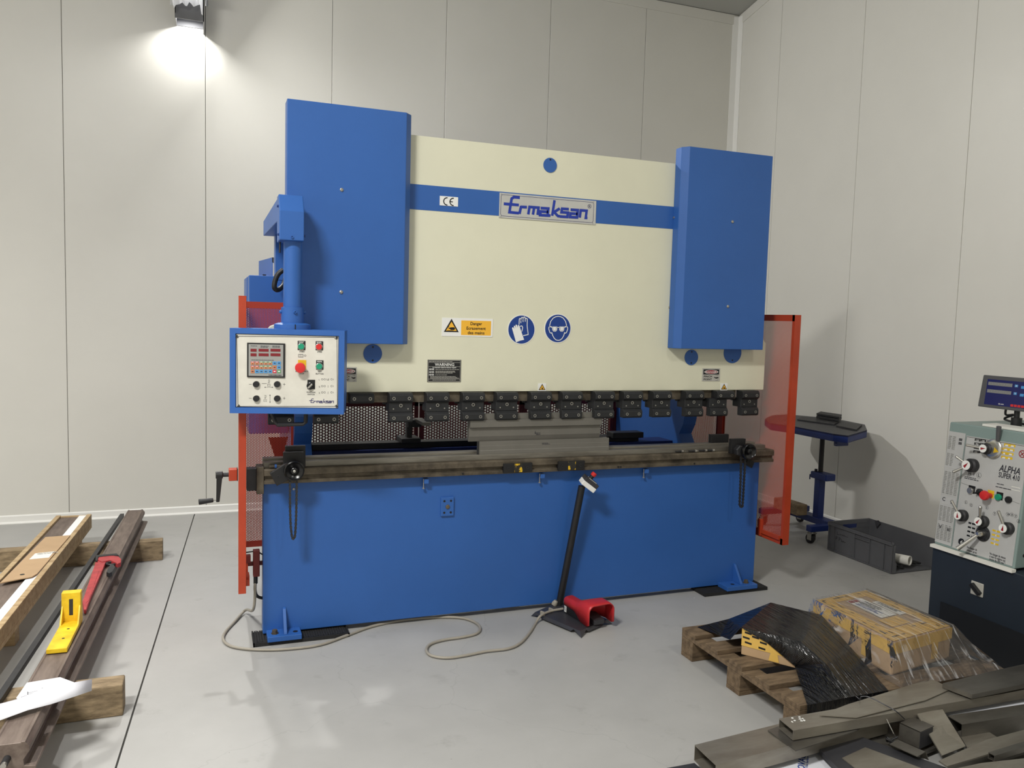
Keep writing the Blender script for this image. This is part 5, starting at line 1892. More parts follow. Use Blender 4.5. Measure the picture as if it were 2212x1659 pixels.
o = MB().add(va + vb, [(i, i + 1, n + i + 1, n + i) for i in range(n - 1)]).build('sheet_front', 'paper', pa, smooth=True)
s2 = o.modifiers.new('thick', 'SOLIDIFY')
s2.thickness = 0.0008
mb = MB()
dz = ZP + 0.0012
for ln_ in ([(60, 1497), (95, 1489)], [(60, 1500), (95, 1491)], [(45, 1506), (58, 1502)], [(60, 1494), (60, 1501)], [(108, 1489), (110, 1482), (122, 1480), (136, 1482)], [(90, 1486), (96, 1488)]):
    ribbon(mb, [at(u, v, Z=dz) for u, v in ln_], 0.0022, (0, 0, 1))
mb.build('drawing_lines', 'ink', pa)
# ================================================================== right side: crate, stand, lathe
# grey euro crate without its right end
cr = thing('plastic_crate', 'dark grey plastic stacking crate with one end cut away', 'crate', (4.42, 0.24, 0))
X0, X1, Y0, Y1, HC = 4.225, 4.625, -0.065, 0.56, 0.222
t_ = 0.006
MB().box(X0 + 0.01, X1 - 0.01, Y0, Y1 - 0.01, 0.004, 0.012).build('bottom', 'crate_grey', cr)
fw_ = MB()
fw_.box(X0, X0 + t_, Y0, Y1, 0.004, HC)
fw_.box(X0 - 0.012, X0 + t_, Y0 - 0.0, Y1 + 0.006, HC - 0.022, HC - 0.014)
fw_.box(X0 - 0.004, X0 + t_, Y0 + 0.02, Y1, HC - 0.014, HC)
for yy in (Y0 + 0.004, Y0 + 0.075, 0.145, 0.29, Y1 - 0.06, Y1 - 0.006):
    fw_.box(X0 - 0.010, X0, yy - 0.003, yy + 0.003, 0.01, HC - 0.022)
fw_.box(X0 - 0.012, X0, 0.145, 0.29, HC - 0.052, HC - 0.046)
fw_.box(X0 - 0.006, X0, Y0, Y1, 0.004, 0.014)
fw_.build('front_wall', 'crate_grey', cr)
MB().box(X1 - t_, X1, Y0, Y1, 0.004, HC).build('back_wall', 'crate_grey', cr)
lw = MB()
lw.box(X0, X1, Y1 - t_, Y1, 0.004, HC - 0.065)
lw.box(X0, X0 + 0.13, Y1 - t_, Y1, HC - 0.066, HC - 0.03)
lw.box(X1 - 0.13, X1, Y1 - t_, Y1, HC - 0.066, HC - 0.03)
lw.box(X0 - 0.006, X1, Y1 - t_, Y1 + 0.01, HC - 0.031, HC)
lw.build('end_wall', 'crate_grey', cr)
sb_ = MB()
sb_.prism([(X0, 0.004), (X0 + 0.035, 0.004), (X0 + 0.035, 0.07), (X0 + 0.02, 0.09), (X0 + 0.016, 0.16), (X0 + 0.02, HC - 0.02), (X0, HC - 0.02)], 'y', Y0 - 0.004, Y0 + 0.002)
sb_.build('broken_end', 'crate_grey', cr)
mb = MB()


def Cw(y, z):
    return Vector((X0 - 0.0015, y, z))


# hand-written marker on the front: "Licence / P Plus" as strokes
wr1 = [[(0.47, .165), (.468, .145), (.455, .147)], [(.445, .155), (.443, .146), (.435, .155)], [(.428, .156), (.42, .148), (.41, .156), (.405, .148), (.395, .156), (.39, .148), (.38, .15), (.36, .151)]]
wr2 = [[(.48, .125), (.482, .100)], [(.48, .125), (.468, .124), (.469, .113), (.481, .112)], [(.45, .125), (.452, .098)], [(.45, .125), (.438, .123), (.440, .111), (.452, .110)], [(.425, .120), (.424, .100), (.412, .108), (.41, .100), (.40, .110), (.395, .100), (.38, .108)]]
for st in wr1 + wr2:
    ribbon(mb, [Cw(y, z) for y, z in st], 0.0028, (-1, 0, 0))
mb.build('marker_writing', 'sticker_black', cr)
mb = MB()
mb.add([(X1 - 0.02, 0.49, HC), (X1 - 0.02, 0.43, HC - 0.004), (X1 - 0.03, 0.46, HC - 0.05), (X1 - 0.02, 0.45, HC + 0.012)], [(0, 3, 1, 2)])
tag(mb.build('tape_scrap', 'dark_sheet'), 'small scrap of grey tape folded over the back edge of the plastic crate', 'tape scrap')
tag(MB().lathe((4.36, 0.06, 0.072), (0.35, -1, 0.06), [(0.034, 0), (0.034, 0.12), (0.029, 0.12), (0.029, 0.02)], 20).build('tape_roll', 'label_paper', smooth=True), 'pale cardboard tube lying in the grey plastic crate', 'tube')
mb = MB()
rnd = random.Random(4)
pp = [(4.3 + 0.26 * rnd.random(), -0.05 + 0.25 * rnd.random(), 0.03 + 0.02 * rnd.random()) for _ in range(16)]
tag(MB().tube(smooth_path(pp, 5), 0.008, 6).build('black_cable', 'black', smooth=True), 'tangled black cable heaped in the grey plastic crate', 'cable')

# blue roller stand behind the right guard
st = thing('support_stand', 'blue wheeled support stand loaded with steel offcuts by the wall', 'stand', (4.42, 0.9, 0))
XP = 4.42
pc = at(1770, 1060, X=XP)
yp = pc.y
zb1, zb2 = at(1772, 1113, X=XP).z, at(1776, 1035, X=XP).z
MB().box(XP - 0.03, XP + 0.03, yp - 0.03, yp + 0.03, 0.14, zb2).build('column', 'blue_navy', st, bevel=0.003)
ztab = at(1776, 945, X=XP).z
MB().cyl((XP, yp, zb2), (XP, yp, ztab + 0.02), 0.019, n=20).build('inner_tube', 'black', st, smooth=True)
c1_, c2_ = at(1758, 1027, X=XP - 0.03), at(1806, 1035, X=XP - 0.03)
MB().box(XP - 0.05, XP + 0.05, yp - 0.12, yp + 0.06, zb2, zb2 + 0.055).build('clamp_head', 'blue_navy', st, bevel=0.008)
MB().cyl((XP - 0.02, yp + 0.03, zb2 + 0.055), (XP - 0.02, yp + 0.03, zb2 + 0.075), 0.012, n=10).build('clamp_knob', 'black', st)
MB().tube([(XP - 0.03, yp + 0.06, zb2 + 0.02), (XP - 0.03, yp + 0.085, zb2 + 0.02), (XP - 0.03, yp + 0.085, zb2 - 0.02)], 0.005, 6).build('clamp_lever', 'blue_navy', st)
# table top, outline traced on its own height
zt2 = ztab + 0.09
out = [(1652, 905), (1668, 897), (1700, 895), (1768, 901), (1822, 908), (1868, 917), (1873, 929), (1832, 941), (1800, 937), (1715, 921), (1664, 914)]
TPN = Vector((-0.0744, 0, 1))
TP0 = Vector((4.25, 0.6, 0.905))


def tpt(u, v, dz=0.0):
    return atp(u, v, TP0 + Vector((0, 0, dz)), TPN)


tp = [tpt(u, v) for u, v in out]
mb = MB()
mb.sheet(tp, (0, 0, -1), 0.012)
mb.build('table_top', 'dark_sheet', st)
rim = MB()
k = len(tp)
for i in range(k):
    a_, b_ = tp[i], tp[(i + 1) % k]
    rim.hexa([a_ - Vector((0, 0, 0.05)), b_ - Vector((0, 0, 0.05)), b_ - Vector((0, 0, 0.05)) + (Vector((XP, yp, 0)) - b_).normalized() * 0.01, a_ - Vector((0, 0, 0.05)) + (Vector((XP, yp, 0)) - a_).normalized() * 0.01,
              a_, b_, b_ + (Vector((XP, yp, 0)) - b_).normalized() * 0.01, a_ + (Vector((XP, yp, 0)) - a_).normalized() * 0.01])
rim.build('table_rim', 'blue_navy', st)
q0 = at(1738, 940, X=XP - 0.04)
MB().box(XP - 0.04, XP + 0.04, yp - 0.20, yp + 0.10, ztab + 0.0, ztab + 0.05).build('table_beam', 'blue_navy', st, bevel=0.003)
MB().box(XP - 0.06, XP + 0.06, yp - 0.225, yp - 0.19, ztab - 0.035, ztab + 0.06).build('beam_end', 'blue_navy', st, bevel=0.006)
for k_ in range(4):
    MB().cyl((XP - 0.0605, yp - 0.225 + 0.008 * k_ + 0.003, ztab - 0.022), (XP - 0.059, yp - 0.225 + 0.008 * k_ + 0.003, ztab - 0.022), 0.0025, n=8).build('beam_screw', 'bolt_zinc', st)
# base frame: long bar with cross feet
MB().box(XP - 0.05, XP + 0.05, yp - 0.17, yp + 0.44, 0.115, 0.165).build('base_bar', 'blue_navy', st, bevel=0.004)
for yy in (yp - 0.17, yp + 0.42):
    MB().box(XP - 0.24, XP + 0.26, yy - 0.03, yy + 0.03, 0.10, 0.15).build('cross_foot', 'blue_navy', st, bevel=0.006)
    for xx in (XP - 0.2, XP + 0.2):
        o = MB().lathe((xx - 0.014, yy + 0.02, 0.038), (1, 0, 0), [(0.037, 0), (0.0378, 0.004), (0.0378, 0.024), (0.037, 0.028)], 22).build('caster_wheel', 'rubber', st, smooth=True)
        fk = MB()
        fk.box(xx - 0.024, xx - 0.020, yy - 0.015, yy + 0.03, 0.03, 0.088)
        fk.box(xx + 0.020, xx + 0.024, yy - 0.015, yy + 0.03, 0.03, 0.088)
        fk.box(xx - 0.024, xx + 0.024, yy - 0.025, yy + 0.03, 0.084, 0.09)
        fk.cyl((xx, yy, 0.09), (xx, yy, 0.102), 0.024, n=16)
        fk.build('caster_fork', 'bolt_zinc', o)
# offcuts on the table
for nm, pts_, th, lab in (('steel_offcut', [(1722, 908), (1732, 902), (1812, 912), (1802, 919)], 0.010, 'thin steel plate offcut lying along the blue stand table'),
                          ('steel_offcut', [(1806, 922), (1815, 914), (1862, 920), (1850, 931)], 0.012, 'short grey steel offcut on the right tip of the blue stand table')):
    mb = MB()
    mb.sheet([tpt(u, v, 0.001) for u, v in pts_], (0, 0, 1), th)
    tag(mb.build(nm, 'gunmetal'), lab, 'steel plate')
hb = [tpt(u, v, 0.013) for u, v in ((1763, 903), (1772, 899), (1818, 906), (1812, 911))]
t = thing('tool_block', 'dark stepped tool block stacked on the blue stand table', 'tool block', hb[0])
MB().sheet(hb, (0, 0, 1), 0.022).build('lower_block', 'black', t, bevel=0.002)
MB().sheet([p + Vector((0, 0, 0.026)) for p in hb], (0, 0, 1), 0.016).build('upper_block', 'black', t, bevel=0.002)
MB().sheet([(p - hb[0]) * 0.6 + hb[0] + (hb[2] - hb[0]) * 0.2 + Vector((0, 0, 0.02)) for p in hb], (0, 0, 1), 0.008).build('spacer', 'black', t)
# wood block by the stand
tag(MB().box(XP - 0.16, XP - 0.06, yp + 0.06, yp + 0.36, 0.166, 0.255).build('wood_block', 'wood_old', bevel=0.004), 'dark wooden block lying on the base of the blue stand', 'wood block')

# ---------------------------------------------------------------- lathe
LT_ = thing('lathe', 'white and dark blue lathe headstock with levers and gear charts', 'lathe', (4.0, -1.4, 0))
TX = 0.08
nl = Vector((-1, 0, TX)).normalized()
lp0 = Vector((3.5, -1.1, 0.53))
lu = Vector((0, -1, 0))                       # reading direction on the face
lv = Vector((TX, 0, 1)).normalized()


def LP(u, v, off=0.0):
    return atp(u, v, lp0 + nl * off, nl)


a_tl, a_bl = LP(2052, 915), LP(2018, 1173)
yA, yBm, yC = -1.02, -1.13, -1.496
zlo, zhi = 0.535, 1.215


def lq(y, z, off=0.0):
    return Vector((3.5 + (z - 0.53) * TX, y, z)) + nl * off


mb = MB()
mb.hexa([lq(yA, zlo, 0), lq(yC, zlo, 0), Vector((4.35, yC, zlo)), Vector((4.35, yA, zlo)), lq(yA, zhi, 0), lq(yC, zhi, 0), Vector((4.35, yC, zhi)), Vector((4.35, yA, zhi))])
mb.build('headstock', 'lathe_green', LT_, bevel=0.006)
# base cabinet
bs = MB()
bs.box(3.49, 4.32, -1.90, yA + 0.0, 0.0, zlo - 0.012)
bs.build('base_cabinet', 'lathe_base', LT_, bevel=0.006)
q0 = LP(2037, 1330)
rec = MB()
rec.box(3.484, 3.4905, -1.88, -1.10, 0.02, 0.235)  # plate standing proud; its dark colour stands in for shade in a recess
rec.build('base_recess_shade', 'recess_shade', LT_)
# tray edge strip
MB().box(3.47, 3.50, yC - 0.01, yA, zlo - 0.014, zlo + 0.002).build('drip_edge', 'label_paper', LT_)
# face plates


def lplate(name, y0_, y1_, z0_, z1_, m, th=0.003, parent=LT_, off=0.0):
    mb_ = MB()
    mb_.hexa([lq(y0_, z0_, off), lq(y1_, z0_, off), lq(y1_, z0_, off + th), lq(y0_, z0_, off + th), lq(y0_, z1_, off), lq(y1_, z1_, off), lq(y1_, z1_, off + th), lq(y0_, z1_, off + th)])
    return mb_.build(name, m, parent)


chart = lplate('gear_chart_plate', yA - 0.004, yBm + 0.003, zlo + 0.015, 1.165, 'lathe_panel')
facep = lplate('control_plate', yBm - 0.004, yC + 0.012, zlo + 0.012, 1.155, 'lathe_panel')
mb = MB()
ribbon(mb, [lq(yBm - 0.008, 1.150, 0.0034), lq(yC + 0.016, 1.150, 0.0034)], 0.002, nl)
ribbon(mb, [lq(yBm - 0.008, 0.90, 0.0034), lq(yC + 0.016, 0.862, 0.0034)], 0.0012, nl)
ribbon(mb, [lq(yBm - 0.006, 1.15, 0.0034), lq(yBm - 0.006, 0.55, 0.0034)], 0.0015, nl)
mb.build('panel_lines', 'sticker_black', facep)
mb = MB()
for z_ in (0.965, 0.815, 0.765, 0.665, 0.610):
    ribbon(mb, [lq(yA - 0.006, z_, 0.0034), lq(yBm + 0.005, z_, 0.0034)], 0.0012, nl)
mb.build('chart_lines', 'sticker_grey', chart)
for i, (z1_, h_) in enumerate(((1.140, 0.075), (1.045, 0.07), (0.945, 0.125), (0.755, 0.085), (0.655, 0.09))):
    for k in range(4):
        if i < 2 and k > 1:
            continue
        tinyprint(lq(yA - 0.010 - 0.024 * k, z1_, 0.0036), lu, lv, 0.018, h_, int(h_ / 0.0085), 'keypad_grey', chart, seed=i * 7 + k, fill=0.6)
for z_ in (1.135, 1.115, 0.79, 0.64):
    lplate('chart_symbol', yA - 0.072, yA - 0.092, z_ - 0.014, z_, 'mon_grey', 0.0008, chart, 0.003)
text('C', lq(yA - 0.018, 0.782, 0.0036), lu, lv, 0.020, 'ink', chart)
text('V', lq(yA - 0.018, 0.628, 0.0036), lu, lv, 0.020, 'ink', chart)
C3 = 4.7376


def l3(x, y, off=0.0036):
    """coordinates of the 4.74x crop at (2010, 890) -> lathe face"""
    return LP(2010 + x / C3, 890 + y / C3, off)


text('ALPHA', l3(700, 602), lu, lv, 0.034, 'ink', facep, width=0.115, shear=0.15)
text('SUPER 410', l3(695, 664), lu, lv, 0.026, 'ink', facep, width=0.115)


def lpatch(x0_, y0_, x1_, y1_, m, nm='patch', off=0.0034):
    a_, b_ = l3(x0_, y0_, off), l3(x1_, y1_, off)
    mb_ = MB()
    p0, p1 = a_, Vector((0, 0, 0))
    c_ = [lq(a_.y, a_.z, off), lq(b_.y, a_.z, off), lq(b_.y, b_.z, off), lq(a_.y, b_.z, off)]
    mb_.add(c_, [(0, 1, 2, 3)])
    return mb_.build(nm, m, facep)


# speed tables
rows = [('155', '330'), ('70', '145'), ('50', '95'), ('105', '215')]
for r_ in range(4):
    for c_ in range(2):
        x, y = 455 + c_ * 58 - r_ * 5, 270 + r_ * 40 + c_ * 6
        lpatch(x, y, x + 52, y + 34, 'sticker_black', 'speed_cell')
        if not (r_ == 2):
            text(rows[r_][c_], l3(x + 10, y + 28, 0.0042), lu, lv, 0.010, 'white_print', facep, width=0.018)
    for c_ in range(2):
        x, y = 755 + c_ * 58 - r_ * 10, 320 + r_ * 42 + c_ * 9
        lpatch(x, y, x + 54, y + 36, 'yellow', 'speed_cell')
        tinyprint(l3(x + 12, y + 12, 0.0042), lu, lv, 0.016, 0.009, 1, 'label_paper', facep, seed=r_ * 2 + c_, fill=0.9)
for r_ in range(4):
    lpatch(390 - r_ * 6, 1124 + r_ * 43, 462 - r_ * 6, 1162 + r_ * 43, 'sticker_black', 'gear_cell')
    text('1357'[r_], l3(418 - r_ * 6, 1156 + r_ * 43, 0.0042), lu, lv, 0.012, 'white_print', facep)
    lpatch(634 - r_ * 6, 1200 + r_ * 43, 712 - r_ * 6, 1240 + r_ * 43, 'yellow', 'gear_cell')
    text('2468'[r_], l3(665 - r_ * 6, 1230 + r_ * 43, 0.0042), lu, lv, 0.012, 'white_print', facep)
text('H', l3(388, 640), lu, lv, 0.016, 'ink', facep)
text('I', l3(440, 650), lu, lv, 0.016, 'ink', facep)
text('L', l3(486, 660), lu, lv, 0.016, 'ink', facep)
mb = MB()
c_ = l3(495, 648)
ribbon(mb, [c_ + lu * (0.014 * math.cos(k * PI / 9)) + lv * (0.014 * math.sin(k * PI / 9)) for k in range(18)], 0.0012, nl, closed=True)
mb.build('ring_mark', 'ink', facep)
for x, y, s_ in ((362, 923, 'S'), (415, 952, 'C'), (513, 980, 'R'), (577, 978, 'S'), (656, 1040, 'T'), (790, 1046, 'W'), (831, 1050, 'X'), (871, 1065, 'Y'), (900, 1117, 'Z')):
    mb = MB()
    c_ = l3(x, y)
    ribbon(mb, [c_ + lu * (0.009 * math.cos(k * PI / 7)) + lv * (0.009 * math.sin(k * PI / 7)) for k in range(14)], 0.0010, nl, closed=True)
    mb.build('ring_mark', 'ink', facep)
    text(s_, c_ - lu * 0.0035 - lv * 0.005, lu, lv, 0.010, 'ink', facep)
tinyprint(l3(350, 655), lu, lv, 0.10, 0.016, 2, 'ink', facep, seed=31)
for i, s_ in enumerate(('Ne changer de', 'vitesse qu\'en', 'position neutre!')):
    text(s_, l3(372 - 2 * i, 1390 + i * 30), lu, lv, 0.011, 'ink', facep, width=0.060)
for i, s_ in enumerate(('Ne changer de vitesse', 'à vent le régime est', 'moins de 200 min⁻¹')):
    text(s_, l3(606 - 2 * i, 1456 + i * 28), lu, lv, 0.011, 'ink', facep, width=0.088)
lpatch(828, 758, 918, 785, 'label_paper', 'number_field')
lpatch(826, 788, 916, 815, 'label_paper', 'number_field')
tinyprint(l3(680, 728), lu, lv, 0.04, 0.008, 1, 'ink', facep, seed=33)
tinyprint(l3(668, 758), lu, lv, 0.085, 0.008, 1, 'ink', facep, seed=34)
# warning disc
c_ = l3(940, 430, 0.0036)
mb = MB()
ribbon(mb, [c_ + lu * (0.017 * math.cos(k * PI / 9)) + lv * (0.017 * math.sin(k * PI / 9)) for k in range(18)], 0.004, nl, closed=True)
ribbon(mb, [c_ + (lu + lv) * 0.010, c_ - (lu + lv) * 0.010], 0.004, nl)
ribbon(mb, [c_ + (lu - lv) * 0.010, c_ - (lu - lv) * 0.010], 0.004, nl)
mb.build('no_symbol', 'danger_red', facep)
c_ = l3(316, 1330, 0.0036)
mb = MB()
mb.add([c_ + lu * (0.020 * math.cos(k * PI / 4 + 0.39)) + lv * (0.020 * math.sin(k * PI / 4 + 0.39)) for k in range(8)], [tuple(range(8))])
mb.build('stop_octagon', 'sticker_black', facep)
text('d', c_ - lu * 0.006 - lv * 0.008 + nl * 0.0006, lu, lv, 0.018, 'white_print', facep)
# motor buttons
for x, y, m_ in ((415, 805, 'chrome'), (700, 872, 'btn_green'), (805, 898, 'black')):
    if m_ != 'black':
        lpatch(x - 22, y - 58, x + 36, y + 36, 'sticker_black', 'button_plate')
    p_ = l3(x, y, 0.003)
    MB().lathe(p_, nl, [(0.017, 0), (0.017, 0.010), (0.015, 0.013)], 20).build('push_button', m_, LT_, smooth=True)
p_ = l3(512, 820, 0.003)
o = MB().lathe(p_, nl, [(0.018, 0), (0.018, 0.012), (0.014, 0.015)], 20).build('selector', 'black', LT_, smooth=True)
MB().obb(p_ + nl * 0.018, (lu * 0.8 + lv * 0.6) * 0.016, (lu * -0.6 + lv * 0.8) * 0.005, nl * 0.008).build('selector_grip', 'black', o, bevel=0.002)
lpatch(588, 795, 644, 888, 'yellow', 'emergency_stop_plate')
p_ = l3(612, 856, 0.003)
MB().lathe(p_, nl, [(0.014, 0), (0.014, 0.030), (0.024, 0.034), (0.026, 0.044), (0.022, 0.052), (0.008, 0.055)], 26).build('emergency_stop', 'btn_red', LT_, smooth=True)


def lever(cx__, cy__, r, hub_len, arms, face='white_print', red_dir=None, conemat='gunmetal'):
    p__ = l3(cx__, cy__, 0.003)
    o_ = MB().lathe(p__, nl, [(r, 0), (r, hub_len * 0.5), (r * 0.72, hub_len * 0.6), (r * 0.72, hub_len)], 26).build('lever_hub', conemat, LT_, smooth=True)
    if face:
        MB().lathe(p__ + nl * hub_len, nl, [(r * 0.70, 0), (r * 0.70, 0.0015)], 22).build('dial', face, o_)
        if red_dir is not None:
            a__ = red_dir
            d__ = lu * math.cos(a__) + lv * math.sin(a__)
            e__ = lu * -math.sin(a__) + lv * math.cos(a__)
            mb_ = MB()
            c__ = p__ + nl * (hub_len + 0.0025)
            mb_.add([c__ + d__ * r * 0.55, c__ - d__ * r * 0.4 + e__ * r * 0.22, c__ - d__ * r * 0.4 - e__ * r * 0.22], [(0, 1, 2)])
            mb_.build('pointer', 'danger_red', o_)
    for ang, l__, w__, out_ in arms:
        d__ = (lu * math.cos(ang) + lv * math.sin(ang) + nl * out_).normalized()
        c__ = p__ + nl * hub_len * 0.7
        MB().cyl(c__ + d__ * r * 0.5, c__ + d__ * (r * 0.6 + l__), w__ * 0.75, w__, n=14).build('lever_arm', 'chrome', o_, smooth=True)
        MB().lathe(c__ + d__ * (r * 0.6 + l__), d__, [(w__, 0), (w__ * 0.6, 0.004)], 14).build('lever_tip', 'chrome', o_, smooth=True)
    return o_


# big speed dial with yellow pointer
p_ = l3(650, 375, 0.003)
bd = MB().lathe(p_, nl, [(0.050, 0), (0.050, 0.012), (0.045, 0.016), (0.030, 0.017)], 36).build('speed_dial', 'chrome', LT_, smooth=True)
mb = MB()
c_ = p_ + nl * 0.0185
mb.add([c_ + lu * 0.042 - lv * 0.012, c_ + lu * 0.016 + lv * 0.010, c_ + lu * 0.012 - lv * 0.020], [(0, 1, 2)])
mb.build('pointer', 'yellow', bd)
MB().cyl(p_ + lv * 0.045 + lu * 0.022 + nl * 0.01, p_ + lv * 0.118 + lu * 0.034 + nl * 0.03, 0.009, 0.012, n=14).build('dial_lever', 'mon_grey', bd, smooth=True)
lever(600, 378, 0.030, 0.045, [(PI - 0.05, 0.070, 0.0075, 0.35)], red_dir=PI + 0.2 - PI)
lever(440, 548, 0.036, 0.055, [(PI * 0.82, 0.050, 0.0075, 0.4), (PI * 1.22, 0.060, 0.0085, 0.4)], red_dir=0.9)
lever(340, 1060, 0.031, 0.045, [(PI * 0.66, 0.065, 0.008, 0.3)], red_dir=1.7)
lever(550, 1122, 0.031, 0.045, [(PI * 0.46, 0.065, 0.008, 0.3)], red_dir=1.0)
lever(805, 1192, 0.031, 0.045, [(PI * 0.60, 0.070, 0.0085, 0.3)], red_dir=1.5)
# feed lever
p_ = l3(540, 1245, 0.003)
o = MB().lathe(p_, nl, [(0.040, 0), (0.040, 0.006), (0.030, 0.008), (0.026, 0.004)], 30).build('feed_flange', 'gunmetal', LT_, smooth=True)
pe = l3(275, 1400, 0.09)
MB().cyl(p_ + nl * 0.03, pe, 0.008, 0.0125, n=16).build('feed_lever', 'chrome', o, smooth=True)
MB().lathe(p_, nl, [(0.014, 0.0), (0.016, 0.03), (0.008, 0.045)], 18).build('lever_ball', 'chrome', o, smooth=True)
for k in range(4):
    c_ = p_ + lu * (0.033 * math.cos(k * PI / 2 + 0.6)) + lv * (0.033 * math.sin(k * PI / 2 + 0.6)) + nl * 0.006
    MB().cyl(c_, c_ + nl * 0.003, 0.004, n=8).build('flange_screw', 'black', o)
# end knob and screw on the right flank of the headstock
MB().lathe((3.58, yC, 0.70), (0, -1, 0), [(0.012, 0), (0.022, 0.012), (0.018, 0.03)], 18).build('end_knob', 'chrome', LT_, smooth=True)
MB().cyl((3.56, yC + 0.001, 0.60), (3.56, yC - 0.004, 0.60), 0.008, n=12).build('end_screw', 'black', LT_)
# main switch on the base
c_ = at(2112, 1272, X=3.49)
sw = MB().box(3.482, 3.490, c_.y - 0.036, c_.y + 0.036, c_.z - 0.036, c_.z + 0.036).build('main_switch', 'sticker_grey', LT_, bevel=0.004)
MB().obb((3.474, c_.y, c_.z), (0.010, 0, 0), (0, 0.026, 0.020), (0, -0.007, 0.009)).build('switch_knob', 'black', sw, bevel=0.002)
# bed behind and apron going out of the picture
MB().box(3.70, 4.10, -3.0, yC, 0.80, 0.98).build('lathe_bed', 'lathe_green', LT_, bevel=0.01)
MB().box(3.55, 4.25, -3.0, yC - 0.38, 0.30, 0.52).build('chip_tray', 'lathe_base', LT_, bevel=0.01)
# papers on the headstock
pz = zhi + 0.001
q1_, q2_ = at(2118, 925, Z=pz), at(2168, 908, Z=pz)
tag(MB().sheet([Vector((3.575, -1.20, pz)), Vector((3.575, -1.47, pz)), Vector((3.70, -1.46, pz)), Vector((3.69, -1.19, pz))], (0, 0, 1), 0.012).build('paper_stack', 'label_paper', bevel=0.001), 'worn stack of papers on top of the lathe headstock', 'papers')
# read-out on its stalk
XD = 3.72
m0, m1_ = at(2124, 809, X=XD), at(2118, 878, X=XD)
dro = thing('digital_readout', 'grey digital readout with blue screen above the lathe', 'display', (XD, m0.y - 0.2, zhi))
zt3, zb3 = m0.z, m1_.z
yl = m0.y
mb = MB()
mb.hexa([(XD - 0.02, yl + 0.006, zb3), (XD - 0.02, yl - 0.36, zb3 - 0.0), (XD + 0.05, yl - 0.36, zb3 + 0.01), (XD + 0.05, yl, zb3 + 0.01), (XD, yl, zt3), (XD, yl - 0.36, zt3), (XD + 0.05, yl - 0.36, zt3 - 0.015), (XD + 0.05, yl, zt3 - 0.015)])
mb.build('case', 'mon_grey', dro, bevel=0.006)
nd = Vector((-(zt3 - zb3), 0, 0.02)).normalized()
dv = Vector((0.02, 0, zt3 - zb3)).normalized()
d0 = Vector((XD - 0.02, yl, zb3))


def DP(fy, fz, off=0.001):
    return d0 + lu * (fy * 0.36) + dv * (fz * (zt3 - zb3)) + nd * off


scr = MB().add([DP(0.09, 0.10), DP(0.95, 0.10), DP(0.95, 0.88), DP(0.09, 0.88)], [(0, 1, 2, 3)]).build('screen', 'screen_blue', dro)
for fz, ch in ((0.70, 'X'), (0.47, 'Y')):
    MB().add([DP(0.11, fz, 0.0016), DP(0.50, fz, 0.0016), DP(0.50, fz + 0.10, 0.0016), DP(0.11, fz + 0.10, 0.0016)], [(0, 1, 2, 3)]).build('digit_row', 'keypad_grey', scr)
    mb = MB()
    for k in range(8):
        f0 = 0.12 + k * 0.047
        ribbon(mb, [DP(f0, fz + 0.012, 0.002), DP(f0 + 0.033, fz + 0.012, 0.002), DP(f0 + 0.033, fz + 0.088, 0.002), DP(f0, fz + 0.088, 0.002)], 0.0012, nd, closed=True)
        ribbon(mb, [DP(f0, fz + 0.05, 0.002), DP(f0 + 0.033, fz + 0.05, 0.002)], 0.0012, nd)
    mb.build('digits', 'mon_grey', scr)
    MB().add([DP(0.54, fz + 0.01, 0.0016), DP(0.59, fz + 0.01, 0.0016), DP(0.59, fz + 0.085, 0.0016), DP(0.54, fz + 0.085, 0.0016)], [(0, 1, 2, 3)]).build('axis_key', 'btn_blue', scr)
    text(ch, DP(0.555, fz + 0.02, 0.002), lu, dv, 0.009, 'white_print', scr)
    MB().add([DP(0.64, fz - 0.02, 0.0016), DP(0.70, fz - 0.02, 0.0016), DP(0.70, fz + 0.06, 0.0016), DP(0.64, fz + 0.06, 0.0016)], [(0, 1, 2, 3)]).build('axis_key', 'btn_blue', scr)
for k in range(4):
    MB().add([DP(0.52 + 0.055 * k, 0.12, 0.0016), DP(0.565 + 0.055 * k, 0.12, 0.0016), DP(0.565 + 0.055 * k, 0.19, 0.0016), DP(0.52 + 0.055 * k, 0.19, 0.0016)], [(0, 1, 2, 3)]).build('function_key', 'btn_red', scr)
text('ES-8A', DP(0.33, 0.14, 0.002), lu, dv, 0.006, 'white_print', scr, width=0.032)
ps = at(2196, 905, X=XD + 0.02)
MB().cyl((XD + 0.02, ps.y, zhi), (XD + 0.02, ps.y, zb3 + 0.02), 0.014, n=16).build('stalk', 'black', dro, smooth=True)
MB().cyl((XD + 0.02, ps.y, zhi), (XD + 0.02, ps.y, zhi + 0.05), 0.026, n=18).build('stalk_foot', 'black', dro, smooth=True)
lp_ = [(XD + 0.05, ps.y + 0.08, zb3 + 0.03), (XD + 0.04, ps.y + 0.08, zb3 - 0.03), (XD + 0.05, ps.y + 0.04, zhi + 0.06), (XD + 0.06, ps.y + 0.10, zhi + 0.03), (XD + 0.08, ps.y + 0.02, zhi + 0.015), (XD + 0.06, ps.y - 0.08, zhi + 0.02), (XD + 0.08, ps.y - 0.14, zhi + 0.06)]
MB().tube(smooth_path(lp_), 0.006, 8).build('readout_lead', 'black', dro, smooth=True)
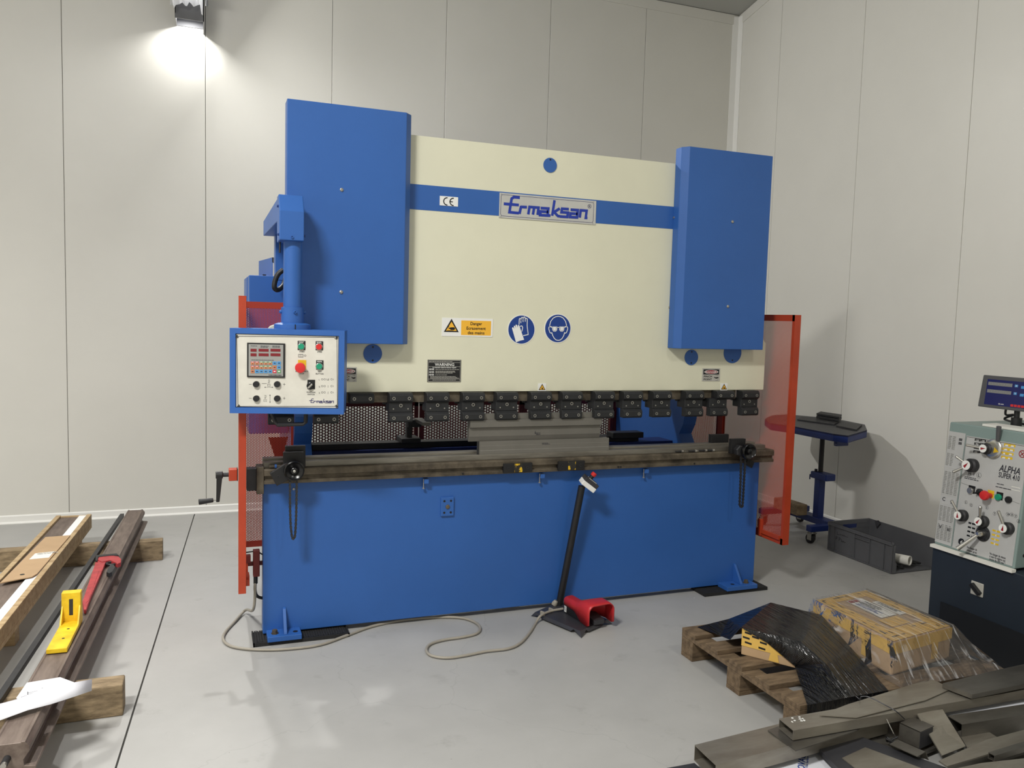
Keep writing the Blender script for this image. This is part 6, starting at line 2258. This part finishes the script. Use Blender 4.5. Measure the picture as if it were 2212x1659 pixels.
# ================================================================== pallet with parcels
pal = thing('wooden_pallet', 'worn wooden pallet carrying two film wrapped parcels', 'pallet', (2.6, -1.25, 0))
PX0_, PX1_, PY0, PY1 = 2.03, 3.22, -1.70, -0.81
xs_ = [2.03, 2.56, 3.12]
ys_ = [-1.70, -1.30, -0.91]
for x in xs_:
    for y in ys_:
        MB().box(x, x + 0.10, y, y + 0.10, 0.020, 0.100).build('block', 'wood_pallet', pal, bevel=0.003)
for y in ys_:
    MB().box(PX0_, PX1_, y, y + 0.10, 0.0, 0.0195).build('bottom_board', 'wood_pallet', pal, bevel=0.002)
for x in xs_:
    MB().box(x, x + 0.10, PY0, PY1, 0.1005, 0.121).build('stringer_board', 'wood_pallet', pal, bevel=0.002)
for y, wdt in ((-1.70, 0.12), (-1.505, 0.10), (-1.31, 0.10), (-1.12, 0.10), (-0.93, 0.12)):
    MB().box(PX0_, PX1_, y, y + wdt, 0.1215, 0.144).build('top_board', 'wood_pallet', pal, bevel=0.002)
# ---- parcel one: taped carton under black film
ZP0, ZP1 = 0.1445, 0.275
b = [Vector((2.11, -1.19, 0)), Vector((2.47, -0.95, 0)), Vector((2.60, -1.17, 0)), Vector((2.27, -1.415, 0))]
p1 = thing('black_film_parcel', 'carton with yellow tape half covered in stretched black film', 'parcel', (2.36, -1.2, ZP0))


def up(p, z):
    return Vector((p.x, p.y, z))


c0 = (b[0] + b[2]) / 2
bi = [c0 + (p - c0) * 0.985 for p in b]
MB().hexa([up(p, ZP0) for p in bi] + [up(p, ZP1) for p in bi]).build('carton', 'cardboard', p1, bevel=0.004)
# yellow tape on the visible face (b0-b3)
fd_ = (bi[3] - bi[0])
nn = Vector((-fd_.y, fd_.x, 0)).normalized()
if nn.dot(c0 - bi[0]) > 0:
    nn = -nn


def F1(f, z, off=0.001):
    return up(bi[0] + fd_ * f, z) + nn * off


tp_ = MB().sheet([F1(0, 0.19), F1(1, 0.185), F1(1, 0.272), F1(0, 0.272)], nn, 0.0008).build('tape_band', 'tape_yellow', p1)
MB().sheet([F1(0.48, 0.150, 0.0012), F1(0.66, 0.150, 0.0012), F1(0.62, 0.20, 0.0012), F1(0.52, 0.20, 0.0012)], nn, 0.0008).build('tape_strip', 'tape_yellow', p1)
mb = MB()
for f_, z_ in ((0.05, 0.262), (0.06, 0.215), (0.18, 0.250), (0.32, 0.232), (0.30, 0.205), (0.58, 0.218), (0.02, 0.238), (0.7, 0.24)):
    mb.add([F1(f_, z_, 0.0024), F1(f_ + 0.12, z_ - 0.003, 0.0024), F1(f_ + 0.12, z_ - 0.012, 0.0024), F1(f_, z_ - 0.009, 0.0024)], [(0, 1, 2, 3)])
mb.build('tape_print', 'sticker_black', tp_)['kind'] = 'stuff'


def grid(rows_, wob=0.0, seed=1):
    """surface through rows of points, subdivided"""
    rnd_ = random.Random(seed)
    out_ = []
    R_n = [smooth_path(r, 6) for r in rows_]
    cols = list(zip(*R_n))
    G_ = [smooth_path(list(c), 5) for c in cols]
    nu, nv = len(G_), len(G_[0])
    vs_ = []
    for i in range(nu):
        for j in range(nv):
            p = G_[i][j]
            vs_.append(p + Vector((rnd_.uniform(-1, 1), rnd_.uniform(-1, 1), rnd_.uniform(-1, 1))) * wob)
    fs_ = [(i * nv + j, (i + 1) * nv + j, (i + 1) * nv + j + 1, i * nv + j + 1) for i in range(nu - 1) for j in range(nv - 1)]
    return MB().add(vs_, fs_)


e = 0.004
tA, tB, tC, tD = [up(c0 + (p - c0) * 1.01, ZP1 + e) for p in b]
fr0, fr1 = Vector((2.06, -1.708, 0.146)), Vector((2.50, -1.706, 0.146))
mid0 = tD * 0.55 + fr0 * 0.45 + Vector((0, 0, -0.004))
mid1 = tC * 0.55 + fr1 * 0.45 + Vector((0, 0, -0.004))
fb = MB()


def strip(rows_, sub=10):
    """straight ruled strips between rows of two or more points"""
    mb_ = MB()
    m_ = len(rows_[0])
    vs_ = []
    for r in rows_:
        for i in range(m_ - 1):
            for k in range(sub):
                vs_.append(r[i] + (r[i + 1] - r[i]) * (k / sub))
        vs_.append(r[-1])
    n_ = (m_ - 1) * sub + 1
    fs_ = [(i * n_ + k, i * n_ + k + 1, (i + 1) * n_ + k + 1, (i + 1) * n_ + k) for i in range(len(rows_) - 1) for k in range(n_ - 1)]
    return mb_.add(vs_, fs_)


f1 = strip([[tB, tC], [tA, tD], ])
f1.build('film_top', 'film_black', p1)
frm = at(1838, 1504, Z=0.147)
frm = Vector((frm.x, -1.707, 0.147))
rm = (tD + frm) / 2 + Vector((0, 0, 0.020))
rm2 = (tC + fr1) / 2 + Vector((0, 0, 0.004))
dn_ = Vector((0, -0.002, -0.09))
strip([[tD, tC], [rm, rm2], [frm, fr1], [frm + dn_, fr1 + dn_]], 14).build('film_slope', 'film_black', p1)
lm = (tA + fr0) / 2 + Vector((0.06, -0.02, -0.045))
strip([[tA + nn * 0.006, tD], [F1(0.45, 0.235, 0.010), tD * 0.5 + rm * 0.5], [F1(0.93, 0.160, 0.012), rm], [fr0, frm], [fr0 + dn_, frm + dn_]], 14).build('film_facet', 'film_black', p1)
pk = at(1506, 1354, Z=0.147)
MB().add([tA, tB, Vector((2.30, -0.86, 0.16)), pk, Vector((2.13, -1.0, 0.160)), Vector((2.10, -1.12, 0.19)), (tA + tB) / 2 + Vector((-0.09, 0.10, -0.05))], [(0, 6, 5), (0, 1, 6), (1, 2, 6), (2, 3, 6), (3, 4, 6), (4, 5, 6)]).build('film_flap', 'film_black', p1)
MB().add([tB, tC, up(b[2], ZP0 + 0.01), up(b[1], ZP0 + 0.01)], [(0, 1, 2, 3)]).build('film_back', 'film_black', p1)
MB().add([tC, mid1, fr1, up(b[2], ZP0 + 0.01)], [(0, 1, 2, 3)]).build('film_right', 'film_black', p1)

# ---- parcel two: carton wrapped in clear film
Z2 = 0.305
g = [Vector((2.665, -1.045, 0)), Vector((3.06, -0.995, 0)), Vector((3.065, -1.53, 0)), Vector((2.625, -1.60, 0))]
p2 = thing('clear_film_parcel', 'yellow taped carton wrapped in crinkled clear film with shipping label', 'parcel', (2.85, -1.3, ZP0))
MB().hexa([up(p, ZP0) for p in g] + [up(p, Z2) for p in g]).build('carton', 'cardboard', p2, bevel=0.012)


def G2(fx, fy, off=0.001):
    """point on the lid, fx along the far edge, fy towards the viewer"""
    a_ = g[0] + (g[1] - g[0]) * fx
    b_ = g[3] + (g[2] - g[3]) * fx
    return up(a_ + (b_ - a_) * fy, Z2 + off)


def lid_patch(name, x0, x1, y0, y1, m, off, skew=0.0):
    return MB().sheet([G2(x0, y0, off), G2(x0 + skew, y1, off), G2(x1 + skew, y1, off), G2(x1, y0, off)], (0, 0, 1), 0.0006).build(name, m, p2)


lid_patch('tape_strip', 0.02, 0.98, 0.01, 0.13, 'tape_yellow', 0.001)
lid_patch('tape_strip', 0.02, 0.98, 0.80, 0.99, 'tape_yellow', 0.001)
lid_patch('tape_strip', 0.03, 0.22, 0.10, 0.85, 'tape_yellow', 0.0018)
lid_patch('tape_strip', 0.80, 0.98, 0.10, 0.85, 'tape_yellow', 0.0018)
lid_patch('tape_strip', 0.30, 0.62, 0.62, 0.78, 'tape_yellow', 0.0018)
lb = lid_patch('shipping_label', 0.38, 0.66, 0.16, 0.60, 'label_paper', 0.003)
lid_patch('shipping_label', 0.68, 0.80, 0.28, 0.62, 'label_paper', 0.003)
lid_patch('red_band', 0.39, 0.58, 0.17, 0.22, 'danger_red', 0.0042)
dl = (g[2] - g[1]).normalized()
dq = Vector((-dl.y, dl.x, 0))
tinyprint(G2(0.62, 0.24, 0.0045), dl, dq, 0.13, 0.05, 4, 'ink', p2, seed=21)
tinyprint(G2(0.50, 0.26, 0.0045), dl, dq, 0.15, 0.04, 3, 'ink_blue', p2, seed=22)
tinyprint(G2(0.78, 0.32, 0.0045), dl, dq, 0.14, 0.03, 3, 'ink', p2, seed=23)
mb = MB()
rnd = random.Random(3)
for k in range(46):
    if k < 30:
        fx = rnd.choice([0.07, 0.16, 0.84, 0.93])
        fy = rnd.uniform(0.03, 0.95)
    else:
        fx = rnd.uniform(0.05, 0.95)
        fy = rnd.choice([0.05, 0.84, 0.92])
    a_ = G2(fx, fy, 0.0032)
    d_ = dl if k < 30 else dq
    e_ = dq if k < 30 else dl
    mb.add([a_, a_ + d_ * 0.022, a_ + d_ * 0.022 + e_ * 0.006, a_ + e_ * 0.006], [(0, 1, 2, 3)])
mb.build('tape_print', 'sticker_black', p2)['kind'] = 'stuff'
# side tape
for i, j in ((0, 3), (3, 2)):
    v_ = g[j] - g[i]
    n_ = Vector((v_.y, -v_.x, 0)).normalized()
    if n_.dot((g[0] + g[2]) / 2 - g[i]) > 0:
        n_ = -n_
    MB().sheet([up(g[i], 0.245) + n_ * 0.001, up(g[j], 0.245) + n_ * 0.001, up(g[j], 0.300) + n_ * 0.001, up(g[i], 0.300) + n_ * 0.001], n_, 0.0008).build('tape_strip', 'tape_yellow', p2)
    m_ = g[i] * 0.35 + g[j] * 0.65
    MB().sheet([up(m_, 0.17) + n_ * 0.0015, up(m_ + v_.normalized() * 0.05, 0.17) + n_ * 0.0015, up(m_ + v_.normalized() * 0.05, 0.25) + n_ * 0.0015, up(m_, 0.25) + n_ * 0.0015], n_, 0.0008).build('tape_strip', 'tape_yellow', p2)
# film
cc = (g[0] + g[2]) / 2
h_ = [cc + (p - cc) * 1.02 for p in g]
sk_ = [Vector((2.60, -1.02, 0)), Vector((3.16, -0.93, 0)), Vector((3.20, -1.712, 0)), Vector((2.57, -1.712, 0))]
MB().add([up(p, Z2 + 0.009) for p in h_], [(0, 1, 2, 3)]).build('film_top', 'film_clear', p2)
for i in range(4):
    j = (i + 1) % 4
    top0, top1 = up(h_[i], Z2 + 0.009), up(h_[j], Z2 + 0.009)
    bo0, bo1 = up(sk_[i], 0.148), up(sk_[j], 0.148)
    rows_ = []
    rnd = random.Random(i)
    for t__ in (0, 0.12, 0.4, 0.7, 1.0):
        r__ = []
        for k in range(13):
            f__ = k / 12
            p = (top0 + (top1 - top0) * f__) * (1 - t__) + (bo0 + (bo1 - bo0) * f__) * t__
            w__ = 0.012 * math.sin(PI * t__)
            ex_ = 0.35 * t__ * (1 - t__)
            p = p + Vector((rnd.uniform(-w__, w__), rnd.uniform(-w__, w__), rnd.uniform(-w__, w__) - 0.06 * t__ * (1 - t__)))
            r__.append(p)
        rows_.append(r__)
    strip(rows_, 1).build('film_skirt', 'film_clear', p2)

# ================================================================== heap of steel profiles and sheets


def one(mb_, name, m, label, cat, group=None, bevel=0.0):
    return tag(mb_.build(name, m, bevel=bevel), label, cat, group)


def flat(px_, z, th):
    return MB().sheet([at(u, v, Z=z) for u, v in px_], (0, 0, -1), th)


HG = 'steel offcuts in the heap at the lower right'
# ground layer
one(flat([(1440, 1659), (1500, 1648), (1560, 1700), (1480, 1730)], 0.020, 0.018), 'steel_sheet', 'dark_sheet', 'dark sheet corner on the floor under the widest steel tube', 'steel sheet', HG)
nv = thing('coated_sheet', 'sheet metal with white printed protective film at the bottom of the heap', 'steel sheet', at(1740, 1650, Z=0.0))
q = [at(1640, 1668, Z=0.014), at(1665, 1652, Z=0.014), at(1770, 1606, Z=0.014), at(1812, 1598, Z=0.014), at(1990, 1672, Z=0.014), at(1900, 1720, Z=0.014), at(1700, 1730, Z=0.014)]
MB().sheet(q, (0, 0, -1), 0.012).build('sheet', 'film_paint', nv)
a_, b_ = at(1735, 1660, Z=0.0142), at(1727, 1610, Z=0.0142)
ux = (at(1733, 1625, Z=0.0142) - at(1729, 1664, Z=0.0142)).normalized()
ux = Vector((ux.x, ux.y, 0)).normalized()
uy = Vector((-ux.y, ux.x, 0))
text('NOVACEL', at(1737, 1672, Z=0.0144), ux, uy, 0.026, 'ink_blue', nv, width=0.185)
text('On The Surface', at(1744, 1668, Z=0.0144), ux, uy, 0.008, 'ink_blue', nv, width=0.12)
one(flat([(1785, 1600), (1840, 1575), (1950, 1560), (2035, 1610), (1960, 1640), (1860, 1625)], 0.030, 0.012), 'steel_sheet', 'steel_sheet2', 'grey flat sheet in the heap under the bundle of wire', 'steel sheet', HG)
one(flat([(2050, 1640), (2130, 1600), (2240, 1590), (2260, 1700), (2040, 1700)], 0.030, 0.020), 'steel_sheet', 'steel_sheet2', 'grey flat sheet under the small square tube', 'steel sheet', HG)
# dark L shaped plate with the pinkish sheet on it
pts = [(1771, 1619), (1854, 1589), (2052, 1661), (2080, 1700), (1850, 1700)]
one(flat(pts, 0.052, 0.020), 'steel_sheet', 'dark_sheet', 'dark blue-grey steel plate in front of the heap', 'steel sheet', HG)
one(flat([(1819, 1637), (1869, 1614), (1990, 1659), (2040, 1700), (1900, 1700)], 0.056, 0.0035), 'steel_sheet', 'steel_sheet', 'pinkish steel sheet lying on the dark blue-grey plate', 'steel sheet', HG)
# widest tube, lowest
zt4 = 0.10
a0_, a1_, a2_ = at(1500.7, 1609, Z=zt4), at(1546.8, 1653, Z=zt4), at(1681, 1564, Z=zt4)
Lw = (a2_ - a0_).normalized()
Lw = Vector((Lw.x, Lw.y, 0))
Wv = a1_ - a0_
one(MB().channel(Vector((a0_.x, a0_.y, zt4 - 0.062)), Lw * 0.9, Wv, Vector((0, 0, 0.062)), 0.003), 'rectangular_tube', 'steel_sheet', 'widest flat steel tube with open end nearest the viewer', 'steel tube', 'steel tubes in the heap')
# thin plate on it
one(flat([(1658.5, 1577), (1719, 1621), (1850, 1578), (1900, 1540), (1760, 1540)], zt4 + 0.006, 0.004), 'steel_sheet', 'steel_sheet2', 'thin bright plate between the two big steel tubes', 'steel sheet', HG)
# second tube on top
zt5 = 0.150
c0_, c1_ = at(1683, 1552, Z=zt5), at(1714, 1578, Z=zt5)
Wv2 = c1_ - c0_
far = at(2212, 1463, Z=zt5)
L2 = (far - c0_)
L2 = Vector((L2.x, L2.y, 0)).normalized()
one(MB().channel(Vector((c0_.x, c0_.y, zt5 - 0.040)), L2 * 1.56, Wv2, Vector((0, 0, 0.040)), 0.003), 'rectangular_tube', 'steel_sheet', 'long steel tube with chipped white paint on its open end', 'steel tube', 'steel tubes in the heap')
mb = MB()
rnd = random.Random(9)
for u, v in ((1712, 1551), (1716, 1556), (1711, 1559), (1728, 1553), (1734, 1552), (1737, 1556), (1731, 1557), (1727, 1549)):
    p = at(u, v, Z=zt5 + 0.0005)
    k = 6
    mb.add([p + Vector((rnd.uniform(0.003, 0.008) * math.cos(i * 2 * PI / k), rnd.uniform(0.003, 0.008) * math.sin(i * 2 * PI / k), 0)) for i in range(k)], [tuple(range(k))])
tag(mb.build('paint_flakes', 'white_print'), 'white paint flakes on the end of the long steel tube', 'paint flakes', kind='stuff')
# big sheet with its corner pointing at the parcels
one(flat([(1770, 1545), (1832, 1521), (2011, 1466), (2056, 1487), (2000, 1512), (1850, 1550)], zt5 + 0.006, 0.003), 'steel_sheet', 'steel_sheet', 'large steel sheet whose corner points at the parcels', 'steel sheet', HG)
# dark plate behind
zz_ = 0.178
one(flat([(2036, 1476), (2150, 1448), (2260, 1424), (2300, 1460), (2100, 1500)], zz_, 0.02), 'steel_plate', 'steel_sheet2', 'dark grey plate behind the long steel tube', 'steel plate', HG)
# white printed sheet slot
one(flat([(2035, 1540), (2120, 1517), (2230, 1495), (2240, 1518), (2060, 1548)], 0.088, 0.004), 'coated_sheet', 'film_paint', 'white film covered sheet between two tubes at the right edge', 'steel sheet')
# third tube
z6 = 0.105
d0_, d1_ = at(2047, 1546, Z=z6), at(2060, 1556, Z=z6)
fr_ = at(2212, 1521, Z=z6)
L3 = (fr_ - d0_)
L3 = Vector((L3.x, L3.y, 0)).normalized()
W3 = Vector((L3.y, -L3.x, 0)) * 0.075
one(MB().channel(Vector((d0_.x, d0_.y, z6 - 0.085)), L3 * 0.78, W3, Vector((0, 0, 0.085)), 0.003), 'rectangular_tube', 'steel_sheet2', 'tall dark steel tube at the right edge of the heap', 'steel tube', 'steel tubes in the heap')
# folded box piece
bx0 = thing('folded_box', 'small folded steel box section standing in the heap', 'steel box', at(1970, 1600, Z=0.04))
A_, B_2 = at(1941, 1597, Z=0.045), at(1985, 1618, Z=0.045)
v1 = Vector((B_2.x - A_.x, B_2.y - A_.y, 0))
n1_ = Vector((-v1.y, v1.x, 0)).normalized()
if n1_.y < 0:
    n1_ = -n1_
MB().sheet([A_, B_2, B_2 + Vector((0, 0, 0.07)), A_ + Vector((0, 0, 0.07))], n1_, 0.003).build('front_leaf', 'steel_sheet2', bx0)
MB().sheet([A_ + Vector((0, 0, 0.07)), B_2 + Vector((0, 0, 0.07)), B_2 + n1_ * 0.10 + Vector((0, 0, 0.07)), A_ + n1_ * 0.10 + Vector((0, 0, 0.07))], (0, 0, -1), 0.003).build('top_leaf', 'steel_sheet2', bx0)
MB().sheet([B_2 + Vector((0, 0, 0.0)), B_2 + n1_ * 0.09, B_2 + n1_ * 0.09 + Vector((0, 0, 0.067)), B_2 + Vector((0, 0, 0.067))], v1, 0.002).build('side_leaf', 'dark_sheet', bx0)
# leaning bright plate
lo0, lo1 = at(2035, 1632, Z=0.055), at(2086, 1612, Z=0.055)
hi0, hi1 = at(1980, 1540, Z=0.130), at(2036, 1532, Z=0.130)
nz_ = (lo1 - lo0).cross(hi0 - lo0).normalized()
one(MB().sheet([lo0, lo1, hi1, hi0], -nz_ if nz_.z > 0 else nz_, 0.005), 'steel_plate', 'steel_sheet', 'bright rectangular steel plate leaning over the heap', 'steel plate', HG)
# plate lying right of it
one(flat([(2068, 1580), (2112, 1566), (2154, 1592), (2090, 1615)], 0.052, 0.006), 'steel_plate', 'steel_sheet', 'small flat plate right of the leaning bright plate', 'steel plate', HG)
# U profile
u0, u1 = at(1922, 1607, Z=0.075), at(1982, 1634, Z=0.075)
v_ = Vector((u1.x - u0.x, u1.y - u0.y, 0))
n_ = Vector((-v_.y, v_.x, 0)).normalized()
if n_.x < 0:
    n_ = -n_
up_ = thing('angle_profile', 'bent steel angle profile in front of the folded box', 'steel profile', Vector((u0.x, u0.y, 0.04)))
MB().sheet([u0, u1, u1 + n_ * 0.065, u0 + n_ * 0.065], (0, 0, -1), 0.003).build('top_leaf', 'steel_sheet2', up_)
w1_, w0_ = u1 + n_ * 0.065, u0 + n_ * 0.065
MB().sheet([w0_, w1_, w1_ + n_ * 0.03 - Vector((0, 0, 0.045)), w0_ + n_ * 0.03 - Vector((0, 0, 0.045))], -n_, 0.003).build('side_leaf', 'steel_sheet', up_)
# long flat bar
one(flat([(2028, 1643), (2046, 1655), (2240, 1598), (2225, 1573), (2130, 1598)], 0.078, 0.006), 'flat_bar', 'steel_sheet', 'long flat steel bar running out at the right edge', 'steel bar', HG)
# small square tube
s0, s1 = at(2135, 1625, Z=0.098), at(2145, 1637, Z=0.098)
sL = at(2230, 1596, Z=0.098) - s0
sL = Vector((sL.x, sL.y, 0)).normalized()
sW = Vector((sL.y, -sL.x, 0)) * 0.026
one(MB().channel(Vector((s0.x, s0.y, 0.074)), sL * 0.5, sW, Vector((0, 0, 0.024)), 0.0025), 'square_tube', 'steel_sheet2', 'small square steel tube with open end at the right edge', 'steel tube', 'steel tubes in the heap')
# front right pale sheet
one(flat([(2050, 1663), (2120, 1648), (2250, 1634), (2280, 1700), (2060, 1700)], 0.086, 0.004), 'steel_sheet', 'steel_sheet', 'pale steel sheet in the bottom right corner', 'steel sheet', HG)
# wires
wire = [at(1849, 1504, Z=0.165), at(1858, 1511, Z=0.160), at(1860, 1505, Z=0.175), at(1878, 1506, Z=0.18), at(1910, 1522, Z=0.172), at(1935, 1536, Z=0.165), at(1954, 1553, Z=0.12)]
one(MB().tube(smooth_path(wire, 5), 0.0022, 6), 'steel_wire', 'dark_sheet', 'bent steel wire across the long steel tube', 'wire')
wire = [at(1915, 1553, Z=0.13), at(1928, 1580, Z=0.09), at(1936, 1594, Z=0.06)]
one(MB().tube(smooth_path(wire, 5), 0.0022, 6), 'steel_wire', 'chrome', 'short straight bright wire stub beside the folded box', 'wire')
rnd = random.Random(2)
cw_ = at(1926, 1601, Z=0.06)
wire = [cw_ + Vector((0.022 * math.cos(k * 1.3) + rnd.uniform(-.01, .01), 0.018 * math.sin(k * 1.3), rnd.uniform(-0.012, 0.015))) for k in range(14)]
one(MB().tube(smooth_path(wire, 5), 0.0035, 6), 'wire_bundle', 'black', 'crumpled black wire bundle left of the folded box', 'wire')
